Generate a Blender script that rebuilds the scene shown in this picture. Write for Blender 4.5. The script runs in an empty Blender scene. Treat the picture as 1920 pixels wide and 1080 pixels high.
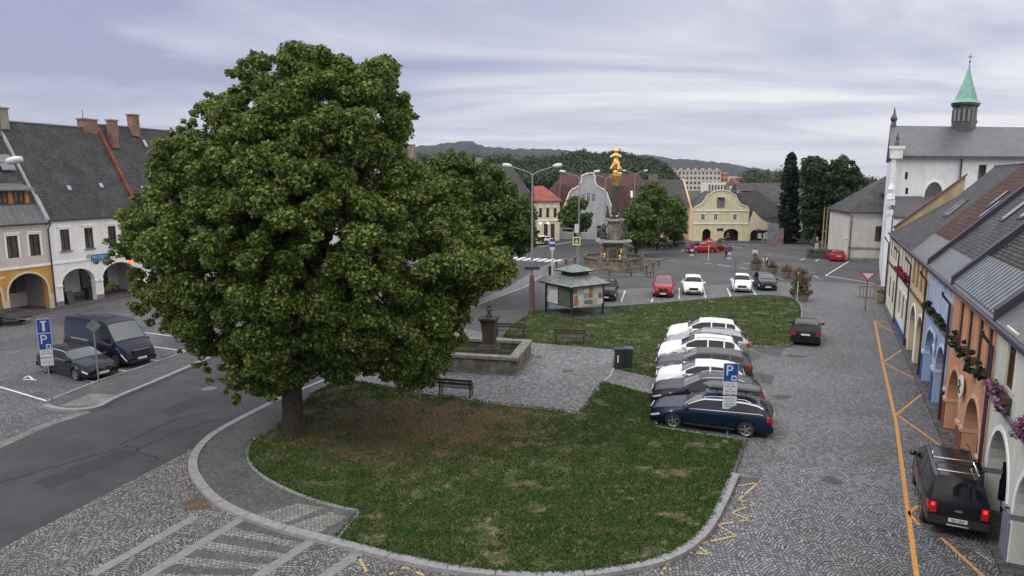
import bpy, bmesh, math, random
import numpy as np
from mathutils import Vector, Matrix, noise as mnoise
from mathutils.geometry import tessellate_polygon
random.seed(7); RNG = np.random.default_rng(11)
sc = bpy.context.scene; COL = sc.collection
rad = math.radians

# ---------------- camera, sky, sun, exposure ----------------
CF = 1277.0; PITCH = rad(8.9); CH = 10.2
cam_d = bpy.data.cameras.new('camera'); cam = bpy.data.objects.new('camera', cam_d); COL.objects.link(cam)
cam.location = (0, 0, CH); cam.rotation_euler = (rad(90) - PITCH, 0, 0)
cam_d.sensor_width = 36; cam_d.lens = CF / 1920 * 36; cam_d.clip_start = .1; cam_d.clip_end = 20000
sc.camera = cam
SUN_EL, SUN_AZ = rad(48), rad(250)
w = bpy.data.worlds.new('World'); sc.world = w; w.use_nodes = True
nt = w.node_tree; N = nt.nodes; LK = nt.links
for n in list(N): N.remove(n)
out = N.new('ShaderNodeOutputWorld'); bg = N.new('ShaderNodeBackground'); LK.new(bg.outputs[0], out.inputs[0])
tc = N.new('ShaderNodeTexCoord'); sep = N.new('ShaderNodeSeparateXYZ'); LK.new(tc.outputs['Generated'], sep.inputs[0])
def wmath(op, a, b=None):
    m = N.new('ShaderNodeMath'); m.operation = op
    for i, v in enumerate((a, b)):
        if v is None: continue
        if isinstance(v, (int, float)): m.inputs[i].default_value = v
        else: LK.new(v, m.inputs[i])
    return m.outputs[0]
zz = wmath('ADD', wmath('MAXIMUM', sep.outputs[2], 0.0), .10)
cx = wmath('DIVIDE', sep.outputs[0], zz); cy = wmath('DIVIDE', sep.outputs[1], zz)
cmb = N.new('ShaderNodeCombineXYZ'); LK.new(wmath('MULTIPLY', cx, .55), cmb.inputs[0]); LK.new(cy, cmb.inputs[1])
n1 = N.new('ShaderNodeTexNoise'); n1.inputs['Scale'].default_value = .62; n1.inputs['Detail'].default_value = 7; n1.inputs['Roughness'].default_value = .55; n1.inputs['Distortion'].default_value = .6
LK.new(cmb.outputs[0], n1.inputs['Vector'])
n2 = N.new('ShaderNodeTexNoise'); n2.inputs['Scale'].default_value = .2; n2.inputs['Detail'].default_value = 3; LK.new(cmb.outputs[0], n2.inputs['Vector'])
mixn = wmath('ADD', wmath('MULTIPLY', n1.outputs[0], .62), wmath('MULTIPLY', n2.outputs[0], .38))
# broad brightening towards the east (right of view)
mixn = wmath('ADD', mixn, wmath('MULTIPLY', sep.outputs[0], .11))
cr = N.new('ShaderNodeValToRGB'); LK.new(mixn, cr.inputs[0])
cr.color_ramp.elements[0].position = .42; cr.color_ramp.elements[0].color = (.34, .37, .52, 1)
cr.color_ramp.elements[1].position = .59; cr.color_ramp.elements[1].color = (.84, .84, .87, 1)
e = cr.color_ramp.elements.new(.50); e.color = (.52, .54, .66, 1)
# horizon glow of thin cloud
hz = N.new('ShaderNodeValToRGB'); LK.new(sep.outputs[2], hz.inputs[0])
hz.color_ramp.elements[0].position = 0; hz.color_ramp.elements[0].color = (.62, .62, .62, 1)
hz.color_ramp.elements[1].position = .12; hz.color_ramp.elements[1].color = (0, 0, 0, 1)
mh = N.new('ShaderNodeMixRGB'); LK.new(hz.outputs[0], mh.inputs[0]); LK.new(cr.outputs[0], mh.inputs[1]); mh.inputs[2].default_value = (.78, .75, .80, 1)
# overcast sky is brighter towards the zenith
ze = N.new('ShaderNodeValToRGB'); LK.new(sep.outputs[2], ze.inputs[0])
ze.color_ramp.elements[0].position = .24; ze.color_ramp.elements[0].color = (.4, .4, .4, 1)
ze.color_ramp.elements[1].position = .55; ze.color_ramp.elements[1].color = (1.0, .94, .80, 1)
zm = N.new('ShaderNodeMixRGB'); zm.blend_type = 'MULTIPLY'; zm.inputs[0].default_value = 1; LK.new(mh.outputs[0], zm.inputs[1]); LK.new(ze.outputs[0], zm.inputs[2])
sky = N.new('ShaderNodeTexSky'); sky.sky_type = 'NISHITA'; sky.sun_disc = False; sky.sun_elevation = SUN_EL; sky.sun_rotation = SUN_AZ
skm = N.new('ShaderNodeMixRGB'); skm.blend_type = 'MULTIPLY'; skm.inputs[0].default_value = 1; LK.new(sky.outputs[0], skm.inputs[1]); skm.inputs[2].default_value = (.1, .1, .1, 1)
fm = N.new('ShaderNodeMixRGB'); fm.inputs[0].default_value = .93; LK.new(skm.outputs[0], fm.inputs[1])
zs = N.new('ShaderNodeMixRGB'); zs.blend_type = 'MULTIPLY'; zs.inputs[0].default_value = 1; LK.new(zm.outputs[0], zs.inputs[1]); zs.inputs[2].default_value = (2.5, 2.5, 2.5, 1)
LK.new(zs.outputs[0], fm.inputs[2]); LK.new(fm.outputs[0], bg.inputs[0]); bg.inputs[1].default_value = 1.0
sun_d = bpy.data.lights.new('sun', 'SUN'); sun_d.energy = 1.5; sun_d.angle = rad(20); sun_d.color = (1, .96, .92)
sun = bpy.data.objects.new('sun', sun_d); COL.objects.link(sun)
# light travels down from azimuth SUN_AZ (behind and left of camera)
_d = Vector((math.sin(SUN_AZ) * math.cos(SUN_EL), math.cos(SUN_AZ) * math.cos(SUN_EL), math.sin(SUN_EL)))
sun.rotation_euler = _d.to_track_quat('Z', 'Y').to_euler()
sc.view_settings.view_transform = 'Standard'; sc.view_settings.look = 'None'; sc.view_settings.gamma = 1; sc.view_settings.use_curve_mapping = False
sc.view_settings.exposure = 0.16

# ---------------- image point -> ground point helpers (survey of the photo) ----------------
_s, _c = math.sin(PITCH), math.cos(PITCH)
def G(u, v, z=0.0):
    x = (u - 960) / CF; y = -(v - 540) / CF
    t = (z - CH) / (-_s + y * _c)
    return (x * t, (_c + y * _s) * t)
def GP(pts, z=0.0): return [G(u, v, z) for u, v in pts]
def AT(u, v, Y):
    x = (u - 960) / CF; y = -(v - 540) / CF
    t = Y / (_c + y * _s)
    return Vector((x * t, Y, CH + (-_s + y * _c) * t))

# ---------------- materials ----------------
MATS = {}
def nodes(m): m.use_nodes = True; return m.node_tree.nodes, m.node_tree.links
def M(name, col, rough=.6, nz=None, bump=0, metal=0, coat=0, spec=.5, emit=0, col2=None, bscale=None, trans=0):
    if name in MATS: return MATS[name]
    m = bpy.data.materials.new(name); n, l = nodes(m); b = n['Principled BSDF']
    b.inputs['Base Color'].default_value = (*col, 1); b.inputs['Roughness'].default_value = rough; b.inputs['Metallic'].default_value = metal
    b.inputs['Specular IOR Level'].default_value = spec; b.inputs['Coat Weight'].default_value = coat; b.inputs['Coat Roughness'].default_value = .06
    if trans: b.inputs['Transmission Weight'].default_value = trans
    if emit: b.inputs['Emission Color'].default_value = (*col, 1); b.inputs['Emission Strength'].default_value = emit
    if nz:
        t = n.new('ShaderNodeTexCoord'); x = n.new('ShaderNodeTexNoise'); x.inputs['Scale'].default_value = nz[0]; x.inputs['Detail'].default_value = 8; x.inputs['Roughness'].default_value = .65
        l.new(t.outputs['Object'], x.inputs['Vector'])
        r = n.new('ShaderNodeValToRGB'); l.new(x.outputs[0], r.inputs[0]); a = nz[1]
        c2 = col2 or tuple(min(1, c * (1 + a)) for c in col)
        r.color_ramp.elements[0].position = .3; r.color_ramp.elements[0].color = (*[c * (1 - a) for c in col], 1)
        r.color_ramp.elements[1].position = .7; r.color_ramp.elements[1].color = (*c2, 1)
        l.new(r.outputs[0], b.inputs['Base Color'])
        if bump:
            bp = n.new('ShaderNodeBump'); bp.inputs['Strength'].default_value = bump; bp.inputs['Distance'].default_value = .02
            if bscale:
                x2 = n.new('ShaderNodeTexNoise'); x2.inputs['Scale'].default_value = bscale; x2.inputs['Detail'].default_value = 4; l.new(t.outputs['Object'], x2.inputs['Vector']); l.new(x2.outputs[0], bp.inputs['Height'])
            else: l.new(x.outputs[0], bp.inputs['Height'])
            l.new(bp.outputs[0], b.inputs['Normal'])
    MATS[name] = m; return m

def V(n, l, op, a, b=None, c=None):
    m = n.new('ShaderNodeMath'); m.operation = op
    for i, v in enumerate((a, b, c)):
        if v is None: continue
        if isinstance(v, (int, float)): m.inputs[i].default_value = v
        else: l.new(v, m.inputs[i])
    return m.outputs[0]
def MIX(n, l, f, a, b, bt='MIX'):
    m = n.new('ShaderNodeMixRGB'); m.blend_type = bt
    for i, v in enumerate((f, a, b)):
        if isinstance(v, tuple): m.inputs[i].default_value = (*v, 1) if len(v) == 3 else v
        elif isinstance(v, (int, float)): m.inputs[i].default_value = v
        else: l.new(v, m.inputs[i])
    return m.outputs[0]
def RAMP(n, l, f, els):
    r = n.new('ShaderNodeValToRGB'); l.new(f, r.inputs[0]); cr = r.color_ramp
    cr.elements[0].position = els[0][0]; cr.elements[0].color = (*els[0][1], 1)
    cr.elements[1].position = els[-1][0]; cr.elements[1].color = (*els[-1][1], 1)
    for p, c in els[1:-1]: q = cr.elements.new(p); q.color = (*c, 1)
    return r.outputs[0]
def NOISE(n, l, vec, s, d=5, r=.6, dist=0):
    x = n.new('ShaderNodeTexNoise'); x.inputs['Scale'].default_value = s; x.inputs['Detail'].default_value = d; x.inputs['Roughness'].default_value = r; x.inputs['Distortion'].default_value = dist
    l.new(vec, x.inputs['Vector']); return x.outputs[0]

def cobble_mat(name, base, dark, ang, sett=.105, arcw=1.3, amp=.38, wob_=.22, stain=(.5, .5, .5), contrast=1.0):
    m = bpy.data.materials.new(name); n, l = nodes(m); b = n['Principled BSDF']
    t = n.new('ShaderNodeTexCoord'); mp = n.new('ShaderNodeMapping'); mp.inputs['Rotation'].default_value = (0, 0, ang); l.new(t.outputs['Object'], mp.inputs[0])
    wob = n.new('ShaderNodeTexNoise'); wob.inputs['Scale'].default_value = 1.6; wob.inputs['Detail'].default_value = 2; l.new(mp.outputs[0], wob.inputs['Vector'])
    s = n.new('ShaderNodeSeparateXYZ'); l.new(mp.outputs[0], s.inputs[0])
    wv = V(n, l, 'MULTIPLY', V(n, l, 'SUBTRACT', wob.outputs[0], .5), wob_)
    xx = V(n, l, 'ADD', s.outputs[0], wv)
    f = V(n, l, 'PINGPONG', xx, arcw / 2); f = V(n, l, 'DIVIDE', f, arcw / 2)      # 0..1..0 across a fan
    arc = V(n, l, 'MULTIPLY', V(n, l, 'MULTIPLY', f, f), amp)
    yy = V(n, l, 'ADD', V(n, l, 'ADD', s.outputs[1], arc), wv)
    c = n.new('ShaderNodeCombineXYZ'); l.new(xx, c.inputs[0]); l.new(yy, c.inputs[1])
    br = n.new('ShaderNodeTexBrick'); l.new(c.outputs[0], br.inputs['Vector']); br.offset = .47; br.squash = 1
    br.inputs['Scale'].default_value = 1; br.inputs['Brick Width'].default_value = sett * 1.05; br.inputs['Row Height'].default_value = sett
    br.inputs['Mortar Size'].default_value = sett * .13; br.inputs['Mortar Smooth'].default_value = .5; br.inputs['Bias'].default_value = 0
    br.inputs['Color1'].default_value = (*[q * .58 for q in base], 1); br.inputs['Color2'].default_value = (*[q * 1.5 for q in base], 1); br.inputs['Mortar'].default_value = (*dark, 1)
    big = NOISE(n, l, t.outputs['Object'], .22, 5, .6, .4); big = RAMP(n, l, big, [(.3, tuple(q * 1.05 for q in stain)), (.55, (1, 1, 1)), (.75, (1.15, 1.15, 1.15))])
    fine = NOISE(n, l, t.outputs['Object'], 9, 3); fine = RAMP(n, l, fine, [(.3, (.8, .8, .8)), (.7, (1.2, 1.2, 1.2))])
    col = MIX(n, l, 1, br.outputs[0], big, 'MULTIPLY'); col = MIX(n, l, 1, col, fine, 'MULTIPLY')
    l.new(col, b.inputs['Base Color']); b.inputs['Roughness'].default_value = .62; b.inputs['Specular IOR Level'].default_value = .4
    bp = n.new('ShaderNodeBump'); bp.inputs['Strength'].default_value = .7; bp.inputs['Distance'].default_value = .02; bp.invert = True
    l.new(br.outputs['Fac'], bp.inputs['Height']); l.new(bp.outputs[0], b.inputs['Normal'])
    MATS[name] = m; return m

def brick_mat(name, c1, c2, mort, bw, rh, vec='XZ', rough=.8, ms=.02, nz=.3, spec=.3, ang=0):
    m = bpy.data.materials.new(name); n, l = nodes(m); b = n['Principled BSDF']
    t = n.new('ShaderNodeTexCoord'); s = n.new('ShaderNodeSeparateXYZ')
    if ang:
        mp = n.new('ShaderNodeMapping'); mp.inputs['Rotation'].default_value = (0, 0, ang); l.new(t.outputs['Object'], mp.inputs[0]); l.new(mp.outputs[0], s.inputs[0])
    else: l.new(t.outputs['Object'], s.inputs[0])
    c = n.new('ShaderNodeCombineXYZ'); l.new(s.outputs['XYZ'.index(vec[0])], c.inputs[0]); l.new(s.outputs['XYZ'.index(vec[1])], c.inputs[1])
    br = n.new('ShaderNodeTexBrick'); l.new(c.outputs[0], br.inputs['Vector'])
    br.inputs['Scale'].default_value = 1; br.inputs['Brick Width'].default_value = bw; br.inputs['Row Height'].default_value = rh; br.inputs['Mortar Size'].default_value = ms; br.inputs['Mortar Smooth'].default_value = .3; br.inputs['Bias'].default_value = 0
    br.inputs['Color1'].default_value = (*c1, 1); br.inputs['Color2'].default_value = (*c2, 1); br.inputs['Mortar'].default_value = (*mort, 1)
    x = NOISE(n, l, t.outputs['Object'], .8, 6, .7); x = RAMP(n, l, x, [(.3, (1 - nz,) * 3), (.72, (1 + nz,) * 3)])
    x2 = NOISE(n, l, t.outputs['Object'], 8, 4, .7); x2 = RAMP(n, l, x2, [(.35, (.72,) * 3), (.68, (1.35,) * 3)])
    col = MIX(n, l, 1, br.outputs[0], x, 'MULTIPLY'); col = MIX(n, l, 1, col, x2, 'MULTIPLY')
    l.new(col, b.inputs['Base Color']); b.inputs['Roughness'].default_value = rough; b.inputs['Specular IOR Level'].default_value = spec
    bp = n.new('ShaderNodeBump'); bp.inputs['Strength'].default_value = .8; bp.inputs['Distance'].default_value = .03; bp.invert = True
    l.new(br.outputs['Fac'], bp.inputs['Height']); l.new(bp.outputs[0], b.inputs['Normal'])
    MATS[name] = m; return m

def wall_mat(name, col, dirt=.25):
    m = bpy.data.materials.new(name); n, l = nodes(m); b = n['Principled BSDF']; t = n.new('ShaderNodeTexCoord')
    mp = n.new('ShaderNodeMapping'); mp.inputs['Scale'].default_value = (1, 1, .35); l.new(t.outputs['Object'], mp.inputs[0])
    x = NOISE(n, l, mp.outputs[0], 1.1, 7, .7); x = RAMP(n, l, x, [(.3, (1 - dirt,) * 3), (.6, (1.03,) * 3)])
    y = NOISE(n, l, t.outputs['Object'], 14, 4); y = RAMP(n, l, y, [(.3, (.93,) * 3), (.7, (1.05,) * 3)])
    c = MIX(n, l, 1, col, x, 'MULTIPLY'); c = MIX(n, l, 1, c, y, 'MULTIPLY'); l.new(c, b.inputs['Base Color'])
    b.inputs['Roughness'].default_value = .9; b.inputs['Specular IOR Level'].default_value = .2
    MATS[name] = m; return m

def leaf_mat(name, els, trans=.25, patch=.35, ps=.5):
    m = bpy.data.materials.new(name); n, l = nodes(m); b = n['Principled BSDF']; o = n['Material Output']
    g = n.new('ShaderNodeNewGeometry'); t = n.new('ShaderNodeTexCoord')
    p = NOISE(n, l, t.outputs['Object'], ps, 3)
    v = V(n, l, 'ADD', V(n, l, 'MULTIPLY', g.outputs['Random Per Island'], 1 - patch), V(n, l, 'MULTIPLY', p, patch))
    c = RAMP(n, l, v, els); l.new(c, b.inputs['Base Color']); b.inputs['Roughness'].default_value = .5; b.inputs['Specular IOR Level'].default_value = .3
    tr = n.new('ShaderNodeBsdfTranslucent'); l.new(c, tr.inputs[0]); mx = n.new('ShaderNodeMixShader'); mx.inputs[0].default_value = trans
    l.new(b.outputs[0], mx.inputs[1]); l.new(tr.outputs[0], mx.inputs[2]); l.new(mx.outputs[0], o.inputs[0])
    MATS[name] = m; return m

# ---------------- mesh building ----------------
class MB:
    def __init__(s): s.v = []; s.f = []; s.m = []
    def add(s, vs, fs, mi=0):
        o = len(s.v); s.v += [tuple(p) for p in vs]; s.f += [tuple(i + o for i in f) for f in fs]; s.m += [mi] * len(fs); return s
    def box(s, c, d, rz=0, mi=0, taper=1.0):
        x, y, z = (q / 2 for q in d); ca, sa = math.cos(rz), math.sin(rz); vs = []
        for k, zz in ((1, -z), (taper, z)):
            for a, b in ((-x, -y), (x, -y), (x, y), (-x, y)):
                a *= k; b *= k; vs.append((c[0] + a * ca - b * sa, c[1] + a * sa + b * ca, c[2] + zz))
        return s.add(vs, [(0, 3, 2, 1), (4, 5, 6, 7), (0, 1, 5, 4), (1, 2, 6, 5), (2, 3, 7, 6), (3, 0, 4, 7)], mi)
    def bx(s, x0, x1, y0, y1, z0, z1, mi=0): return s.box(((x0 + x1) / 2, (y0 + y1) / 2, (z0 + z1) / 2), (abs(x1 - x0), abs(y1 - y0), abs(z1 - z0)), 0, mi)
    def prism(s, poly, z0, z1, mi=0):
        n = len(poly); vs = [(p[0], p[1], z0) for p in poly] + [(p[0], p[1], z1) for p in poly]
        tris = tessellate_polygon([[Vector((p[0], p[1], 0)) for p in poly]])
        fs = [(i, (i + 1) % n, n + (i + 1) % n, n + i) for i in range(n)]
        area = sum(poly[i][0] * poly[(i + 1) % n][1] - poly[(i + 1) % n][0] * poly[i][1] for i in range(n))
        if area < 0: fs = [f[::-1] for f in fs]
        s.add(vs, fs, mi)
        up = []
        for t in tris:
            a, b, c = (poly[i] for i in t)
            if (b[0] - a[0]) * (c[1] - a[1]) - (b[1] - a[1]) * (c[0] - a[0]) < 0: t = t[::-1]
            up.append(tuple(t))
        o = len(s.v) - 2 * n
        s.f += [tuple(i + n + o for i in t) for t in up] + [tuple(i + o for i in t[::-1]) for t in up]; s.m += [mi] * (2 * len(up)); return s
    def sheet(s, poly, z, mi=0):
        tris = tessellate_polygon([[Vector((p[0], p[1], 0)) for p in poly]]); o = len(s.v); s.v += [(p[0], p[1], z) for p in poly]
        for t in tris:
            a, b, c = (poly[i] for i in t)
            if (b[0] - a[0]) * (c[1] - a[1]) - (b[1] - a[1]) * (c[0] - a[0]) < 0: t = t[::-1]
            s.f.append(tuple(i + o for i in t)); s.m.append(mi)
        return s
    def strip(s, path, w, z, mi=0, h=0, closed=False):
        # flat ribbon (or low kerb when h>0) following a path of ground points, offset to both sides
        n = len(path); L = []; R_ = []
        for i, p in enumerate(path):
            if closed: a = path[(i - 1) % n]; b = path[(i + 1) % n]
            else: a = path[max(i - 1, 0)]; b = path[min(i + 1, n - 1)]
            dx, dy = b[0] - a[0], b[1] - a[1]; q = math.hypot(dx, dy) or 1
            nx, ny = -dy / q * w / 2, dx / q * w / 2; L.append((p[0] + nx, p[1] + ny)); R_.append((p[0] - nx, p[1] - ny))
        k = n if closed else n - 1
        if h:
            vs = [(x, y, z) for x, y in L] + [(x, y, z) for x, y in R_] + [(x, y, z + h) for x, y in L] + [(x, y, z + h) for x, y in R_]
            fs = []
            for i in range(k):
                j = (i + 1) % n
                fs += [(2 * n + i, 3 * n + i, 3 * n + j, 2 * n + j), (n + i, n + j, 3 * n + j, 3 * n + i), (j, i, 2 * n + i, 2 * n + j)]
            if not closed: fs += [(0, n, 3 * n, 2 * n), (n - 1, 3 * n - 1, 4 * n - 1, 2 * n - 1)]
        else:
            vs = [(x, y, z) for x, y in L] + [(x, y, z) for x, y in R_]; fs = [(i, n + i, n + (i + 1) % n, (i + 1) % n) for i in range(k)]
        return s.add(vs, fs, mi)
    def tube(s, path, r, n=8, mi=0, caps=True):
        rs = r if isinstance(r, (list, tuple)) else [r] * len(path); P = [Vector(p) for p in path]; vs = []
        for i, p in enumerate(P):
            d = (P[min(i + 1, len(P) - 1)] - P[max(i - 1, 0)]).normalized()
            u = d.cross(Vector((0, 0, 1)) if abs(d.z) < .95 else Vector((1, 0, 0))).normalized(); q = d.cross(u)
            for k in range(n): a = 2 * math.pi * k / n; vs.append(tuple(p + (u * math.cos(a) + q * math.sin(a)) * rs[i]))
        fs = [(i * n + k, i * n + (k + 1) % n, (i + 1) * n + (k + 1) % n, (i + 1) * n + k) for i in range(len(P) - 1) for k in range(n)]
        if caps: fs += [tuple(range(n - 1, -1, -1)), tuple(range((len(P) - 1) * n, len(P) * n))]
        return s.add(vs, [f[::-1] for f in fs], mi)
    def lathe(s, prof, n=12, c=(0, 0, 0), mi=0, rot=0, sx=1, sy=1):
        vs = [(c[0] + r * sx * math.cos(rot + 2 * math.pi * k / n), c[1] + r * sy * math.sin(rot + 2 * math.pi * k / n), c[2] + z) for r, z in prof for k in range(n)]
        m = len(prof); fs = [(i * n + k, i * n + (k + 1) % n, (i + 1) * n + (k + 1) % n, (i + 1) * n + k) for i in range(m - 1) for k in range(n)]
        fs += [tuple(range(n - 1, -1, -1)), tuple(range((m - 1) * n, m * n))]
        return s.add(vs, fs, mi)
    def facade(s, x0, x1, z0, z1, holes=(), arches=(), y=0., depth=.4, mi=0, top=None):
        # wall sheet in the XZ plane facing -Y with recessed openings; arches stand on the ground
        o = [(x0, z0)]
        for a in sorted(arches):
            xa, xb, zs, zt = a[:4]; o += [(xa, z0), (xa, zs)]
            for k in range(1, 14): q = math.pi * (1 - k / 14); o.append(((xa + xb) / 2 + (xb - xa) / 2 * math.cos(q), zs + (zt - zs) * math.sin(q)))
            o += [(xb, zs), (xb, z0)]
        o += [(x1, z0), (x1, z1)] + (list(top) if top else []) + [(x0, z1)]
        loops = [o] + [[(a, c), (a, d), (b, d), (b, c)] for a, b, c, d in holes]
        flat = [p for L in loops for p in L]; tr = tessellate_polygon([[Vector((p[0], p[1], 0)) for p in L] for L in loops])
        fs = []
        for t in tr:
            a, b, c = (flat[i] for i in t); cr_ = (b[0] - a[0]) * (c[1] - a[1]) - (b[1] - a[1]) * (c[0] - a[0])
            fs.append(tuple(t) if cr_ > 0 else tuple(t[::-1]))
        s.add([(p[0], y, p[1]) for p in flat], fs, mi)
        k = 0
        for L in loops:
            n = len(L)
            s.add([(p[0], y, p[1]) for p in L] + [(p[0], y + depth, p[1]) for p in L], [(i, n + i, n + (i + 1) % n, (i + 1) % n) for i in range(n)], mi)
        return s
    def build(s, name, mat, parent=None, smooth=False, loc=None, rz=0):
        me = bpy.data.meshes.new(name); me.from_pydata(s.v, [], s.f); mats = mat if isinstance(mat, (list, tuple)) else [mat]
        for m in mats: me.materials.append(m)
        if len(mats) > 1: me.polygons.foreach_set('material_index', s.m)
        if smooth:
            me.polygons.foreach_set('use_smooth', [True] * len(me.polygons))
            try: me.set_sharp_from_angle(angle=rad(38))
            except Exception: pass
        me.update(); o = bpy.data.objects.new(name, me); COL.objects.link(o)
        if parent: o.parent = parent
        if loc is not None: o.location = loc
        if rz: o.rotation_euler.z = rz
        return o

def tag(o, label=None, cat=None, group=None, kind=None):
    if label: o['label'] = label
    if cat: o['category'] = cat
    if group: o['group'] = group
    if kind: o['kind'] = kind
    return o
def thing(name, label, cat, loc=(0, 0, 0), rz=0, group=None):
    o = bpy.data.objects.new(name, None); COL.objects.link(o); o.empty_display_size = .2
    o.location = loc if len(loc) == 3 else (*loc, 0); o.rotation_euler.z = rz; return tag(o, label, cat, group)
def copy_tree(o, parent=None):
    c = o.copy(); COL.objects.link(c)
    if parent: c.parent = parent
    for ch in o.children: copy_tree(ch, c)
    return c
def struct(name, mb, mat): return tag(mb.build(name, mat), kind='structure')
def text(name, body, size, mat, parent, loc, rot=(rad(90), 0, 0), sx=1.0, ext=.003, align='CENTER', label=None):
    cu = bpy.data.curves.new(name, 'FONT'); cu.body = body; cu.size = size; cu.extrude = ext; cu.align_x = align; cu.align_y = 'CENTER'; cu.resolution_u = 2
    t = bpy.data.objects.new('tmp', cu); me = bpy.data.meshes.new_from_object(t); bpy.data.objects.remove(t); bpy.data.curves.remove(cu)
    me.materials.clear(); me.materials.append(mat)
    o = bpy.data.objects.new(name, me); COL.objects.link(o); o.parent = parent; o.location = loc; o.rotation_euler = rot; o.scale = (sx, 1, 1); return o

def quads_obj(name, P, T, B, mat, parent=None, sizes=None):
    """many small leaf faces: centres P, tangent T, bitangent B (numpy n x 3, already scaled)"""
    n = len(P); v = np.empty((n, 4, 3), np.float32)
    v[:, 0] = P - T; v[:, 1] = P - B * .9 ; v[:, 2] = P + T; v[:, 3] = P + B
    me = bpy.data.meshes.new(name); me.vertices.add(n * 4); me.loops.add(n * 4); me.polygons.add(n)
    me.vertices.foreach_set('co', v.reshape(-1)); me.loops.foreach_set('vertex_index', np.arange(n * 4, dtype=np.int32))
    me.polygons.foreach_set('loop_start', np.arange(0, n * 4, 4, dtype=np.int32)); me.polygons.foreach_set('loop_total', np.full(n, 4, np.int32))
    me.materials.append(mat); me.update(calc_edges=True)
    o = bpy.data.objects.new(name, me); COL.objects.link(o)
    if parent: o.parent = parent
    return o
def leaves(name, clumps, per, size, mat, parent=None, flat=.75, origin=(0, 0, 0), upb=.5, shell=.45):
    """clumps: list of (x,y,z,r); leaves spread through each clump's volume, denser to its outside"""
    C = np.array(clumps, float); k = np.repeat(np.arange(len(C)), np.maximum(6, (per * (C[:, 3] / C[:, 3].mean()) ** 2).astype(int))); n = len(k)
    d = RNG.normal(size=(n, 3)); d /= np.linalg.norm(d, axis=1)[:, None]; r = RNG.random(n) ** shell
    off = d * (r * C[k, 3])[:, None]; off[:, 2] *= flat
    P = C[k, :3] + off - np.array(origin)
    nr = d * .6 + RNG.normal(size=(n, 3)) * .6; nr[:, 2] += upb; nr /= np.linalg.norm(nr, axis=1)[:, None]
    a = RNG.normal(size=(n, 3)); T = np.cross(nr, a); T /= np.linalg.norm(T, axis=1)[:, None] + 1e-9; B = np.cross(nr, T)
    s = size * (.45 + 1.1 * RNG.random(n)); T *= s[:, None] * .62; B *= s[:, None] * .45
    return quads_obj(name, P, T, B, mat, parent)

# ======================= SETTING =======================
def smooth(pts, k=6, closed=False):
    n = len(pts); o = []
    for i in range(n if closed else n - 1):
        p0, p1, p2, p3 = (pts[(i - 1) % n] if closed or i > 0 else pts[0]), pts[i], pts[(i + 1) % n], (pts[(i + 2) % n] if closed or i + 2 < n else pts[-1])
        for j in range(k):
            t = j / k; o.append(tuple(.5 * (2 * p1[a] + (p2[a] - p0[a]) * t + (2 * p0[a] - 5 * p1[a] + 4 * p2[a] - p3[a]) * t * t + (3 * p1[a] - p0[a] - 3 * p2[a] + p3[a]) * t ** 3) for a in (0, 1)))
    if not closed: o.append(tuple(pts[-1]))
    return o
def lines(m, segs, w, z):
    for a, b in segs: m.strip([G(*a), G(*b)], w, z)
    return m

m_cob = cobble_mat('street_setts', (.18, .182, .19), (.022, .022, .024), rad(-24.6), sett=.105, amp=.22, wob_=.42, arcw=1.35, stain=(.72, .70, .68))
m_cob2 = cobble_mat('fan_setts', (.18, .18, .177), (.028, .026, .024), rad(20), sett=.115, arcw=1.4, amp=.42, wob_=.4, stain=(.6, .56, .5))
m_cob3 = cobble_mat('plaza_setts', (.205, .205, .215), (.035, .035, .035), rad(8), sett=.15, arcw=1.3, amp=.5, stain=(.78, .76, .72))
m_cobL = cobble_mat('parking_setts', (.14, .14, .155), (.035, .035, .04), rad(18), sett=.12, amp=.3)
m_lightsett = brick_mat('light_setts', (.25, .25, .235), (.18, .18, .17), (.07, .07, .065), .14, .11, 'XY', ang=rad(15), ms=.012)
m_walk = brick_mat('sidewalk_setts', (.125, .125, .13), (.095, .095, .10), (.05, .05, .05), .09, .07, 'XY', ang=rad(30), ms=.006, nz=.2)
m_asph = M('asphalt', (.043, .042, .046), .85, (.5, .28), .25, bscale=90, col2=(.062, .060, .066))
m_asph2 = M('old_asphalt', (.062, .063, .068), .85, (.15, .35), .25, bscale=60, col2=(.098, .096, .10))
m_kerb = M('granite_kerb', (.24, .24, .25), .7, (6, .25), .2)
m_slab = M('granite_slab', (.20, .20, .215), .7, (5, .2), .2)
m_yel = M('yellow_road_paint', (.62, .27, .055), .7, (11, .45), .1, col2=(.72, .36, .09))
m_white = M('white_road_paint', (.62, .62, .62), .7, (9, .3))
m_earth = M('bare_earth', (.09, .065, .045), .95, (2, .4))

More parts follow.
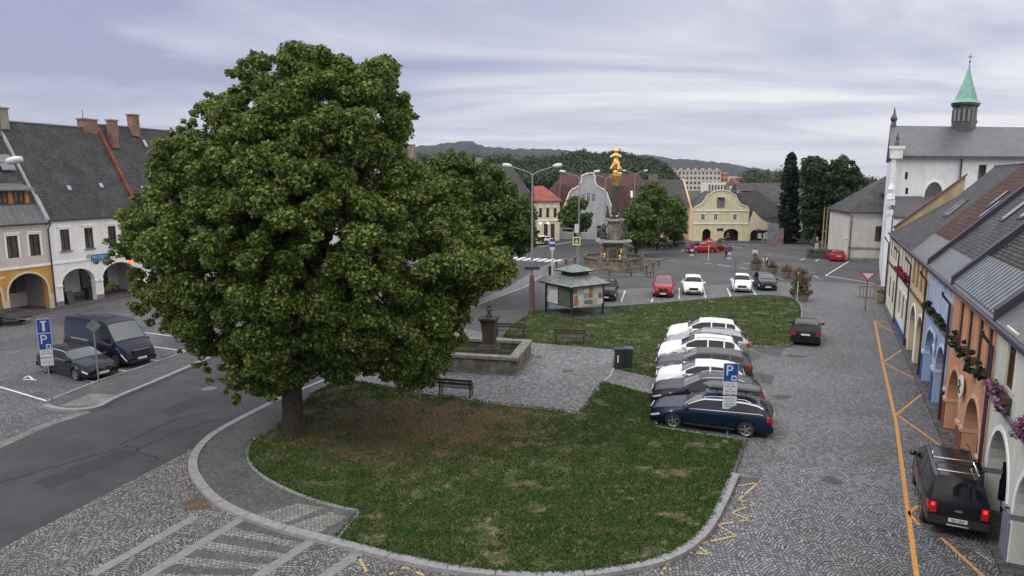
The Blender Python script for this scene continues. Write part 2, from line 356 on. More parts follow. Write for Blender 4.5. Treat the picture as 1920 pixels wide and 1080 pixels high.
def lawn_mat():
    m = bpy.data.materials.new('lawn'); n, l = nodes(m); b = n['Principled BSDF']; t = n.new('ShaderNodeTexCoord'); O = t.outputs['Object']
    g = RAMP(n, l, NOISE(n, l, O, 1.6, 6, .7, .3), [(.28, (.010, .030, .008)), (.40, (.030, .060, .016)), (.56, (.085, .085, .042)), (.70, (.18, .14, .09))])
    f = RAMP(n, l, NOISE(n, l, O, 13, 5, .75), [(.32, (.3, .3, .3)), (.68, (1.8, 1.8, 1.7))])
    dry = RAMP(n, l, NOISE(n, l, O, 1.7, 8, .8, .6), [(.51, (0, 0, 0)), (.58, (1, 1, 1))])
    # worn brown ground between the big tree and the fountain place
    mp = n.new('ShaderNodeMapping'); c0 = G(790, 795); mp.inputs['Location'].default_value = (-c0[0] / 7.2, -c0[1] / 5.6, 0); mp.inputs['Scale'].default_value = (1 / 7.2, 1 / 5.6, 0); l.new(O, mp.inputs[0])
    ln = n.new('ShaderNodeVectorMath'); ln.operation = 'LENGTH'; l.new(mp.outputs[0], ln.inputs[0])
    wr = V(n, l, 'SUBTRACT', V(n, l, 'MULTIPLY', V(n, l, 'SUBTRACT', 1.1, ln.outputs['Value']), 1.5), V(n, l, 'MULTIPLY', V(n, l, 'SUBTRACT', NOISE(n, l, O, 1.9, 5, .7), .4), 2.6)); wr = V(n, l, 'MINIMUM', V(n, l, 'MAXIMUM', wr, 0), .85)
    c = MIX(n, l, V(n, l, 'MULTIPLY', dry, .8), g, (.19, .145, .10)); c = MIX(n, l, wr, c, (.10, .065, .038)); c = MIX(n, l, 1, c, f, 'MULTIPLY')
    l.new(c, b.inputs['Base Color']); b.inputs['Roughness'].default_value = .95; b.inputs['Specular IOR Level'].default_value = .15
    bp = n.new('ShaderNodeBump'); bp.inputs['Strength'].default_value = 1; bp.inputs['Distance'].default_value = .06; l.new(NOISE(n, l, O, 16, 5, .7), bp.inputs['Height']); l.new(bp.outputs[0], b.inputs['Normal'])
    return m
m_lawn = lawn_mat()
m_field = M('far_ground', (.05, .08, .03), .95, (.02, .4))

struct('ground', MB().sheet([(-6000, -300), (6000, -300), (6000, 9000), (-6000, 9000)], -.03), m_field)
# whole town square in setts
struct('square_paving', MB().sheet([(-70, -12), (60, -12), (70, 60), (75, 150), (-10, 150), (-60, 90)], 0), m_cob)
# darker setts of the parking place on the left, in front of the arcades
lp = GP([(0, 838), (150, 776), (84, 764), (90, 756), (184, 718), (249, 697), (370, 655), (415, 637)]) + [(-12, 60), (-6, 80), (-20, 92), (-34, 76), (-45, 44), (-40, 20)]
struct('parking_paving', MB().sheet(lp, .004), m_cobL)
# main road
road = [(-17, 8)] + [G(0, 1030), G(375, 835), G(525, 755)] + [(-8.2, 39), (-5.2, 48), (-3.9, 55.9), (-.5, 65), G(1003, 505), (5.6, 87), (8, 91), (13.5, 96), (25, 112), (70, 112), (70, 118), (28, 116), (18, 124), G(1060, 447), (3, 113), G(930, 478), (-9, 76), (-12.5, 60)] + [G(415, 662), G(296, 716), G(219, 748), G(150, 776), G(0, 838)] + [(-24, 8)]
struct('main_road', MB().sheet(road, .006), m_asph)
# asphalt of the far half of the square
sq = GP([(1035, 560), (1180, 541), (1300, 537), (1430, 530), (1545, 528), (1650, 534)]) + [(44, 72), (46, 88), (46, 96), (42, 110.5)] + [(25, 111.8), (13, 95), (8, 90.5), (5.8, 84), (5.0, 76), (4.5, 66)]
struct('square_asphalt', MB().sheet(sq, .010), m_asph2)
# lower left fan-pattern setts
fl = GP([(0, 1030), (375, 835), (400, 815), (364, 880), (385, 920), (430, 955), (520, 990), (640, 1022), (800, 1065), (1000, 1082)]) + [(0, 14), (0, 4), (-20, 4), (-17, 9)]
struct('junction_paving', MB().sheet(fl, .008), m_cob2)
# row of light setts along the far side of the road
struct('gutter_setts', MB().strip(smooth(GP([(-60, 862), (0, 836), (80, 800), (165, 772)])), .5, .013), m_lightsett)

# ---- raised block: pavement, lawns and fountain place ----
kerb_out = smooth(GP([(525, 751), (420, 806), (375, 842), (362, 880), (385, 922), (430, 957), (520, 992), (640, 1024), (800, 1063), (930, 1080), (1050, 1084), (1150, 1074), (1255, 1049), (1318, 1005), (1352, 950), (1378, 893)]), 7)
bay = GP([(1400, 824), (1229, 801), (1236, 745), (1249, 690), (1263, 624)])
far_e = smooth(GP([(1395, 650), (1470, 652), (1496, 632), (1502, 600), (1500, 575), (1480, 561), (1420, 557), (1300, 566), (1180, 576), (1030, 584)]), 5)
walk_w = GP([(1029, 560), (1030, 527), (1016, 519), (985, 540), (900, 572)]) + [(-5.0, 48), (-8.0, 39)]
block = kerb_out + bay + far_e + walk_w
struct('raised_pavement', MB().prism(block, 0, .10), m_walk)
lawn_near = smooth(GP([(585, 740), (520, 800), (480, 822), (466, 850), (480, 880), (530, 912), (600, 940), (672, 958)], .1), 5) + GP([(672, 960), (634, 1008)], .1) + smooth(GP([(640, 1010), (800, 1050), (930, 1070), (1050, 1073), (1150, 1063), (1250, 1038), (1308, 998), (1342, 948), (1366, 892)], .1), 5) + GP([(1392, 826), (1229, 797), (1232, 744), (1130, 717), (1110, 745), (1088, 775), (900, 753), (700, 721), (640, 712)], .1)
lawn_far = GP([(1000, 586), (960, 612), (945, 632), (990, 641), (1160, 656), (1150, 690), (1245, 712)], .1) + GP([(1250, 690), (1264, 622)], .1) + [(p[0] + (-.12 if p[0] > 18 else 0), p[1] - .0) for p in far_e[:]]
struct('near_lawn', MB().prism(lawn_near, .10, .135), m_lawn)
struct('far_lawn', MB().prism(lawn_far, .10, .135), m_lawn)
plaza = GP([(700, 722), (900, 754), (1088, 776), (1110, 745), (1130, 717), (1236, 745), (1246, 712), (1150, 690), (1160, 656), (990, 641), (943, 632)], .1) + [(-3.5, 46.5), (-7.5, 38), (-8.6, 34)]
struct('fountain_place_paving', MB().sheet(plaza, .106), m_cob3)
struct('plaza_border', MB().strip(GP([(700, 722), (900, 754), (1088, 776), (1110, 745), (1130, 717), (1145, 705), (1150, 690), (1160, 656)], .1), .16, .104, h=.035).strip(GP([(1130, 717), (1236, 745)], .1), .14, .104, h=.03).strip(GP([(1229, 801), (1392, 826)], .1), .14, .10, h=.06).strip(GP([(1229, 801), (1236, 745), (1249, 690), (1263, 624)]), .14, .0, h=.15), m_kerb)
def kerb_strip(name, path, w_=.3, h=.13): return struct(name, MB().strip(path, w_, 0, h=h), m_kerb)
kerb_strip('round_kerb', kerb_out)
kerb_strip('far_kerb', far_e[:-1], .14, .145)
kerb_strip('walk_kerb', GP([(1033, 527), (1017, 518), (985, 540), (900, 572)]) + [(-5.0, 48), (-8.0, 39), (-9.6, 34), G(525, 751)], .22)
jm = MB()
for i in range(3, len(kerb_out) - 1, 5):
    a, b = kerb_out[i], kerb_out[i + 1]; d = Vector((b[0] - a[0], b[1] - a[1])).normalized(); q = Vector((-d.y, d.x)) * .152
    jm.strip([(a[0] - q.x, a[1] - q.y), (a[0] + q.x, a[1] + q.y)], .025, .1315)
struct('kerb_joints', jm, M('dark_joint', (.05, .05, .05), .9))
struct('lawn_edging', MB().strip(smooth(GP([(585, 740), (520, 800), (480, 822), (464, 850), (478, 882), (528, 914), (600, 942), (674, 960)], .1), 5) + GP([(634, 1010)], .1), .10, .10, h=.05), m_kerb)
# tactile/light setts where the stone crossing meets the pavement
struct('crossing_setts', MB().sheet(GP([(478, 966), (560, 944), (610, 952), (520, 985)], .1), .105).sheet(GP([(535, 988), (620, 960), (650, 970), (590, 1003)], .1), .105), m_lightsett)
# stone zebra at the lower left: granite bands and alternating light setts
zb = MB()
for a, b in (((172, 1079), (368, 969)), ((270, 1084), (458, 970)), ((480, 1084), (592, 1010)), ((602, 1086), (674, 1038))): zb.strip([G(*a), G(*b)], .34, .016)
struct('granite_bands', zb, m_slab)
zl, zd = MB(), MB()
A0, A1, B0, B1 = G(450, 975), G(260, 1092), G(585, 1010), G(470, 1092)
lerp = lambda a, b, t: (a[0] + (b[0] - a[0]) * t, a[1] + (b[1] - a[1]) * t)
for i in range(8):
    t0, t1 = i / 8 + .01, (i + .95) / 8
    (zl if i % 2 else zd).sheet([lerp(A0, A1, t0), lerp(A0, A1, t1), lerp(B0, B1, t1), lerp(B0, B1, t0)][::1], .012)
struct('crossing_light_setts', zl, m_lightsett); struct('crossing_dark_slabs', zd, m_walk)
# leaf-filled gully
struct('gully', MB().sheet([(G(372, 945)[0] + .55 * math.cos(a), G(372, 945)[1] + .42 * math.sin(a)) for a in [i * math.pi / 6 for i in range(12)]], .014), m_earth)
# left pavement island beside the main road
isl_top = smooth(GP([(90, 756), (184, 718), (249, 697), (370, 655), (415, 637)]), 4)[:-1] + [G(415, 637), (-14.5, 52), (-11, 62)]
isl_low = smooth(GP([(84, 763), (118, 771), (178, 768), (219, 748), (296, 716), (415, 664)]), 4)[:-1] + [G(415, 664), (-13, 50), (-9.8, 60)]
isl = isl_top + isl_low[::-1]
struct('road_island', MB().prism(isl, 0, .1), m_walk)
kerb_strip('island_kerb_road', isl_low, .24); kerb_strip('island_kerb_parking', isl_top, .14)
struct('island_tip_setts', MB().sheet(GP([(110, 762), (170, 738), (218, 740), (178, 762)], .1), .106), m_lightsett)
# pavement strips along both house rows
RX, RY, RA = 14.1, 18.6, rad(24.6)
def RK(k, o=0.): return (RX + k * math.sin(RA) + o * math.cos(RA), RY + k * math.cos(RA) - o * math.sin(RA))
LX, LY, LA = -37.3, 54.5, rad(18)
def LKp(k, o=0.): return (LX + k * math.sin(LA) - o * math.cos(LA), LY + k * math.cos(LA) + o * math.sin(LA))
m_flag = brick_mat('arcade_flags', (.12, .11, .11), (.09, .085, .085), (.03, .03, .03), .6, .4, 'XY', ang=rad(24.6))
struct('arcade_pavement', MB().prism([RK(-14, -.28), RK(52, -.28), RK(52, 3.2), RK(-14, 3.2)][::-1], 0, .05), m_flag)
struct('left_arcade_pavement', MB().prism([LKp(-12, -1.2), LKp(40, -1.2), LKp(40, 3.2), LKp(-12, 3.2)][::-1], 0, .05), m_flag)

# ---- painted markings ----
ym = MB().strip(GP([(1640, 601), (1655, 680), (1680, 790), (1700, 940), (1719, 1084)]), .13, .006)
lines(ym, [((1641, 603), (1709, 643)), ((1709, 643), (1656, 680)), ((1656, 680), (1746, 725)), ((1746, 725), (1681, 777)), ((1681, 777), (1786, 852)), ((1764, 1008), (1848, 1084)), ((1641, 602), (1695, 605)), ((1643, 612), (1697, 615)), ((1704, 962), (1722, 948)), ((1704, 962), (1724, 985))], .10, .006)
struct('yellow_marking', ym, m_yel)
yw = MB()
zz_ = [(1382, 912), (1422, 905), (1385, 938), (1416, 945), (1372, 962), (1405, 975), (1345, 985), (1380, 1005), (1305, 1022), (1330, 1040), (1270, 1035), (1250, 1060), (1240, 1078)]
rr = random.Random(3)
def worn(pts, w_=.075, st=.125, z=.016):
    for a, b in zip(pts, pts[1:]):
        A, B = G(*a), G(*b); L = math.dist(A, B); k = max(1, int(L / st))
        for i in range(k):
            if rr.random() < .2: continue
            t = (i + .5) / k; p = lerp(A, B, t); an = math.atan2(B[1] - A[1], B[0] - A[0])
            yw.add([(p[0] + x * math.cos(an) - y * math.sin(an), p[1] + x * math.sin(an) + y * math.cos(an), z) for x, y in ((-.06, -w_ * .6), (.06, -w_ * .5), (.07, w_ * .5), (-.05, w_ * .6))], [(0, 1, 2, 3)])
worn(zz_)
worn([(672, 1044), (690, 1078)]); worn([(730, 1078), (760, 1064), (795, 1080)]); worn([(200, 578), (222, 563), (262, 568), (330, 560)], .12, .3); worn([(0, 622), (60, 607), (80, 590)], .12, .25); worn([(40, 612), (105, 590), (60, 600)], .12, .3)
worn([(1830, 1035), (1870, 1062)], .06)
struct('worn_yellow_marking', yw, M('worn_yellow_paint', (.42, .32, .15), .8, (14, .4)))
wm = MB()
lines(wm, [((80, 693), (181, 718)), ((0, 726), (90, 753)), ((222, 694), (247, 698)), ((280, 675), (304, 678)), ((283, 650), (350, 659)), ((272, 624), (385, 639)), ((43, 712), (68, 713)), ((46, 709), (53, 705)), ((53, 705), (62, 712))], .11, .018)
lines(wm, [((1548, 517), (1592, 490)), ((1548, 517), (1640, 532)), ((1251, 489), (1266, 489)), ((1321, 493), (1335, 495)), ((1345, 496), (1369, 500)), ((1385, 502), (1403, 505)), ((1392, 493), (1406, 494.5)), ((1437, 476.6), (1447, 476.6)), ((1500, 488), (1509, 485)), ((1529, 490), (1536, 486)), ((1516, 510.5), (1528, 511)), ((1526, 518), (1535, 521)), ((1277, 471), (1287, 467)), ((1367, 462), (1391, 464.5)), ((1458, 523), (1470, 524)), ((1195, 484), (1240, 487))], .16, .020)
lines(wm, [((1224, 560), (1222, 566)), ((1274, 540), (1273, 560)), ((1318, 536), (1323, 558)), ((1363, 540), (1370, 556)), ((1410, 540), (1417, 553)), ((1172, 545), (1165, 566))], .12, .012)
for i in range(7):
    x, y = 950 + 13.6 * i, 487 + .75 * i
    wm.sheet(GP([(x, y), (x + 8.5, y + .5), (x + 25, y - 4.6), (x + 17, y - 5.2)]), .018)
wm.strip(GP([(985, 466), (1040, 459), (1080, 452)]), .2, .018)
struct('white_marking', wm, m_white)
# manhole covers, cracks and a drain cover
cc = MB().lathe([(0.02, 0), (.36, 0), (.36, .012)], 20, (*G(392, 729), .004)); tag(cc.build('manhole_cover', M('worn_iron_cover', (.13, .125, .12), .7, (20, .3))), 'round worn manhole cover sunk in the asphalt road beside the big tree', 'manhole cover')
tag(MB().box((*G(1066, 696, .1), .113), (.55, .45, .015), .1).build('drain_cover', M('rusty_cover', (.09, .065, .055), .8, (10, .3))), 'rusty square drain cover in the light paving beside the fountain', 'drain cover')
ck = MB()
for pth in ([(250, 848), (330, 810), (420, 785), (500, 760)], [(345, 715), (380, 722), (415, 740), (440, 752)], [(0, 905), (120, 870), (240, 838), (262, 848), (300, 860)], [(220, 838), (320, 790), (400, 770)]):
    ck.strip([(p[0] + rr.uniform(-.06, .06), p[1] + rr.uniform(-.1, .1)) for p in smooth(GP(pth), 8)], .075, .0115)
struct('road_cracks', ck, M('crack_tar', (.014, .014, .015), .6))

# ---- grass blades and fallen leaves ----
def in_poly(P, poly):
    x, y = P[:, 0], P[:, 1]; r = np.zeros(len(P), bool); n = len(poly)
    for i in range(n):
        (x1, y1), (x2, y2) = poly[i], poly[(i + 1) % n]
        r ^= ((y1 > y) != (y2 > y)) & (x < (x2 - x1) * (y - y1) / ((y2 - y1) or 1e-9) + x1)
    return r
m_blade = leaf_mat('grass_blades', [(0, (.010, .032, .007)), (.45, (.028, .080, .013)), (.66, (.065, .13, .025)), (.80, (.19, .17, .09)), (1, (.36, .29, .19))], .15, .55, 2.6)
def grass(name, poly, n, sz):
    a = np.array(poly); lo, hi = a.min(0), a.max(0); P = RNG.random((n * 2, 2)) * (hi - lo) + lo; P = P[in_poly(P, poly)][:n]
    q0 = G(790, 795); dd = np.hypot((P[:, 0] - q0[0]) / 7.0, (P[:, 1] - q0[1]) / 5.3); nn = np.sin(P[:, 0] * 1.9 + np.sin(P[:, 1] * 1.3) * 1.5) * np.sin(P[:, 1] * 2.3 + np.sin(P[:, 0] * 1.1) * 1.7)
    pr_ = np.clip(.25 + .9 * (dd - .55) + .35 * nn, .08, 1) if 'near' in name else np.clip(.8 + .4 * nn, .2, 1); dz_ = np.array([mnoise.noise(Vector((a * .62, b * .9, 2))) + .6 * mnoise.noise(Vector((a * 2.1, b * 2.6, 7))) for a, b in P]); pr_ = pr_ * np.clip(1.35 - 4.2 * (dz_ - .2), .08, 1); P = P[RNG.random(len(P)) < pr_]
    k = len(P); h = sz * (.5 + RNG.random(k)); an = RNG.random(k) * 6.283
    T = np.stack([np.cos(an) * h * .22, np.sin(an) * h * .22, np.zeros(k)], 1); B = np.stack([RNG.normal(size=k) * h * .35, RNG.normal(size=k) * h * .35, h], 1)
    tag(quads_obj(name, np.column_stack([P, np.full(k, .135)]), T, B, m_blade), 'short patchy green grass covering the ' + ('lawn nearest the camera' if 'near' in name else 'lawn behind the parked cars'), 'grass', kind='stuff')
grass('near_grass', lawn_near, 230000, .06); grass('far_grass', lawn_far, 130000, .065)
# ragged grass fringe along the lawn edges
for nm_, poly_ in (('near_fringe', lawn_near), ('far_fringe', lawn_far)):
    pp = np.array(poly_); ia = RNG.integers(0, len(pp), 16000); A = pp[ia]; B = pp[(ia + 1) % len(pp)]; ln_ = np.linalg.norm(B - A, axis=1); keep = RNG.random(16000) < np.clip(ln_ / ln_.max() * 3, .05, 1)
    A, B = A[keep], B[keep]; kk = len(A); P = A + (B - A) * RNG.random(kk)[:, None] + RNG.normal(size=(kk, 2)) * .05; h = .045 + .05 * RNG.random(kk); an = RNG.random(kk) * 6.283
    tag(quads_obj('grass_fringe', np.column_stack([P, np.full(kk, .13)]), np.stack([np.cos(an) * h * .3, np.sin(an) * h * .3, np.zeros(kk)], 1), np.stack([RNG.normal(size=kk) * h * .6, RNG.normal(size=kk) * h * .6, h], 1), m_blade), 'ragged grass spilling over the edge of the ' + ('lawn nearest the camera' if 'near' in nm_ else 'lawn behind the parked cars'), 'grass', kind='stuff')
# repair patches and trodden dirt
st_ = MB()
for (u, v, r_) in ((255, 715, .5), (190, 745, .3), (320, 668, .4), (1490, 668, .4), (1465, 745, .35), (1560, 900, .25), (70, 740, .45)):
    c_ = G(u, v); ph = rr.uniform(0, 6); st_.sheet([(c_[0] + r_ * (1 + .3 * math.sin(3 * a + ph) + rr.uniform(-.12, .12)) * 1.3 * math.cos(a), c_[1] + r_ * (1 + .25 * math.sin(2 * a + ph)) * math.sin(a)) for a in [i * math.pi / 9 for i in range(18)]], .0145)
struct('dirt_patches', st_, M('trodden_dirt', (.075, .068, .062), .9, (5, .5), .3))
pt_ = MB()
for q in ([(1382, 893), (1425, 896), (1418, 912), (1378, 912)], [(1404, 650), (1470, 654), (1462, 668), (1430, 664)], [(1425, 700), (1452, 705), (1446, 722), (1428, 716)]): pt_.sheet(GP(q), .006)
struct('asphalt_patches', pt_, m_asph2)
pt_ = MB()
for q in ([(60, 905), (230, 842), (262, 850), (92, 918)], [(300, 770), (372, 742), (392, 752), (322, 782)]): pt_.sheet(GP(q), .008)
struct('road_repair_patch', pt_, M('patched_asphalt', (.028, .027, .030), .8, (3, .25), .2))
m_fallen = leaf_mat('fallen_leaves', [(0, (.07, .032, .018)), (.4, (.16, .075, .035)), (.75, (.28, .16, .07)), (1, (.48, .38, .20))], 0, .1)
c0 = np.array(G(800, 800)); P = np.concatenate([c0 + RNG.normal(size=(4200, 2)) * (3.4, 2.8), np.array(G(560, 835)) + RNG.normal(size=(700, 2)) * (1.0, .7), np.array(kerb_out)[RNG.integers(14, 40, 200)] + RNG.normal(size=(200, 2)) * .12 - (.28, .1), np.array(G(372, 945)) + RNG.normal(size=(90, 2)) * (.5, .35)])
zz0 = np.where(in_poly(P, lawn_near), .145, np.where(in_poly(P, block), .115, .02)); k = len(P)
nr = RNG.normal(size=(k, 3)) * .35; nr[:, 2] = 1; nr /= np.linalg.norm(nr, axis=1)[:, None]; T = np.cross(nr, RNG.normal(size=(k, 3))); T /= np.linalg.norm(T, axis=1)[:, None]; B = np.cross(nr, T); s_ = .014 + .024 * RNG.random(k) ** 2
tag(quads_obj('fallen_leaves', np.column_stack([P, zz0 + .01]), T * s_[:, None], B * (s_ * .8)[:, None], m_fallen), 'scattered orange and brown fallen leaves on the lawn and kerb around the big tree', 'fallen leaves', kind='stuff')

# ---- hills ----
def hill(name, pts, D, depth, mat, base=-2, rough=0, seed=1):
    """ridge whose skyline passes through the surveyed directions, D metres away, with real slopes in front and behind"""
    pr = smooth([(float(u), float(v)) for u, v in pts], 10); r_ = random.Random(seed); n = len(pr); rows = []
    for f in (0, .25, .5, .75, 1, 1.3, 1.8):
        row = []
        for u, v in pr:
            p = AT(u, v, D); Y = D - depth * (1 - f) if f <= 1 else D + depth * (f - 1); q = (math.sin(min(f, 1) * math.pi / 2)) if f <= 1 else 1 - (f - 1) * .9
            row.append((p.x * (Y / D), Y, base + (p.z - base) * q + (r_.uniform(-1, 1) * rough if 0 < f else 0)))
        rows.append(row)
    vs = [p for r in rows for p in r]; fs = [(i * n + j, i * n + j + 1, (i + 1) * n + j + 1, (i + 1) * n + j) for i in range(len(rows) - 1) for j in range(n - 1)]
    m = MB().add(vs, fs); o = m.build(name, mat, smooth=True); return tag(o, kind='structure')
def hill_mat(name, a, b, sc_): return M(name, a, .95, (sc_, .35), 1, col2=b, bscale=sc_ * 6)
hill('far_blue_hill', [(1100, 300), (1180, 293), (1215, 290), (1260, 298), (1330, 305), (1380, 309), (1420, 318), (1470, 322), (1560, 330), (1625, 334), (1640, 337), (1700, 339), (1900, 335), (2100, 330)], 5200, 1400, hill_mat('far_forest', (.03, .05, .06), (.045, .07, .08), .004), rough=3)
hill('wooded_hill', [(-100, 300), (300, 290), (600, 280), (760, 275), (830, 270), (880, 266), (905, 274), (960, 279), (1040, 280), (1120, 286), (1200, 292), (1270, 298), (1340, 304), (1400, 313), (1450, 322), (1520, 331), (1600, 338), (1700, 342)], 2100, 700, hill_mat('mid_forest', (.010, .020, .020), (.020, .034, .030), .012), rough=3.5, seed=3)
hill('meadow_slope', [(700, 320), (800, 300), (900, 296), (940, 294), (985, 297), (1040, 306), (1120, 318)], 900, 250, M('meadow', (.07, .115, .035), .95, (.01, .3)), seed=5)
hill('town_slope', [(1150, 362), (1230, 358), (1290, 356), (1350, 356), (1430, 356), (1500, 352), (1600, 348)], 420, 200, M('slope_grass', (.045, .07, .025), .95, (.03, .4)), seed=6)

# ======================= TREES =======================
m_linden = leaf_mat('linden_leaves', [(0, (.012, .028, .008)), (.32, (.050, .092, .017)), (.54, (.12, .18, .035)), (.74, (.25, .29, .07)), (.95, (.42, .38, .11)), (1, (.48, .24, .06))], .38, .42, .45)
m_maple = leaf_mat('maple_leaves', [(0, (.026, .060, .014)), (.4, (.062, .115, .022)), (.75, (.12, .175, .035)), (1, (.18, .25, .06))], .25, .4, .5)
m_dark = leaf_mat('dark_leaves', [(0, (.016, .032, .014)), (.5, (.034, .062, .024)), (1, (.07, .11, .04))], .2, .4, .3)
m_conif = leaf_mat('cypress_foliage', [(0, (.006, .014, .009)), (.6, (.014, .028, .015)), (1, (.03, .05, .022))], .1, .4, .6)
m_wood = leaf_mat('forest_leaves', [(0, (.018, .036, .016)), (.5, (.034, .058, .024)), (1, (.065, .095, .036))], .1, .6, .03)
m_bark = M('bark', (.045, .038, .030), .95, (7, .5), .9, bscale=25)
def outline_clumps(out_px, Y0, n, rmin, rmax, thick, power=.5, seed=1, prof=.5, cull=.1, cs=.8, gaps=.40):
    g = np.random.default_rng(seed); O = np.array([[AT(u, v, Y0).x, AT(u, v, Y0).z] for u, v in out_px]); lo, hi = O.min(0), O.max(0); C = []
    A, B = O, np.roll(O, -1, 0)
    def dist(p): 
        d = B - A; t = np.clip(((p - A) * d).sum(1) / (d * d).sum(1), 0, 1); return np.sqrt((((A + d * t[:, None]) - p) ** 2).sum(1)).min()
    R_ = min(hi - lo) / 2
    while len(C) < n:
        p = g.random(2) * (hi - lo) + lo
        if not in_poly(p[None], [tuple(q) for q in O])[0]: continue
        r = rmin + (rmax - rmin) * g.random(); d = dist(p)
        if d < r * .55: 
            if d < r * .12: continue
            r *= .6
        if cull and d < 2.0 and mnoise.noise(Vector((p[0] * cs, seed, p[1] * cs))) < -.34 + cull - d * .12: continue
        T = thick * (1 - (1 - min(d / R_, 1)) ** 2) ** prof; s = g.choice([-1, 1], p=[.58, .42]); y = s * T * (g.random() ** power)
        # small perspective correction: keep the silhouette while moving in depth
        k = (Y0 + y) / Y0; C.append((p[0] * k, Y0 + y, CH + (p[1] - CH) * k if y < 0 else p[1], r))
    if gaps: C = [c for c in C if mnoise.noise(Vector(c[:3]) * .75 + Vector((seed, 0, 0))) > -gaps]
    return C
def limb(mb, a, b, r0, r1, r_, sag=.2, n=6):
    a, b = Vector(a), Vector(b); L = (b - a).length; P = []; off = Vector((0, 0, 0))
    for i in range(n + 1):
        t = i / n; off += Vector((r_.uniform(-1, 1), r_.uniform(-1, 1), r_.uniform(-.6, .6))) * L * .02; P.append(a.lerp(b, t) + (off if 0 < i < n else Vector()) + Vector((0, 0, sag * L * math.sin(math.pi * t) * .5)))
    mb.tube(P, [r0 + (r1 - r0) * i / n for i in range(n + 1)], 8)
def tree(name, label, base, outline, Y0, nclump, per, lsize, rmin, rmax, thick, mat, tr=.35, top=None, seed=1, cat='tree', spray=0, cull=.08, cs=.8, group=None, limbs=14, fork=.35, power=.5, kids=True):
    t = thing(name, label, cat, (base[0], base[1], 0), 0, group); C = outline_clumps(outline, Y0, nclump, rmin, rmax, thick, power, seed, cull=cull, cs=cs)
    if spray:
        r9 = random.Random(seed + 50); Q = [AT(u, v, Y0) for u, v in outline]; cQ = sum(Q, Vector()) / len(Q)
        for i in range(len(Q)):
            a, b = Q[i], Q[(i + 1) % len(Q)]; L = (b - a).length
            for j in range(int(L / spray)):
                p = a.lerp(b, r9.random()); p += (cQ - p).normalized() * r9.uniform(.4, 1.0); q = mnoise.noise(Vector((p.x * 1.1, 3, p.z * 1.1)))
                if in_poly(np.array([[p.x, p.z]]), [(w0.x, w0.z) for w0 in Q])[0]: C.append((p.x + r9.uniform(-.15, .15), Y0 + r9.uniform(-thick * .4, thick * .4), p.z + r9.uniform(-.15, .15) + q * .2, r9.uniform(.10, .27)))
    leaves('crown', C, per, lsize, mat, t, origin=(base[0], base[1], 0))
    r_ = random.Random(seed); m = MB(); zs = [c[2] for c in C]; z0 = min(zs); z1 = max(zs); zf = z0 + (z1 - z0) * fork * .35; cxm = sum(c[0] for c in C) / len(C) - base[0]; cym = Y0 - base[1]
    m.tube([(0, 0, -.1), (0, 0, .25), (.02 * tr, .03, zf * .5), (cxm * .12, cym * .1, zf)], [tr * 1.45, tr * 1.1, tr * .92, tr * .8], 12)
    m.tube([(cxm * .12, cym * .1, zf), (cxm * .4, cym * .5, (zf + z1) / 2), (cxm * .7, cym, z1 - (z1 - z0) * .15)], [tr * .78, tr * .45, tr * .08], 8)
    for c in r_.sample(C, min(limbs, len(C))):
        q = r_.uniform(0, .6); s0 = (cxm * .12 + cxm * .28 * q, cym * .1 + cym * .4 * q, zf + (z1 - zf) * .5 * q); limb(m, s0, (c[0] - base[0], c[1] - base[1], c[2]), tr * r_.uniform(.3, .5), tr * .06, r_)
    m.build('trunk', m_bark, t, smooth=True); return t

big = [(500, 92), (545, 78), (600, 92), (640, 82), (664, 125), (700, 103), (748, 116), (738, 158), (766, 186), (770, 248), (742, 292), (792, 312), (835, 352), (862, 402), (905, 442), (962, 478), (968, 522), (925, 545), (888, 562), (876, 590), (880, 635), (850, 655), (835, 705), (782, 738), (738, 715), (700, 700), (640, 725), (592, 700), (570, 722), (502, 748), (452, 742), (402, 690), (366, 664), (332, 636), (304, 600), (280, 578), (252, 525), (224, 478), (238, 402), (283, 342), (298, 282), (366, 200), (446, 158), (470, 108)]
bx_, by_ = G(551, 815)
tree('linden_tree', 'huge old linden with yellowing leaves standing on the near lawn, largest tree in the photo', (bx_, by_), big, by_ + .3, 1900, 235, .105, .22, .62, 5.6, m_linden, tr=.40, seed=4, limbs=34, fork=.9, cull=.14, cs=.8, spray=.075)
tree('maple_tree', 'dense green tree right behind the huge linden, beside the main road', G(885, 560), [(778, 330), (800, 300), (850, 280), (890, 292), (915, 298), (945, 320), (985, 372), (1012, 415), (1016, 450), (985, 478), (930, 500), (860, 520), (790, 500), (770, 420)], G(885, 575)[1], 520, 130, .19, .35, .95, 4.2, m_maple, tr=.3, seed=5, spray=.15)
tree('street_tree', 'small round street tree in front of the grey scroll-gabled house', G(1078, 462), [(1046, 402), (1060, 378), (1078, 366), (1098, 374), (1112, 398), (1108, 425), (1085, 436), (1055, 432)], G(1078, 462)[1], 150, 80, .24, .3, .8, 2.2, m_maple, tr=.16, seed=6)
gR = 'trees on the right of the golden column'
tree('street_tree', 'broad green tree right beside the golden column, nearest of its row', G(1192, 480), [(1168, 420), (1172, 392), (1190, 378), (1212, 385), (1232, 402), (1238, 432), (1228, 458), (1200, 466), (1175, 455)], G(1192, 480)[1], 220, 90, .24, .35, .9, 3, m_maple, tr=.2, seed=7, group=gR)
tree('street_tree', 'tall green tree in the middle of the row between column and pink house', G(1232, 468), [(1185, 380), (1205, 346), (1225, 338), (1245, 352), (1262, 385), (1266, 430), (1255, 455), (1225, 460)], G(1232, 468)[1], 240, 90, .25, .35, 1.0, 3, m_maple, tr=.2, seed=8, group=gR)
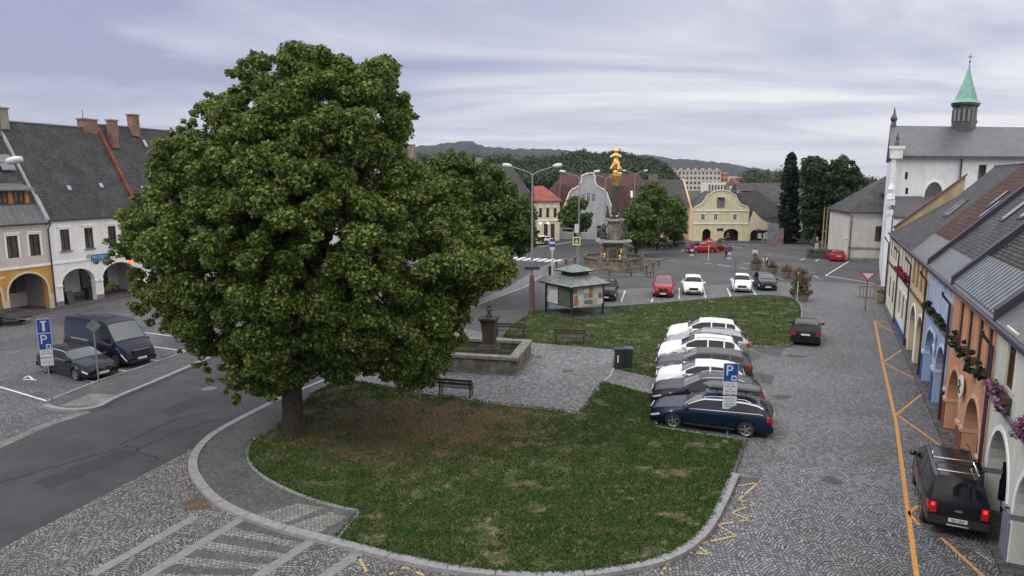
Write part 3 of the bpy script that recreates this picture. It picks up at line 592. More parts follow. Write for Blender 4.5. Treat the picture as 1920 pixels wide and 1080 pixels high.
tree('street_tree', 'green tree nearest the pink house, partly hiding its facade', G(1264, 463), [(1240, 390), (1254, 368), (1272, 364), (1285, 390), (1289, 430), (1282, 452), (1255, 456)], G(1264, 463)[1], 200, 90, .25, .35, .95, 2.6, m_maple, tr=.2, seed=9, group=gR)
tree('cypress_tree', 'tall narrow dark cypress beside the round leafy trees', G(1482, 456), [(1485, 284), (1492, 290), (1497, 330), (1499, 400), (1502, 440), (1495, 454), (1468, 455), (1458, 440), (1461, 380), (1468, 330), (1476, 292)], G(1482, 456)[1], 420, 110, .20, .25, .55, 1.7, m_conif, tr=.2, seed=10, cull=0)
gB = 'tall park trees between the cypress and the white hall'
tree('park_tree', 'tall park tree just right of the cypress, behind the flag poles', G(1528, 462), [(1502, 300), (1522, 292), (1545, 298), (1562, 320), (1566, 400), (1552, 450), (1515, 455), (1500, 400)], G(1528, 462)[1] + 4, 420, 80, .28, .35, 1.1, 4, m_dark, tr=.3, seed=12, group=gB)
tree('park_tree', 'tall dark park tree beside the white hall, right of the flag poles', G(1580, 468), [(1545, 330), (1562, 300), (1580, 292), (1598, 300), (1612, 320), (1628, 350), (1625, 385), (1592, 400), (1588, 455), (1550, 458)], G(1580, 468)[1] + 6, 420, 80, .28, .35, 1.1, 4, m_dark, tr=.35, seed=13, group=gB)
tree('park_tree', 'dark tree behind the yellow town hall annexe, left of the cypress', (41, 124), [(1412, 420), (1430, 405), (1455, 405), (1462, 430), (1460, 452), (1415, 450)], 124, 50, 130, .3, .6, 1.2, 2, m_dark, tr=.2, seed=14)
tree('garden_tree', 'yellowish small tree behind the annexe roof below the slate roofed house', (41, 150), [(1425, 392), (1440, 380), (1455, 392), (1458, 410), (1428, 412)], 150, 30, 130, .35, .7, 1.3, 2, m_linden, tr=.2, seed=15)
# trees and wooded slope behind the square: far-off wood, one mass
wc = []; rw = random.Random(9)
prof = [(930, 300), (970, 292), (1020, 288), (1075, 282), (1090, 276), (1110, 284), (1140, 282), (1150, 276), (1170, 282), (1210, 288), (1245, 300), (1262, 318), (1275, 332)]
def pv(u): 
    for (a, b), (c, d) in zip(prof, prof[1:]):
        if a <= u <= c: return b + (d - b) * (u - a) / (c - a)
    return 330
for i in range(2000):
    u = rw.uniform(935, 1272); D = rw.choice([190, 215, 245, 280]) + rw.uniform(-12, 12); f = (D - 178) / 115; vt = pv(u) + (1 - f) * 42 + rw.uniform(0, 6) ** 1.3
    p = AT(u, vt, D); r = rw.uniform(.9, 2.3); wc.append((p.x, p.y, p.z - r * .7, r))
    if rw.random() < .8: wc.append((p.x + rw.uniform(-2, 2), p.y, max(p.z - r * 2.4, 1), r * 1.15))
for i in range(120):
    u = rw.uniform(1395, 1660); D = rw.uniform(200, 300); p = AT(u, 322 + (u - 1395) * .07 + rw.uniform(0, 22), D); wc.append((p.x, p.y, p.z, rw.uniform(2, 3.5)))
for i in range(160):
    u = rw.uniform(700, 960); D = rw.uniform(260, 330); p = AT(u, 296 + rw.uniform(0, 30), D); wc.append((p.x, p.y, p.z, rw.uniform(2, 3.5)))
tag(leaves('wood', wc, 85, .46, m_wood, flat=1.0), 'dense dark green wood rising behind the houses at the far end of the square', 'wood', kind='stuff')
hc = []
for a, b, z, r in (((1060, 447), (1092, 449), .7, .75), ((1155, 478), (1200, 470), .5, .6), ((1205, 470), (1290, 462), .6, .7)):
    A, B = G(*a), G(*b); L = math.dist(A, B)
    for i in range(int(L / .5)): p = lerp(A, B, i * .5 / L); hc.append((p[0] + rw.uniform(-.3, .3), p[1] + rw.uniform(-.4, .4), z, r))
tag(leaves('shrubbery', hc, 60, .16, m_dark), 'low dark green shrubs and ground cover under the street trees', 'shrubs', kind='stuff')

# ======================= BUILDINGS =======================
glass = M('window_glass', (.02, .018, .018), .08, (1.1, .5), spec=.7, col2=(.16, .14, .13)); m_trim = M('white_trim', (.80, .80, .78), .8, (5, .1))
m_metal = M('zinc_sheet', (.22, .235, .25), .42, (3, .25), metal=.55); m_pipe = M('dark_downpipe', (.035, .028, .045), .45)
m_brown = M('brown_frame', (.07, .035, .022), .6); m_wframe = M('white_frame', (.6, .6, .58), .6); m_dark_in = M('dark_interior', (.03, .028, .027), .9)
slate = brick_mat('slate_roof', (.062, .062, .067), (.098, .096, .10), (.03, .03, .032), .20, .12, 'XZ', .75, nz=.38, ms=.014)
slate2 = brick_mat('grey_slate_roof', (.062, .060, .060), (.095, .091, .09), (.038, .038, .04), .20, .12, 'XZ', .7, nz=.36, ms=.014)
shingle = brick_mat('rough_brown_shingles', (.052, .046, .042), (.125, .115, .105), (.022, .02, .02), .20, .11, 'XZ', .85, ms=.02, nz=.4)
tilebrown = brick_mat('brown_tile_roof', (.075, .038, .028), (.11, .055, .04), (.03, .017, .014), .22, .2, 'XZ', .8)
tilered = brick_mat('red_tile_roof', (.25, .07, .05), (.30, .09, .065), (.16, .045, .03), .5, .35, 'XZ', .7)
tilemar = brick_mat('maroon_tile_roof', (.085, .045, .042), (.115, .06, .055), (.05, .03, .028), .5, .3, 'XZ', .8)
seam = brick_mat('standing_seam', (.115, .12, .125), (.14, .145, .15), (.09, .095, .10), .5, 40, 'XZ', .4, ms=.03, spec=.5)
m_brickred = brick_mat('red_verge_tile', (.23, .065, .045), (.27, .085, .055), (.13, .04, .03), .2, .25, 'YZ', .8)
m_chim = brick_mat('chimney_brick', (.25, .13, .09), (.33, .19, .14), (.22, .20, .18), .25, .08, 'XZ', .9, ms=.012)
m_chimg = wall_mat('chimney_render', (.30, .27, .24), .5)
m_door = M('dark_wood_door', (.045, .022, .018), .6, (4, .3)); m_skyl = M('skylight_glass', (.35, .38, .42), .08, spec=1.0, metal=.6)

def window(par, x, z, w_, h, frame=m_wframe, y=.16, cross=True, mull=1, sill=None, surround=None, arch=False, label=None):
    if y == .16: y = .035
    f = .07; m = MB(); m.bx(x - w_ / 2, x - w_ / 2 + f, y, y + .07, z, z + h).bx(x + w_ / 2 - f, x + w_ / 2, y, y + .07, z, z + h).bx(x - w_ / 2 + f, x + w_ / 2 - f, y, y + .07, z, z + f).bx(x - w_ / 2 + f, x + w_ / 2 - f, y, y + .07, z + h - f, z + h)
    for i in range(mull): xx = x - w_ / 2 + w_ * (i + 1) / (mull + 1); m.bx(xx - .03, xx + .03, y - .005, y + .065, z + f, z + h - f)
    if cross: m.bx(x - w_ / 2 + f, x + w_ / 2 - f, y + .003, y + .06, z + h * .68, z + h * .68 + .05)
    o = m.build('window', frame, par); MB().bx(x - w_ / 2 + .01, x + w_ / 2 - .01, y + .075, y + .10, z + .01, z + h - .01).build('pane', glass, o)
    if sill: MB().bx(x - w_ / 2 - .1, x + w_ / 2 + .1, -.13, .05, z - .09, z - .003).build('sill', sill, o)
    if surround:
        q = .13; s = MB().bx(x - w_ / 2 - q, x - w_ / 2 + .005, -.035, .02, z, z + h + q).bx(x + w_ / 2 - .005, x + w_ / 2 + q, -.035, .02, z, z + h + q).bx(x - w_ / 2 + .005, x + w_ / 2 - .005, -.035, .02, z + h - .005, z + h + q)
        s.bx(x - w_ / 2 - q - .05, x + w_ / 2 + q + .05, -.09, .02, z + h + q + .003, z + h + q + .1); s.build('surround', surround, o)
    return o
def arch_band(mb, xa, xb, zs, zt, wd=.16, y=-.03, zb=0.):
    P = []
    for k in range(0, 17): q = math.pi * (1 - k / 16); P.append(((xa + xb) / 2 + (xb - xa) / 2 * math.cos(q), zs + (zt - zs) * math.sin(q), (xa + xb) / 2 + ((xb - xa) / 2 + wd) * math.cos(q), zs + (zt - zs + wd) * math.sin(q)))
    P = [(xa, zb, xa - wd, zb)] + P + [(xb, zb, xb + wd, zb)]; vs = [(a, y, b) for a, b, c, d in P] + [(c, y, d) for a, b, c, d in P] + [(c, .01, d) for a, b, c, d in P] + [(a, .01, b) for a, b, c, d in P]; n = len(P)
    mb.add(vs, [(i, i + 1, n + i + 1, n + i) for i in range(n - 1)] + [(n + i, n + i + 1, 2 * n + i + 1, 2 * n + i) for i in range(n - 1)] + [(3 * n + i, 3 * n + i + 1, i + 1, i) for i in range(n - 1)]); return mb
def slab(mb, a, b, c, d, th=.12, mi=0):
    """roof plane from 4 corners (a,b low edge; c,d high edge) with thickness downwards"""
    lo = [Vector(p) - Vector((0, 0, th)) for p in (a, b, c, d)]; return mb.add([a, b, c, d] + [tuple(p) for p in lo], [(0, 1, 2, 3), (7, 6, 5, 4), (0, 4, 5, 1), (1, 5, 6, 2), (2, 6, 7, 3), (3, 7, 4, 0)], mi)
def row_house(name, label, origin, rz, W, wallm, roofm, eave=6.12, ry=5., rz_=11.2, wins=(), arches=(), frame=m_wframe, surround=None, sill=None, cornice=None, lower=None, plinth=None, seam_h=0., verges=(0, 0), vergem=None, skylights=(), chimneys=(), snow=False, back=None, inner=None, jut=.14, imp=None, gable_l=True, gable_r=True, band=True, bandm=None, shop=None, ceil=True, low_h=3.5):
    """x along the facade, y into the house, z up"""
    t = thing(name, label, 'house', (*origin, 0), rz); D = back or ry * 2
    holes = [(x - w_ / 2, x + w_ / 2, z, z + h) for x, z, w_, h in wins]
    if lower:
        up = [h for h in holes if h[2] > low_h - .3]; MB().facade(0, W, low_h, eave, up).build('wall', wallm, t); MB().facade(0, W, 0, low_h, [], arches, depth=.45).build('lower_wall', lower, t)
    else:
        MB().facade(0, W, 0, eave, holes, arches, depth=.45).build('wall', wallm, t)
    g = MB(); 
    for x, s in ((0., -1), (W, 1)):
        g.add([(x, 0, 0), (x, D, 0), (x, D, eave), (x, ry, rz_ - .1), (x, 0, eave)], [(0, 1, 2, 3, 4) if s > 0 else (4, 3, 2, 1, 0)])
    g.add([(0, D, 0), (W, D, 0), (W, D, eave), (0, D, eave)], [(1, 0, 3, 2)]); g.build('side_wall', wallm, t)
    if arches:
        iy = 3.2; im = inner or wallm; MB().add([(0, iy, 0), (W, iy, 0), (W, iy, 3.45), (0, iy, 3.45)], [(0, 1, 2, 3)]).bx(0, W, .46, iy, 3.35, 3.44).build('arcade_interior', im, t)
        for k, (xa, xb, mt) in enumerate(shop or [(a[0] + .3, a[0] + (a[1] - a[0]) * .5, m_door) for a in arches]):
            zt = 2.4; d = MB().bx(xa, xb, iy - .08, iy - .01, .1, zt).build('shop_door' if mt is m_door else 'shop_window', mt, t)
            MB().bx(xa + .1, xb - .1, iy - .1, iy - .085, .75, zt - .15).build('pane', glass, d)
        if band:
            bm = MB()
            for a in arches: arch_band(bm, *a[:4], zb=.02)
            bm.build('arch_trim', bandm or m_trim, t)
        if imp:
            for a in arches:
                for x in (a[0] - .22, a[1] + .22): MB().bx(x - .24, x + .24, -.10, .5, a[2] - .12, a[2] + .02).build('impost', imp, t)
    if plinth:
        p = MB(); xs = [0] + [q for a in sorted(arches) for q in a[:2]] + [W]; ph = plinth[1]
        for i in range(0, len(xs), 2): p.bx(xs[i] + (.01 if i else 0), xs[i + 1] - .01, -.06, .46 if arches else .1, 0, ph)
        if arches: p.bx(0.02, W - .02, 3.1, 3.19, 0, ph)
        p.build('plinth', plinth[0], t)
    for (x, z, w_, h) in wins: window(t, x, z, w_, h, frame, sill=sill, surround=surround)
    if cornice: MB().bx(0, W, -.07, .01, low_h + .03, low_h + .2).build('string_course', cornice, t)
    MB().bx(0.01, W - .01, -.09, .01, eave - .48, eave - .26).build('eaves_cornice', cornice or wallm, t)
    # roof
    sl = (rz_ - eave) / ry; zj = eave - jut * sl; r = MB()
    y_s = seam_h / sl if seam_h else 0; y0 = -jut; yb = y0 + y_s
    zf = lambda y: eave + y * sl
    slab(r, (0.02, yb, zf(yb)), (W - .02, yb, zf(yb)), (W - .02, ry, rz_), (0.02, ry, rz_)); slab(r, (W - .02, D + jut, eave - jut * (rz_ - eave) / (D - ry)), (0.02, D + jut, eave - jut * (rz_ - eave) / (D - ry)), (0.02, ry, rz_), (W - .02, ry, rz_))
    rf = r.build('roof', roofm, t); MB().tube([(0, ry, rz_ + .02), (W, ry, rz_ + .02)], .1, 6).build('ridge', m_metal if roofm is not tilered else tilered, rf)
    if seam_h: slab(MB(), (0.02, y0, zf(y0)), (W - .02, y0, zf(y0)), (W - .02, yb, zf(yb) + .02), (0.02, yb, zf(yb) + .02), .1).build('metal_eaves', seam, t)
    if snow:
        s = MB()
        for q in range(int(W / .45)): slab(s, (.1 + q * .45, y0 + .05, zf(y0) + .16), (.4 + q * .45, y0 + .05, zf(y0) + .16), (.4 + q * .45, yb + .25, zf(yb + .25) + .12), (.1 + q * .45, yb + .25, zf(yb + .25) + .12), .05)
        s.build('metal_panels', m_metal, rf)
    # open gutter
    MB().tube([(0, y0 - .07, zf(y0) - .06), (W, y0 - .07, zf(y0) - .06)], .075, 8).build('gutter', m_pipe, t)
    for x, hgt in zip((0.0, W), verges):
        if not hgt: continue
        v = MB(); wv = .32
        for i in range(10):
            ya, yb2 = y0 + (ry - y0) * i / 10, y0 + (ry - y0) * (i + 1) / 10
            slab(v, (x - wv / 2, ya, zf(ya) + hgt), (x + wv / 2, ya, zf(ya) + hgt), (x + wv / 2, yb2, zf(yb2) + hgt), (x - wv / 2, yb2, zf(yb2) + hgt), hgt + .2)
        v.build('verge_parapet', (vergem or m_metal) if not isinstance(vergem, tuple) else vergem[0 if x == 0 else 1], t)
    for x, y, w_, h in skylights:
        s = MB(); q = .09; slab(s, (x - w_ / 2, y, zf(y) + q), (x + w_ / 2, y, zf(y) + q), (x + w_ / 2, y + h, zf(y + h) + q), (x - w_ / 2, y + h, zf(y + h) + q), .14); so = s.build('skylight', m_pipe, t)
        s = MB(); q = .105; e = .08; slab(s, (x - w_ / 2 + e, y + e, zf(y + e) + q), (x + w_ / 2 - e, y + e, zf(y + e) + q), (x + w_ / 2 - e, y + h - e, zf(y + h - e) + q), (x - w_ / 2 + e, y + h - e, zf(y + h - e) + q), .04); s.build('pane', m_skyl, so)
    for x, y, w_, d_, h, mt in chimneys:
        zb = rz_ - abs(y - ry) * sl - .3; c = MB().box((x, y, zb + (h + .3) / 2), (w_, d_, h + .3)).build('chimney', mt, t); MB().box((x, y, zb + h + .36), (w_ + .16, d_ + .16, .12)).build('chimney_cap', m_chimg, c)
    return t
def downpipe(t, x, eave, y=-.12):
    MB().tube([(x, -.42, eave - .45), (x, -.40, eave - .6), (x, y, eave - .95), (x, y, .15)], .055, 8).build('downpipe', m_pipe, t)

# ---- right-hand row (x runs from far to near) ----
RZ = math.atan2(-math.cos(RA), -math.sin(RA))
def rh(name, label, k0, k1, wallm, roofm, wins=(), arches=(), **kw):
    W = k1 - k0; t = row_house(name, label, RK(k1), RZ, W, wallm, roofm, wins=[(k1 - k, z, w_, h) for k, z, w_, h in wins], arches=[(k1 - b, k1 - a, zs, zt) for a, b, zs, zt in arches], skylights=[(k1 - k, y, w_, h) for k, y, w_, h in kw.pop('sky', ())], chimneys=[(k1 - k, y, a, b, c, m) for k, y, a, b, c, m in kw.pop('chim', ())], **kw)
    downpipe(t, .06, 6.1); return t
wl = {k: wall_mat(k + '_wall', c, d) for k, c, d in (('cream_white', (.60, .60, .53), .22), ('orange', (.60, .30, .18), .25), ('blue', (.33, .42, .58), .22), ('pale_yellow', (.60, .50, .31), .2), ('off_white', (.74, .73, .69), .2), ('lemon', (.70, .67, .50), .2), ('white', (.80, .80, .81), .2), ('beige', (.56, .51, .48), .22), ('ochre', (.56, .30, .08), .22), ('tan', (.42, .34, .21), .3), ('church_white', (.80, .81, .84), .22), ('grey', (.42, .43, .46), .2), ('town_yellow', (.70, .63, .42), .18), ('pink', (.68, .42, .33), .2), ('hall_white', (.60, .57, .52), .2), ('violet_grey', (.20, .18, .23), .2), ('deep_blue', (.05, .11, .24), .2), ('oxblood', (.20, .075, .06), .2), ('lightblue', (.50, .60, .76), .2))}
rh('cream_house', 'cream arcaded house with grey string course behind the black pickup, nearest of the right row', -9.5, 2.1, wl['cream_white'], slate2, wins=[(.15, 4.35, .95, 1.5), (-2.6, 4.35, .95, 1.5), (-5.4, 4.35, .95, 1.5)], arches=[(-.95, 1.6, 1.4, 3.0), (-4.4, -1.75, 1.4, 3.0), (-8, -5.2, 1.4, 3)], cornice=wl['violet_grey'], plinth=(wl['violet_grey'], 1.15), seam_h=1.0, verges=(0, .32), vergem=m_pipe, snow=False, inner=wl['cream_white'], imp=wl['violet_grey'], frame=m_brown, surround=wl['lemon'])
rh('orange_house', 'orange arcaded house with dark flower boxes between the cream and the blue house', 2.1, 10.2, wl['orange'], shingle, wins=[(8.0, 4.1, .9, 1.5), (6.2, 4.1, .9, 1.5), (4.4, 4.1, .9, 1.5), (2.9, 4.1, .8, 1.5)], arches=[(6.75, 9.4, 1.3, 2.85), (3.0, 5.6, 1.3, 2.8)], cornice=wall_mat('salmon_trim', (.58, .33, .2)), bandm=wall_mat('pale_salmon', (.6, .4, .26)), surround=wall_mat('salmon_trim2', (.58, .33, .2)), plinth=(wl['oxblood'], 1.2), inner=wl['oxblood'], seam_h=.9, snow=True, verges=(.0, .35), vergem=m_pipe, sky=[(6.6, 2.2, .8, 1.5), (5.0, 2.6, .8, 1.5), (3.4, 2.8, .8, 1.5)], frame=m_brown, imp=wall_mat('pale_salmon2', (.6, .4, .26)))
rh('blue_house', 'light blue arcaded house with deep blue plinth and white window surrounds', 10.2, 17.7, wl['blue'], slate, wins=[(16.0, 4.15, .95, 1.45), (14.1, 4.15, .95, 1.45), (12.2, 4.15, .95, 1.45), (10.75, 4.15, .75, 1.45)], arches=[(13.9, 16.9, 1.6, 3.0), (10.45, 13.1, 1.6, 2.95)], cornice=wl['violet_grey'], plinth=(wl['deep_blue'], 1.35), inner=wl['off_white'], surround=wl['lightblue'], bandm=wl['lightblue'], imp=wl['lightblue'], seam_h=.9, verges=(0, .35), vergem=m_pipe, sky=[(14.8, 2.2, .7, 1.7), (12.6, 2.4, .7, 1.8)])
rh('pale_yellow_house', 'pale yellow arcaded house with dark brown tiled roof between blue house and white house', 17.7, 25.0, wl['pale_yellow'], tilebrown, wins=[(24, 4.1, .9, 1.5), (22.2, 4.1, .9, 1.5), (20.4, 4.1, .9, 1.5), (18.8, 4.1, .9, 1.5)], arches=[(21.3, 24.1, 1.5, 3.0), (18.2, 20.7, 1.5, 2.95)], cornice=M('red_brown_band', (.2, .07, .05), .8), inner=wl['oxblood'], surround=wall_mat('deep_cream', (.5, .36, .2)), seam_h=1.1, verges=(0, .3), vergem=m_pipe, sky=[(20.4, 2.6, .5, .9), (19.3, 2.1, .5, .9)], frame=m_brown)
rh('white_house', 'narrow white house with red flowers below its windows in the right row', 25.0, 32.5, wl['off_white'], slate2, wins=[(31, 4.2, .9, 1.4), (29.3, 4.2, .9, 1.4), (27.6, 4.2, .9, 1.4), (26, 4.2, .9, 1.4), (30.6, 1.1, 1.2, 1.6), (28.4, 1.1, 1.2, 1.6), (26.3, .2, 1.1, 2.5)], cornice=M('dark_red_band', (.09, .04, .05), .8), plinth=(wl['deep_blue'], .5), surround=wl['lemon'], frame=m_brown, sky=[(28.8, 1.8, .5, 1.1), (28.1, 1.8, .5, 1.1), (27.4, 1.8, .5, 1.1)], seam_h=0)
t = rh('lemon_house', 'pale lemon house at the far end of the right row with a tan fire wall', 32.5, 41.5, wl['lemon'], slate, wins=[(40, 4.2, .9, 1.4), (38, 4.2, .9, 1.4), (36, 4.2, .9, 1.4), (34, 4.2, .9, 1.4), (39, 1.0, 1.2, 1.7), (36, 1, 1.2, 1.7), (33.6, .2, 1, 2.4)], cornice=M('dark_red_band', (.1, .05, .05), .8), frame=m_brown, rz_=9.6)
fw = MB()   # tall tan fire wall rising above the roofs, with tiled coping
fw.add([(0, 0, 4.6), (0, 4.5, 7.1), (0, 4.5, 10.6), (0, 0, 6.5), (-.35, 0, 4.6), (-.35, 4.5, 7.1), (-.35, 4.5, 10.6), (-.35, 0, 6.5)], [(0, 1, 2, 3), (7, 6, 5, 4), (3, 2, 6, 7), (1, 5, 6, 2), (0, 3, 7, 4), (0, 4, 5, 1)])
w_t = fw.build('fire_wall', wl['tan'], t); w_t.location = (1.2, .1, 0); cp = MB(); slab(cp, (-.5, -.1, 6.55), (.12, -.1, 6.55), (.12, 4.6, 10.78), (-.5, 4.6, 10.78), .1); cp.build('coping', M('dark_red_coping', (.12, .045, .04), .7), w_t)

# ---- left-hand row ----
LZ = math.atan2(math.cos(LA), math.sin(LA))
def lh(name, label, k0, k1, wallm, roofm, wins=(), arches=(), **kw):
    return row_house(name, label, LKp(k0), LZ, k1 - k0, wallm, roofm, wins=[(k - k0, z, w_, h) for k, z, w_, h in wins], arches=[(a - k0, b - k0, zs, zt) for a, b, zs, zt in arches], skylights=[(k - k0, y, w_, h) for k, y, w_, h in kw.pop('sky', ())], chimneys=[(k - k0, y, a, b, c, m) for k, y, a, b, c, m in kw.pop('chim', ())], **kw)
L0 = lh('beige_house', 'beige house with ochre arcade and orange dormer at the left edge', -10.5, .2, wl['beige'], slate2, wins=[(-1.0, 4.4, .9, 1.7), (-2.75, 4.4, .9, 1.7), (-5.4, 4.4, .9, 1.7), (-8, 4.4, .9, 1.7)], arches=[(-3.45, -.3, 1.7, 3.1), (-7.2, -4.0, 1.7, 3.1)], eave=7.2, ry=4.0, rz_=14.2, lower=wl['ochre'], surround=m_trim, frame=m_brown, seam_h=1.4, verges=(0, .3), vergem=wall_mat('pale_verge', (.42, .42, .46)), inner=wl['violet_grey'], bandm=M('pale_cream_trim', (.58, .54, .42), .8), chim=[(-.5, 3.9, .9, .7, 1.5, m_chim)], shop=[(7.4, 8.5, m_door), (9.2, 9.9, m_pipe)], cornice=m_trim, plinth=(wl['beige'], 1.2))
dm = MB().bx(5.9, 10.0, .75, 2.6, 8.4, 9.6); d_o = dm.build('dormer', M('orange_board', (.42, .17, .06), .7, (5, .2)), L0)
for x in (6.6, 7.9, 9.2): window(d_o, x, 8.55, .85, .9, m_brown, y=.66)
slab(MB(), (5.6, .35, 9.62), (10.3, .35, 9.62), (10.0, 2.7, 10.4), (5.9, 2.7, 10.4), .12).build('dormer_roof', m_metal, d_o)
slab(MB(), (9.0, 1.9, 11.15), (10.1, 1.9, 11.15), (10.1, 2.5, 12.3), (9.0, 2.5, 12.3), .1).build('roof_hatch', m_metal, L0)
MB().tube([(3.0, 4, 14.2), (3.0, 4, 16.0)], .025, 6).tube([(2.5, 4, 15.7), (3.5, 4, 15.7)], .02, 6).tube([(2.6, 4, 15.4), (3.4, 4, 15.4)], .02, 6).build('aerial', m_pipe, L0)
text('lettering', 'POJEČNA', .34, m_trim, L0, (6.1, -.02, 3.0), sx=1.15)
L1 = lh('white_arcade_house', 'white arcaded house with a blue lettered sign and slate roof', .2, 9.2, wl['white'], slate, wins=[(1.6, 4.55, .85, 1.75), (3.8, 4.55, .85, 1.75), (6.1, 4.55, .85, 1.75), (8.2, 4.55, .85, 1.75)], arches=[(.95, 4.0, 1.75, 2.95), (4.75, 8.3, 1.75, 3.05)], eave=7.4, ry=4.1, rz_=15.0, surround=m_trim, frame=m_brown, sill=m_metal, verges=(0, .35), vergem=m_brickred, inner=wl['off_white'], imp=m_trim, cornice=m_trim, plinth=(wl['violet_grey'], .45), chim=[(.35, 3.9, .7, .6, 1.3, m_chimg), (8.3, 4.2, 1.5, .7, .9, m_chim)], sky=[(3.4, 1.0, .5, .35), (6.6, 1.1, .5, .35)], shop=[(1.6, 1.9, m_door), (2.9, 3.4, m_pipe), (5.0, 6.1, m_door), (7.2, 7.8, m_pipe)])
downpipe(L1, -.05, 7.4); MB().tube([(7.6, 4.1, 14.8), (7.6, 4.1, 16.6)], .025, 6).build('aerial', m_pipe, L1)
MB().bx(3.75, 5.55, -.10, -.03, 3.45, 3.98).build('name_board', M('blue_board', (.02, .13, .36), .5), L1).location = (-.2, -.06, 0)
text('lettering', 'MUZEUM', .42, M('pale_blue_letter', (.45, .62, .78), .5), L1, (4.45, -.175, 3.72), sx=1.0)
MB().lathe([(.02, 0), (.2, .0), (.2, .05), (.02, .06)], 12).build('emblem', M('pale_gold', (.4, .36, .2), .5), L1, loc=(3.35, -.09, 3.9)).rotation_euler = (rad(90), 0, 0)
L2 = lh('white_shop_house', 'house behind the huge linden with a slate roof between two red verges', 9.2, 18.2, wl['off_white'], slate, wins=[(10.6, 4.55, .9, 1.7), (12.8, 4.55, .9, 1.7), (15, 4.55, .9, 1.7), (17, 4.55, .9, 1.7)], arches=[(9.9, 13.0, 1.75, 3.0), (14.0, 17.2, 1.75, 3.0)], eave=7.5, ry=4.3, rz_=15.4, surround=m_trim, frame=m_brown, verges=(0, .4), vergem=m_brickred, chim=[(10.1, 3.3, .7, .6, 2.2, m_chim), (13.2, 4.0, .8, .7, 1.7, m_chim)], sky=[(10.9, .9, .5, .35), (13.9, 3.2, .5, .5)])
lh('orange_plaster_house', 'salmon orange house mostly hidden behind the huge linden', 18.2, 29, wall_mat('salmon_wall', (.55, .30, .17)), slate2, wins=[(20, 4.4, .9, 1.7), (22.5, 4.4, .9, 1.7), (25, 4.4, .9, 1.7), (27.5, 4.4, .9, 1.7)], arches=[(19, 22, 1.7, 3), (23.5, 26.5, 1.7, 3)], eave=7.2, ry=4.6, rz_=12.5, surround=m_trim)
lh('hidden_white_house', 'white house glimpsed through the crown of the huge linden', 29, 42, wl['off_white'], slate, wins=[(k, 4.3, .9, 1.7) for k in (31, 33.5, 36, 38.5, 41)], arches=[(30, 33, 1.7, 3), (35, 38, 1.7, 3)], eave=7, ry=4.6, rz_=12.2, surround=m_trim)
lh('hidden_grey_house', 'long house hidden behind the linden just before the maroon roofed house', 42, 61, wl['cream_white'], slate2, wins=[(k, 4.3, .9, 1.7) for k in (44, 47, 50, 53, 56, 59)], eave=7, ry=4.8, rz_=12.5)
lh('maroon_roof_house', 'house with maroon tiled roof and two pale chimneys above the trees', 61, 80, wl['cream_white'], tilemar, wins=[(k, 4.3, .9, 1.7) for k in (63, 66, 70, 74, 77)], eave=7.5, ry=6.5, rz_=16.2, chim=[(69, 4.6, 1, .9, 3.4, m_chimg), (74.5, 4.2, 1, .9, 3.6, m_chimg)], sky=[(66, 4.6, .9, .8), (71.5, 4.6, .9, .8)])

# generic detached house given by its left front corner, direction and size
def corner(u, v): return G(u, v)
def px_height(u, v_base, v_top):
    X, Y = G(u, v_base); return AT(u, v_top, Y).z
# cream house with grey roof gable and the red roofed cream house (left end of the square)
def hip_roof(mb, W, D, eave, ridge, hipl=0, hipr=0, j=.4):
    a, b, c, d = (-j, -j, eave), (W + j, -j, eave), (W + j, D + j, eave), (-j, D + j, eave); e, f = (hipl, D / 2, ridge), (W - hipr, D / 2, ridge)
    return mb.add([a, b, c, d, e, f, (-j, -j, eave - .15), (W + j, -j, eave - .15), (W + j, D + j, eave - .15), (-j, D + j, eave - .15)], [(0, 1, 5, 4), (2, 3, 4, 5), (1, 2, 5), (3, 0, 4), (0, 6, 7, 1), (1, 7, 8, 2), (2, 8, 9, 3), (3, 9, 6, 0), (9, 8, 7, 6)])
def house(name, label, o, ang, W, D, eave, ridge, wallm, roofm, wins=(), arches=(), hl=0, hr=0, frame=m_wframe, surround=None, sill=None, band=None, top=None, cat='house', roof=True, swins=()):
    t = thing(name, label, cat, (*o, 0), rad(ang)); MB().facade(0, W, 0, eave, [(x - w_ / 2, x + w_ / 2, z, z + h) for x, z, w_, h in wins], arches, depth=.35).build('wall', wallm, t)
    s = MB().add([(W, 0, 0), (W, D, 0), (W, D, eave), (W, 0, eave), (0, D, 0), (0, 0, 0), (0, 0, eave), (0, D, eave)], [(0, 1, 2, 3), (4, 5, 6, 7), (1, 4, 7, 2)])
    if not hl: s.add([(0, 0, eave), (0, D, eave), (0, D / 2, ridge - .1)], [(0, 2, 1)])
    if not hr: s.add([(W, 0, eave), (W, D, eave), (W, D / 2, ridge - .1)], [(0, 1, 2)])
    s.build('side_wall', wallm, t)
    for x, z, w_, h in wins: window(t, x, z, w_, h, frame, sill=sill, surround=surround)
    for a in arches: MB().bx(a[0] - .2, a[1] + .2, 1.2, 1.3, 0, a[3] + .3).build('doorway', m_dark_in, t)
    if band:
        b = MB(); [b.bx(-.02, W + .02, -.10, .01, z - .12, z + .1) for z in band]; b.build('string_course', m_trim, t)
    if roof: hip_roof(MB(), W, D, eave, ridge, hl, hr).build('roof', roofm, t)
    return t
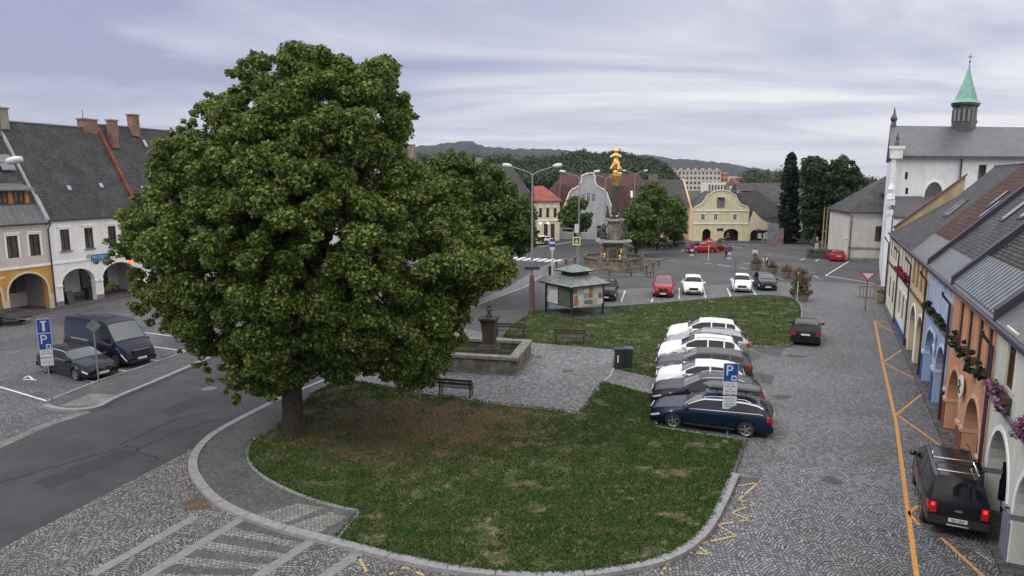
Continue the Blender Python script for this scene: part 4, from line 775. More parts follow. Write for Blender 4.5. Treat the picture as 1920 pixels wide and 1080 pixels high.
# A: cream gable-ended house, grey roof, at the far left end
pA = G(925, 470); hA = px_height(1000, 447, 388)
A = house('cream_grey_roof_house', 'cream house with steep grey roof left of the red roofed house', (-1.6, 113), 62, 13, 11, 6.0, 13.3, wl['lemon'], slate2, wins=[(x, z, .9, 1.5) for x in (2, 5, 8, 11) for z in (1.2, 4)], surround=m_trim)
MB().box((3, 6.2, 13.4), (.9, .9, 1.6)).build('chimney', m_chimg, A)
B = house('red_roof_house', 'cream yellow house with bright red tiled roof and small pediments over its windows', (4.3, 118.5), 6, 4.0, 9, 6.9, 9.4, wl['lemon'], tilered, wins=[(x, 4.0, .5, 1.6) for x in (.65, 1.9, 3.2)] + [(1.6, .1, .7, 2.8), (2.8, .1, .7, 2.8)], hl=0, hr=2.2, frame=M('maroon_joinery', (.10, .025, .03), .6), band=(3.5, 6.9))
pd = MB()
for x in (.65, 1.9, 3.2): pd.add([(x - .45, -.12, 5.75), (x + .45, -.12, 5.75), (x, -.12, 6.2), (x - .45, .02, 5.75), (x + .45, .02, 5.75), (x, .02, 6.2)], [(0, 1, 2), (0, 3, 4, 1), (1, 4, 5, 2), (2, 5, 3, 0)])
pd.build('pediment', m_trim, B)
for x in (.9, 2.2): tag(MB().lathe([(.01, -.16), (.12, -.1), (.17, 0), (.12, .1), (.01, .16)], 10).build('globe_lamp', M('lamp_glow', (1, .95, .85), .4, emit=1.6), None, True, loc=(*[(Vector((3.9, 118.5, 0)) + Matrix.Rotation(rad(8), 3, 'Z') @ Vector((x + .1, -.35, 3.0)))][0],)), 'white glowing globe lamp over the maroon door, ' + ('left' if x < 2 else 'right') + ' one of two', 'lamp', 'globe lamps on the red roofed house')
# C: grey house with white-edged baroque scroll gable, maroon hipped roof
def scroll(W, z0, zt, cxx, broad=False):
    """right half of a scrolled gable outline, from eave end up to the crown"""
    h = zt - z0; half = [(1.0, 0), (1.0, .10), (.86, .18), (.72, .30), (.62, .48), (.56, .66), (.52, .76), (.42, .80), (.36, .88), (.22, .96), (0, 1.0)] if broad else [(1.0, 0), (1.0, .06), (.90, .10), (.80, .20), (.72, .36), (.64, .52), (.54, .60), (.42, .64), (.32, .68), (.25, .76), (.22, .86), (.24, .92), (.14, .97), (0, 1.0)]
    R_ = [(cxx + W / 2 * a, z0 + h * b) for a, b in half]; L_ = [(cxx - W / 2 * a, z0 + h * b) for a, b in half[::-1]][1:]; return R_ + L_
def gable(name, mat, par, W, z0, zt, cxx, th=.35, trimm=None, wins=(), broad=False):
    top = scroll(W, z0, zt, cxx, broad); MB().facade(cxx - W / 2, cxx + W / 2, z0, z0 + .001, [(x - w_ / 2, x + w_ / 2, z, z + h) for x, z, w_, h in wins], (), y=-.02, depth=.3, top=top[1:-1]).build(name, mat, par)
    MB().facade(cxx - W / 2 + .05, cxx + W / 2 - .05, z0, z0 + .001, (), (), y=th, depth=.02, top=[(cxx + (a - cxx) * .99, b) for a, b in top[1:-1]]).build(name + '_back', mat, par)
    tm = MB(); P = [(a, b) for a, b in top]
    for (a, b), (c, d) in zip(P, P[1:]): tm.tube([(a, -.04, b), (c, -.04, d)], .13, 6)
    for (a, b), (c, d) in zip(P, P[1:]): tm.add([(a, -.02, b + .02), (c, -.02, d + .02), (c, th, d + .02), (a, th, b + .02)], [(0, 1, 2, 3)])
    tm.build('gable_edge', trimm or m_trim, par)
    for x, z, w_, h in wins: window(par, x, z, w_, h)
Cc = house('grey_gable_house', 'grey house with white-edged scrolled gable and maroon roof behind the column', (8.3, 121.5), -6, 10.2, 12, 4.6, 12.2, wl['grey'], tilemar, wins=[(x, 1.2, 1.2, 1.6) for x in (2, 4.6)] + [(7.6, .2, 1.8, 2.3)], roof=False)
gable('gable', wl['grey'], Cc, 10.2, 4.6, 11.6, 5.1, wins=[(4.3, 6.6, .6, 1.4), (5.2, 6.6, .6, 1.6), (6.1, 6.6, .6, 1.4)])
rr_ = MB().add([(-5.5, 3.6, 5), (19.5, 3.6, 5), (19.5, 16, 5), (-5.5, 16, 5), (.5, 9.5, 11.6), (14.5, 9.5, 11.6)], [(0, 1, 5, 4), (1, 2, 5), (2, 3, 4, 5), (3, 0, 4)]); rr_.add([(0.2, .3, 5), (5.1, .3, 10.6), (10, .3, 5), (.2, 9, 5), (5.1, 9, 10.6), (10, 9, 5)], [(0, 1, 4, 3), (1, 2, 5, 4)]); rr_.build('roof', tilemar, Cc)
wg = MB().bx(-5, 19, 4, 15.5, 0, 5.0).build('wing', wl['grey'], Cc); window(wg, 12.5, 2.2, 1, 1.6, y=3.93); window(wg, 15.5, 2.2, 1, 1.6, y=3.93)
for x in (14.2, 12.9): slab(MB(), (x, 5.6, 7.35), (x + .4, 5.6, 7.35), (x + .4, 6.6, 8.47), (x, 6.6, 8.47), .15).build('skylight', m_trim, Cc)
# D: pink house, dark roof, gable side towards town hall
D_ = house('pink_house', 'salmon pink gabled house with dark roof left of the yellow town hall', (26.2, 121), 0, 5.2, 12, 7.2, 7.3, wl['pink'], slate, wins=[(1, 4.2, .8, 1.4), (3.8, 4.2, .8, 1.5), (3.8, .2, .9, 2.2)], roof=False, surround=m_trim)
MB().add([(-4.8, -.4, 7.1), (5.0, -.4, 7.1), (5.0, 5.5, 12.2), (-2.2, 5.5, 12.2), (5.0, 12, 7.1), (-4.8, 12, 7.1)], [(0, 1, 2, 3), (3, 2, 4, 5), (0, 3, 5)]).build('roof', slate, D_)
MB().add([(5.05, -.5, 7.0), (5.35, -.5, 7.0), (5.05, 5.5, 12.45), (5.35, 5.5, 12.45), (5.05, 12, 7.1), (5.35, 12, 7.1), (5.05, -.5, 0), (5.35, -.5, 0), (5.35, 12, 0)], [(0, 1, 3, 2), (2, 3, 5, 4), (1, 7, 8, 5, 3), (0, 2, 4), (6, 7, 1, 0)]).build('gable_wall', wl['pink'], D_)
MB().bx(-4.6, 0, .2, 11.5, 0, 7.05).build('wing', wl['pink'], D_); MB().box((-.5, 4.6, 12.6), (1.5, .8, 1.6)).build('chimney', m_chim, D_)
# E: yellow town hall with scrolled gable, niche statue and arcade
E_ = house('town_hall', 'yellow town hall with scrolled gable, statue niche and three dark arches', (31.3, 118.2), -1, 9.6, 14, 6.6, 10.4, wl['town_yellow'], slate, wins=[(1.7, 4.35, .7, 1.15), (3.9, 4.35, .7, 1.15), (7.2, 4.35, .7, 1.15)], arches=[(1.7, 3.2, 1.5, 2.5), (5.4, 8.0, 1.4, 2.5)], roof=False, surround=m_trim, band=(3.6, 6.3), cat='town hall')
gable('gable', wl['town_yellow'], E_, 9.0, 6.6, 10.5, 4.7, trimm=wl['lemon'], broad=True)
MB().bx(4.0, 5.3, -.08, -.04, 6.9, 9.0).lathe([(.01, 0), (.65, 0), (.65, .04), (.01, .05)], 16, (4.65, -.05, 9.0)).build('niche', wl['violet_grey'], E_)
ax = MB().facade(9.6, 14.4, 0, 3.3, (), [(10.0, 12.7, 1.4, 2.45)], depth=.35, top=[(13.6, 3.6), (12.6, 4.0), (11.6, 4.7), (10.8, 5.7), (10.4, 6.2)]).build('annexe_wall', wl['town_yellow'], E_); MB().bx(9.9, 12.8, 1.2, 1.3, 0, 2.8).build('doorway', m_dark_in, E_)
MB().bx(9.65, 14.3, .4, 13.8, 0, 3.2).build('annexe', wl['town_yellow'], E_).location.y = 1.0
MB().bx(2.2, 3.3, -.06, -.01, 3.0, 3.5).build('notice_plate', m_pipe, E_).location = (2.0, 0, -.9)
rr_ = MB().add([(.3, .35, 6.7), (4.7, .35, 10.2), (9.1, .35, 6.7), (.3, 11, 6.7), (4.7, 11, 10.2), (9.1, 11, 6.7)], [(0, 1, 4, 3), (1, 2, 5, 4)])
rr_.add([(8.6, 2.2, 9.9), (12.2, 4.5, 10.3), (19.2, 5, 5.3), (12.0, 1.2, 4.6), (9.8, .9, 5.0), (4.6, 3, 10.1)], [(0, 5, 4, 3), (0, 3, 1), (1, 3, 2)]); rr_.add([(12.2, 4.5, 10.3), (19.2, 5, 5.3), (19, 14, 5.3), (12, 14, 10.3), (4.6, 12, 10.1)], [(0, 1, 2, 3), (3, 4, 0)]); rr_.build('roof', slate2, E_)
MB().bx(13, 18.3, 4.8, 13, 0, 5.3).build('rear_wing', wl['grey'], E_)
MB().box((7.0, 4.5, 10.6), (.6, .6, 1.3)).build('chimney', m_chimg, E_)
kio = MB().bx(0, 6.6, 0, .3, 2.3, 2.6); kio.bx(-.2, 6.8, -.3, 2.2, 2.6, 2.7)
for x in (.1, 1.6, 3.2, 4.8, 6.4): kio.bx(x, x + .14, 0, .14, 0, 2.3)
kt = thing('market_shelter', 'dark open notice shelter with pale posters right of the town hall', 'shelter', (41.3, 115.0, 0), 0); kt.scale = (.6, .6, .75); kio.build('frame', m_pipe, kt)
for x in (.4, 1.9, 3.5): MB().bx(x, x + 1.0, .05, .1, .9, 2.1).build('poster', wl['cream_white'], kt)
E_.scale = (1, 1, .83); D_.scale = (1, 1, .86)
# white hall with hipped slate roof beside the church
H_ = house('white_hall', 'white hall with hipped slate roof and stone plinth left of the church', G(1589, 488), -13, 11.5, 12, 6.3, 11.0, wl['hall_white'], slate2, wins=[(3.6, 2.5, 1.1, 2.0), (8.6, 2.5, 1.1, 2.0)], hl=5.5, hr=5.5, frame=m_pipe, cat='hall')
MB().bx(-.06, 11.6, -.1, .02, .0, .35).bx(-.04, 11.56, -.08, .02, 1.5, 1.75).build('plinth', m_chimg, H_); downpipe(H_, .1, 6.3)
dmr = MB().bx(4.2, 5.3, 1.3, 3.4, 7.4, 8.6).build('dormer', m_pipe, H_)
hip_roof(MB(), 1.3, 2.2, 8.65, 9.3, .4, .4, .1).build('dormer_roof', slate2, dmr).location = (4.1, 1.25, 0)

# ---- church ----
ch = thing('church', 'white church with grey metal roof and small turret with green copper spire', 'church', (38.9, 70.4, 0), rad(8))
chw = wl['church_white']; copper = M('green_copper', (.17, .35, .29), .5, (2.5, .3), metal=.1); dmet = M('dark_lead', (.085, .085, .10), .5, (2, .2), metal=.2)
MB().facade(0, 34, 0, 13.6, [(1.3, 1.6, 11.0, 11.8), (1.5, 1.8, 9.4, 10.1), (9.6, 10.5, 10.6, 12.6), (16, 19, 9.5, 12.5)], depth=.5).build('nave_wall', chw, ch)
MB().add([(0, 0, 0), (0, 14, 0), (0, 14, 13.6), (0, 7, 17.0), (0, 0, 13.6)], [(4, 3, 2, 1, 0)]).build('end_wall', chw, ch)
MB().add([(34, 0, 0), (34, 14, 0), (34, 14, 13.6), (34, 7, 17), (34, 0, 13.6)], [(0, 1, 2, 3, 4)]).build('end_wall', chw, ch)
for a, b, c, d in [(1.3, 1.6, 11.0, 11.8), (1.5, 1.8, 9.4, 10.1), (9.6, 10.5, 10.6, 12.6), (16, 19, 9.5, 12.5)]: MB().bx(a - .02, b + .02, .42, .48, c - .02, d + .02).build('window', glass, ch)
slabm = MB(); slab(slabm, (-.7, -.6, 13.5), (34.5, -.6, 13.5), (34.5, 7, 17.3), (-.7, 7, 17.3), .3); slab(slabm, (34.5, 14.6, 13.5), (-.7, 14.6, 13.5), (-.7, 7, 17.3), (34.5, 7, 17.3), .3)
slabm.build('roof', brick_mat('church_roof', (.075, .077, .085), (.09, .093, .10), (.045, .045, .05), .6, 50, 'XZ', .45, ms=.04, spec=.5), ch)
# arched thermal window and lower aisle roof
th = MB(); P = [(4.7 + 1.15 * math.cos(q), 9.1 + 1.7 * math.sin(q)) for q in [math.pi * i / 16 for i in range(17)]]
th.add([(a, -.06, b) for a, b in P] + [(4.7, -.06, 9.1)], [tuple([17] + [i + 1, i]) for i in range(16)]); th.build('thermal_window', dmet, ch)
tb = MB()
for (a, b), (c, d) in zip(P, P[1:]): tb.tube([(a, -.07, b), (c, -.07, d)], .14, 6)
tb.build('window_edge', m_trim, ch)
al = MB(); slab(al, (.3, -3.4, 7.2), (34, -3.4, 7.2), (34, .0, 9.2), (.3, .0, 9.2), .2); al.build('aisle_roof', dmet, ch)
MB().bx(.4, 34, -3.2, -.02, 0, 7.2).build('aisle_wall', chw, ch)
# west front with volutes and finials, seen almost edge-on
wf = MB().bx(-.5, 0, -.4, 15, 0, 12.9); wf.bx(-.7, .3, -3.8, -3.0, 8.4, 8.9).bx(-.6, .2, -3.75, -3.05, 7.4, 7.9).bx(-.45, .1, -3.7, -3.1, 0, 7.4).bx(-.6, .8, -.9, -.1, 13.2, 14.2).bx(-.75, 1.0, -1.0, .0, 14.2, 14.5)
wf.lathe([(.5, 9.0), (.32, 9.6), (.42, 10.0), (.2, 10.6)], 10, (-.2, -3.4, 0)); wf.bx(-.4, .15, -.7, -.4, 9.2, 13.2); wf.build('west_front', chw, ch)
fn = MB().lathe([(.25, 14.5), (.28, 14.8), (.14, 15.1), (.18, 15.4), (.05, 15.9)], 8, (.1, -.5, 0)); fn.build('finial', dmet, ch); fn = MB().lathe([(.4, 17.2), (.3, 17.7), (.45, 18.1), (.15, 18.7), (.05, 19.4)], 8, (-.3, 7, 0)); fn.build('finial', dmet, ch)
MB().tube([(7.6, -.15, 13.2), (7.6, -.15, 9)], .09, 6).build('downpipe', m_pipe, ch)
# ridge turret
tz = 15.6; tr_ = MB(); tr_.lathe([(1.6, tz), (1.6, tz + 3.9), (1.85, tz + 4.1), (1.85, tz + 4.3)], 8, (8.4, 7, 0), rot=rad(22.5)); tu = tr_.build('turret', dmet, ch)
MB().lathe([(2.0, tz + 4.32), (1.5, tz + 4.8), (1.0, tz + 6.0), (.5, tz + 7.2), (.12, tz + 8.5), (.06, tz + 8.9)], 8, (8.4, 7, 0), rot=rad(22.5)).build('spire', copper, tu, False)
sf = MB().tube([(8.4, 7, tz + 8.8), (8.4, 7, tz + 10.1)], .04, 6); sf.lathe([(.01, -.16), (.16, 0), (.01, .16)], 8, (8.4, 7, tz + 9.2)).bx(8.15, 8.65, 6.97, 7.03, tz + 9.7, tz + 9.78); sf.build('cross', dmet, tu)
lv = MB()
for a in (-135, -90, -45, 180):
    q = rad(a); c_, s__ = math.cos(q), math.sin(q)
    for o in (-.3, .3): lv.box((8.4 + 1.41 * c_ - o * s__, 7 + 1.41 * s__ + o * c_, tz + 2.9), (.3, .32, 1.4), q)
lv.build('louvre', M('pale_louvre', (.22, .21, .20), .7), tu)
st = MB().lathe([(.5, tz + 1.0), (.55, tz + 1.6), (.3, tz + 2.2), (.55, tz + 2.6), (.15, tz + 3.6), (.03, tz + 5.6)], 8, (10.2, 10.5, 0)); st.build('small_spirelet', dmet, ch)

# the church stands askew: its west end leans back along the street line
def shear_tree(o, k):
    for c in o.children:
        if c.type == 'MESH':
            for q in c.data.vertices: q.co.x += k * q.co.y
        shear_tree(c, k)
shear_tree(ch, .72); ch.scale = (1, 1, .945)
# ---- far buildings on the slope ----
def block(name, label, u0, u1, vt, D, H_, wallm, roofm=None, ang=0, cols=0, rows=0, dep=12, z0=None, cat='building', rh_=3):
    a, b = AT(u0, vt, D), AT(u1, vt, D); W = b.x - a.x; zt = a.z; z0 = zt - H_
    t = thing(name, label, cat, (a.x, D, z0), rad(ang)); MB().bx(0, W, 0, dep, -6, H_).build('wall', wallm, t)
    if roofm: hip_roof(MB(), W, dep, H_, H_ + rh_, 0, 0, .5).build('roof', roofm, t)
    for i in range(cols):
        for j in range(rows):
            w_ = W / cols; h = H_ / rows; x = (i + .5) * w_; z = (j + .25) * h; MB().bx(x - w_ * .26, x + w_ * .26, -.12, .05, z, z + h * .52).build('window', glass, t)
    return t
pn = block('panel_block', 'long pale panel apartment block on the slope beyond the town hall', 1256, 1352, 320, 400, 14, wl['hall_white'], None, 0, 13, 5)
for i in range(7): hip_roof(MB(), 2.6, 4, 14, 15.6, 1.0, 1.0, .2).build('roof_turret', m_chimg, pn).location = (1.2 + i * 4.2, 0, .05)
block('panel_block', 'orange end block attached to the pale panel apartment block', 1352, 1366, 323, 402, 14, wall_mat('far_orange', (.55, .28, .15)), None, 0, 2, 5)
block('low_building', 'low white building below the panel apartment block', 1328, 1362, 342, 330, 5, wl['off_white'], None, 0, 6, 1)
block('long_white_house', 'long white house with red roof right of the orange end block', 1380, 1416, 346, 300, 5, wl['off_white'], tilered, 0, 6, 1, rh_=3)
block('flat_white_building', 'flat pale building on the slope above the red roofed one', 1367, 1400, 331, 480, 6, wl['cream_white'], None, 0, 6, 1)
block('small_red_house', 'small white house with red roof just left of the cypress', 1456, 1476, 345, 300, 4.5, wl['off_white'], tilered, 0, 3, 1, rh_=3)
block('flat_grey_building', 'far grey flat roofed house above the trees near the cypress', 1408, 1428, 330, 520, 5, wl['grey'], None, 0, 4, 1)
sl_ = block('slate_roof_house', 'long yellow-brown house with broad slate roof behind the town hall annexe', 1392, 1470, 378, 160, 5.0, wl['pale_yellow'], None, 0, 5, 1, dep=14)
hip_roof(MB(), 10.8, 12, 5, 9.3, 0, 0, .5).build('roof', slate2, sl_)
block('hillside_house', 'tiny white house among the trees left of the golden statue', 1062, 1072, 290, 700, 4, wl['off_white'], m_chimg, rh_=2)
block('hillside_house', 'tiny white house on the slope right above the tall trees', 1236, 1246, 312, 420, 3.5, wl['off_white'], m_chimg, rh_=2)
block('brown_roof_house', 'dark roofed house peeping out between the huge linden and the maroon roof', 690, 745, 300, 175, 6, wl['off_white'], slate, rh_=4)

# ======================= VEHICLES =======================
def paint(name, col, metal=.0, rough=.32): return M(name, col, rough, None, 0, metal, .2, .35)
tyre_m = M('tyre_rubber', (.018, .018, .019), .85); rim_m = M('alloy_rim', (.50, .51, .53), .3, metal=.8); rim_d = M('dark_rim', (.12, .12, .13), .4, metal=.5)
black_pl = M('black_plastic', (.02, .02, .021), .55); chrome = M('chrome', (.65, .65, .68), .15, metal=1); carglass = M('car_glass', (.008, .009, .011), .05, spec=.45); carglass_l = M('pale_windscreen', (.06, .075, .075), .05, spec=1.0, coat=.6)
lampg = M('headlight_lens', (.45, .47, .50), .12, spec=.9); tail_m = M('taillight_red', (.42, .012, .012), .2, coat=.6); tail_on = M('taillight_lit', (1, .03, .02), .3, emit=1.8); plate_m = M('number_plate', (.66, .66, .62), .5); plate_t = M('plate_letters', (.03, .03, .03), .6); amber = M('amber_lens', (.6, .22, .02), .25)
PROF = {
 'estate': dict(L=4.85, W=1.86, top=[(0, .62), (.05, .98), (.22, 1.16), (.52, 1.36), (.95, 1.44), (1.9, 1.475), (2.7, 1.43), (3.1, 1.24), (3.52, 1.0), (4.1, .93), (4.55, .84), (4.75, .74), (4.85, .56)], belt=[(0, .92), (.5, 1.0), (3.5, .92), (4.85, .5)], wx=(.98, 3.86), wr=.335, gw=[(.42, 1.08), (1.16, 1.98), (2.06, 3.22)], ws=(2.78, 3.44), rw=(.14, .50), z0=.19, doors=[(1.12, 2.02), (2.02, 3.18)]),
 'suv': dict(L=4.5, W=1.86, top=[(0, .7), (.05, 1.08), (.28, 1.38), (.55, 1.56), (.95, 1.62), (1.9, 1.65), (2.5, 1.60), (2.85, 1.42), (3.3, 1.15), (3.9, 1.08), (4.25, 1.0), (4.42, .86), (4.5, .62)], belt=[(0, 1.05), (.5, 1.12), (3.3, 1.06), (4.5, .55)], wx=(.86, 3.56), wr=.36, gw=[(.42, .92), (1.0, 1.78), (1.86, 2.98)], ws=(2.56, 3.24), rw=(.12, .48), z0=.23, doors=[(.98, 1.82), (1.82, 2.94)]),
 'hatch': dict(L=4.25, W=1.8, top=[(0, .62), (.05, .95), (.22, 1.12), (.48, 1.33), (.85, 1.42), (1.7, 1.465), (2.35, 1.42), (2.75, 1.22), (3.12, 1.0), (3.7, .92), (4.0, .83), (4.17, .72), (4.25, .55)], belt=[(0, .92), (.45, .99), (3.1, .92), (4.25, .48)], wx=(.80, 3.42), wr=.32, gw=[(.38, .86), (.94, 1.66), (1.74, 2.84)], ws=(2.42, 3.04), rw=(.14, .46), z0=.18, doors=[(.9, 1.7), (1.7, 2.8)]),
 'van': dict(L=5.99, W=2.05, top=[(0, .8), (.02, 2.3), (.15, 2.46), (1.5, 2.52), (3.9, 2.50), (4.25, 2.38), (4.75, 1.80), (5.12, 1.38), (5.55, 1.2), (5.82, 1.02), (5.93, .8), (5.99, .5)], belt=[(0, 1.35), (3.6, 1.35), (4.9, 1.22), (5.3, 1.1), (5.99, .45)], wx=(1.0, 5.05), wr=.35, gw=[(3.72, 4.72)], ws=(4.32, 5.04), rw=None, z0=.24, doors=[(3.62, 4.72), (2.35, 3.5)], tum=.13),
 'pickup': dict(L=5.35, W=1.88, top=[(0, .72), (.03, 1.12), (.10, 1.20), (.34, 1.66), (.55, 1.76), (2.0, 1.80), (3.1, 1.82), (3.45, 1.76), (3.8, 1.52), (4.15, 1.28), (4.8, 1.2), (5.15, 1.1), (5.28, .95), (5.35, .68)], belt=[(0, 1.08), (4.1, 1.14), (5.35, .6)], wx=(1.05, 4.25), wr=.39, gw=[(.48, 1.85), (2.2, 2.9), (2.98, 3.86)], ws=(3.52, 4.1), rw=(.15, .34), z0=.34, doors=[(2.12, 2.92), (2.92, 3.9)], tum=.3),
}
def wheel(parent, x, y, r, rimm, side):
    m = MB(); n = 28; prof = [(.62 * r, -.10), (.9 * r, -.11), (r, -.07), (r, .07), (.9 * r, .11), (.62 * r, .10)]
    vs = [(x + q * math.cos(2 * math.pi * k / n), y + w_, r + q * math.sin(2 * math.pi * k / n)) for q, w_ in prof for k in range(n)]
    m.add(vs, [(i * n + k, (i + 1) * n + k, (i + 1) * n + (k + 1) % n, i * n + (k + 1) % n) for i in range(5) for k in range(n)]); o = m.build('wheel', tyre_m, parent, True)
    b = MB().add([(x + .63 * r * math.cos(2 * math.pi * k / n), y + side * .055, r + .63 * r * math.sin(2 * math.pi * k / n)) for k in range(n)], [tuple(range(n)) if side < 0 else tuple(range(n - 1, -1, -1))]); b.build('brake_shadow', black_pl, o)
    m = MB(); yo = y + side * .085
    for k in range(n):
        a0, a1 = 2 * math.pi * k / n, 2 * math.pi * (k + 1) / n; f = lambda q, a, yy: (x + q * r * math.cos(a), yy, r + q * r * math.sin(a))
        m.add([f(.70, a0, yo + side * .022), f(.70, a1, yo + side * .022), f(.60, a1, yo), f(.60, a0, yo)], [(0, 1, 2, 3)])
    for k in range(10):
        a = 2 * math.pi * (k // 2) / 5 + (.13 if k % 2 else -.13); f = lambda q, da: (x + q * r * math.cos(a + da), yo + side * .012, r + q * r * math.sin(a + da)); m.add([f(.1, -.5), f(.62, -.085), f(.62, .085), f(.1, .5)], [(0, 1, 2, 3)])
    m.add([(x + .17 * r * math.cos(2 * math.pi * k / 10), yo + side * .018, r + .17 * r * math.sin(2 * math.pi * k / 10)) for k in range(10)], [tuple(range(10))]); m.build('rim', rimm, o)
def car(name, label, kind, pm, front=None, rear=None, hd=(0, 1), group=None, rimm=None, rails=None, trim=None, windm=None, lit=False, plate='', plate_f=True, detail=True, scale=1.0, shade_glass=None, cat='car', skip_door=None, noplate=False, zbase=0.0):
    pr = PROF[kind]; L, W, z0 = pr['L'] * scale, pr['W'], pr['z0']; sx_ = scale; h = Vector((hd[0], hd[1])).normalized(); rimm = rimm or rim_m; windm = windm or carglass
    ctr = (Vector(front) - h * L / 2) if front else (Vector(rear) + h * L / 2)
    t = thing(name, label, cat, (ctr.x, ctr.y, zbase), math.atan2(h.y, h.x), group)
    T = np.array(pr['top'], float); Bt = np.array(pr['belt'], float); T[:, 0] *= sx_; Bt[:, 0] *= sx_; xs = np.arange(0, L + .001, .04); xs = np.unique(np.concatenate([xs, [L, .015, .03, L - .015, L - .03]]))
    ker = np.array([1, 2, 3, 4, 3, 2, 1.]); ker /= ker.sum()
    fx = np.linspace(0, L, 400); zt_f = np.interp(fx, T[:, 0], T[:, 1]); zt_f = np.convolve(np.pad(zt_f, 3, 'edge'), ker, 'valid'); tum = pr.get('tum', .42); wxs = [q * sx_ for q in pr['wx']]; R_ = pr['wr'] + .055
    def rows(x):
        s = 2 * x / L - 1; wv = W / 2 * (1 - (.15 if s > 0 else (.10 if kind != 'van' else .02)) * abs(s) ** 7 - .02 * s * s); zt = float(np.interp(x, fx, zt_f)); zb = min(float(np.interp(x, Bt[:, 0], Bt[:, 1])), zt - .03); dz = zt - zb
        zl = z0 + .05 * max(0, abs(s) - .8) * 5 * .6
        ar = 0
        for q in wxs:
            if abs(x - q) < R_: ar = max(ar, pr['wr'] + math.sqrt(R_ ** 2 - (x - q) ** 2))
        wt = .945 * wv - tum * dz; zm = z0 + .52 * (zb - z0); e = min(1, dz / .4)
        r = [(.90 * wv, zl), (.975 * wv, z0 + .13), (wv, zm), (.99 * wv, zb - .07), (.955 * wv, zb - .01), (.94 * wv, zb + .01), (wt, zt - .055 * e - .012 * (1 - e)), (.62 * wt, zt - .008), (0, zt)]
        if ar: r = [(y, max(z, ar) if i < 3 else z) for i, (y, z) in enumerate(r)]; r[3] = (r[3][0], max(r[3][1], ar + .01)) if ar > r[3][1] else r[3]
        return r
    def P(x, r, side=1):
        R = rows(x); i = min(int(r), 7); f = r - i; return Vector((x - L / 2, side * (R[i][0] + (R[i + 1][0] - R[i][0]) * f), R[i][1] + (R[i + 1][1] - R[i][1]) * f))
    def patch(name_, mat, x0, x1, r0, r1, side, off, nx=10, nr=2, par=None, both=False, xs_=None):
        m = MB(); vs = []; rr_ = [(r0 + (r1 - r0) * j / nr, side) for j in range(nr + 1)]
        if both: rr_ = [(r0 + (8 - r0) * j / 4, 1) for j in range(5)] + [(8 - (8 - r0) * j / 4, -1) for j in range(1, 5)]
        for i in range(nx + 1):
            x = x0 + (x1 - x0) * i / nx
            for r, sd in rr_:
                p = P(x, r, sd); e = .01; a = P(min(x + e, L), r, sd) - P(max(x - e, 0), r, sd); rb = min(r + .05, 7.99); ra = max(r - .05, 0); b = (P(x, rb, sd) - P(x, ra, sd)); nrm = a.cross(b); nrm = nrm.normalized() if nrm.length > 1e-9 else Vector((0, 0, 1))
                if nrm.y * sd < -.01 or (abs(nrm.y) < .3 and nrm.z < 0): nrm = -nrm
                vs.append(p + nrm * off)
        k = len(rr_); m.add(vs, [(i * k + j, (i + 1) * k + j, (i + 1) * k + j + 1, i * k + j + 1) for i in range(nx) for j in range(k - 1)]); o = m.build(name_, mat, par or t, True); return o
    m = MB(); vs = []; n = 17
    for x in xs:
        R = rows(x); pts = [(x - L / 2, y, z) for y, z in R] + [(x - L / 2, -y, z) for y, z in R[-2::-1]]; vs += pts
    k = len(xs); m.add(vs, [(i * n + j, (i + 1) * n + j, (i + 1) * n + j + 1, i * n + j + 1) for i in range(k - 1) for j in range(n - 1)]); m.add(vs[:n], [tuple(range(n))]); m.add(vs[-n:], [tuple(range(n - 1, -1, -1))])
    body = m.build('body', pm, t, True)
    MB().box((0, 0, z0 + .17), (L * .97, W * .78, .26)).build('underbody', black_pl, t)
    for q in wxs: MB().box((q - L / 2, 0, .55), (R_ * 2, W * .72, .5)).build('wheel_well', black_pl, t)
    for q in wxs:
        for s_ in (1, -1): wheel(t, q - L / 2, s_ * (W / 2 - .125), pr['wr'], rimm, s_)
    ws = [q * sx_ for q in pr['ws']]; wo = patch('windscreen', windm, ws[0] - .02, ws[1], 6.12, 8, 1, .006, 8, both=True)
    if pr['rw']: patch('rear_window', shade_glass or carglass, pr['rw'][0] * sx_, pr['rw'][1] * sx_, 6.15, 8, 1, .006, 6, both=True)
    for s_ in (1, -1):
        for i, (a, b) in enumerate(pr['gw']): patch('side_window', shade_glass or carglass, a * sx_, b * sx_, 5.08, 5.86, s_, .006, 8, 2)
        if detail:
            for i, (a, b) in enumerate(pr['doors']):
                if skip_door == (s_, i): continue
                a *= sx_; b *= sx_
                g_ = patch('door', pm, a + .012, b - .012, 1.15, 4.0, s_, .007, 10, 5); 
                for xx in (a, b): patch('door_gap', black_pl, xx - .006, xx + .006, 1.15, 4.6, s_, .008, 1, 6, par=g_)
                MB().box(tuple(P(a + .14, 3.35, s_) + Vector((0, s_ * .02, 0))), (.16, .03, .03)).build('handle', trim or pm, g_)
            if trim:
                patch('window_trim', trim, pr['gw'][0][0] * sx_ - .05, pr['gw'][-1][1] * sx_, 4.9, 5.04, s_, .012, 14, 1)
                patch('window_trim', trim, pr['gw'][0][0] * sx_ - .05, pr['gw'][-1][1] * sx_ + .06, 5.88, 6.0, s_, .012, 14, 1)
            patch('sill_trim', trim if trim and kind == 'estate' else black_pl, wxs[0] + R_ + .03, wxs[1] - R_ - .03, .75, 1.0, s_, .008, 8, 1)
        mir = P(ws[1] - .12, 4.9, s_) + Vector((0, s_ * .12, .05)); MB().lathe([(.02, -.08), (.09, -.06), (.11, .02), (.07, .08), (.01, .09)], 10, tuple(mir), sx=.8, sy=1.15).build('mirror', pm if kind != 'van' else black_pl, t, True)
        patch('headlight', lampg, L - .42, L - .045, 2.75 if kind != 'van' else 3.0, 3.85, s_, .009, 6, 3)
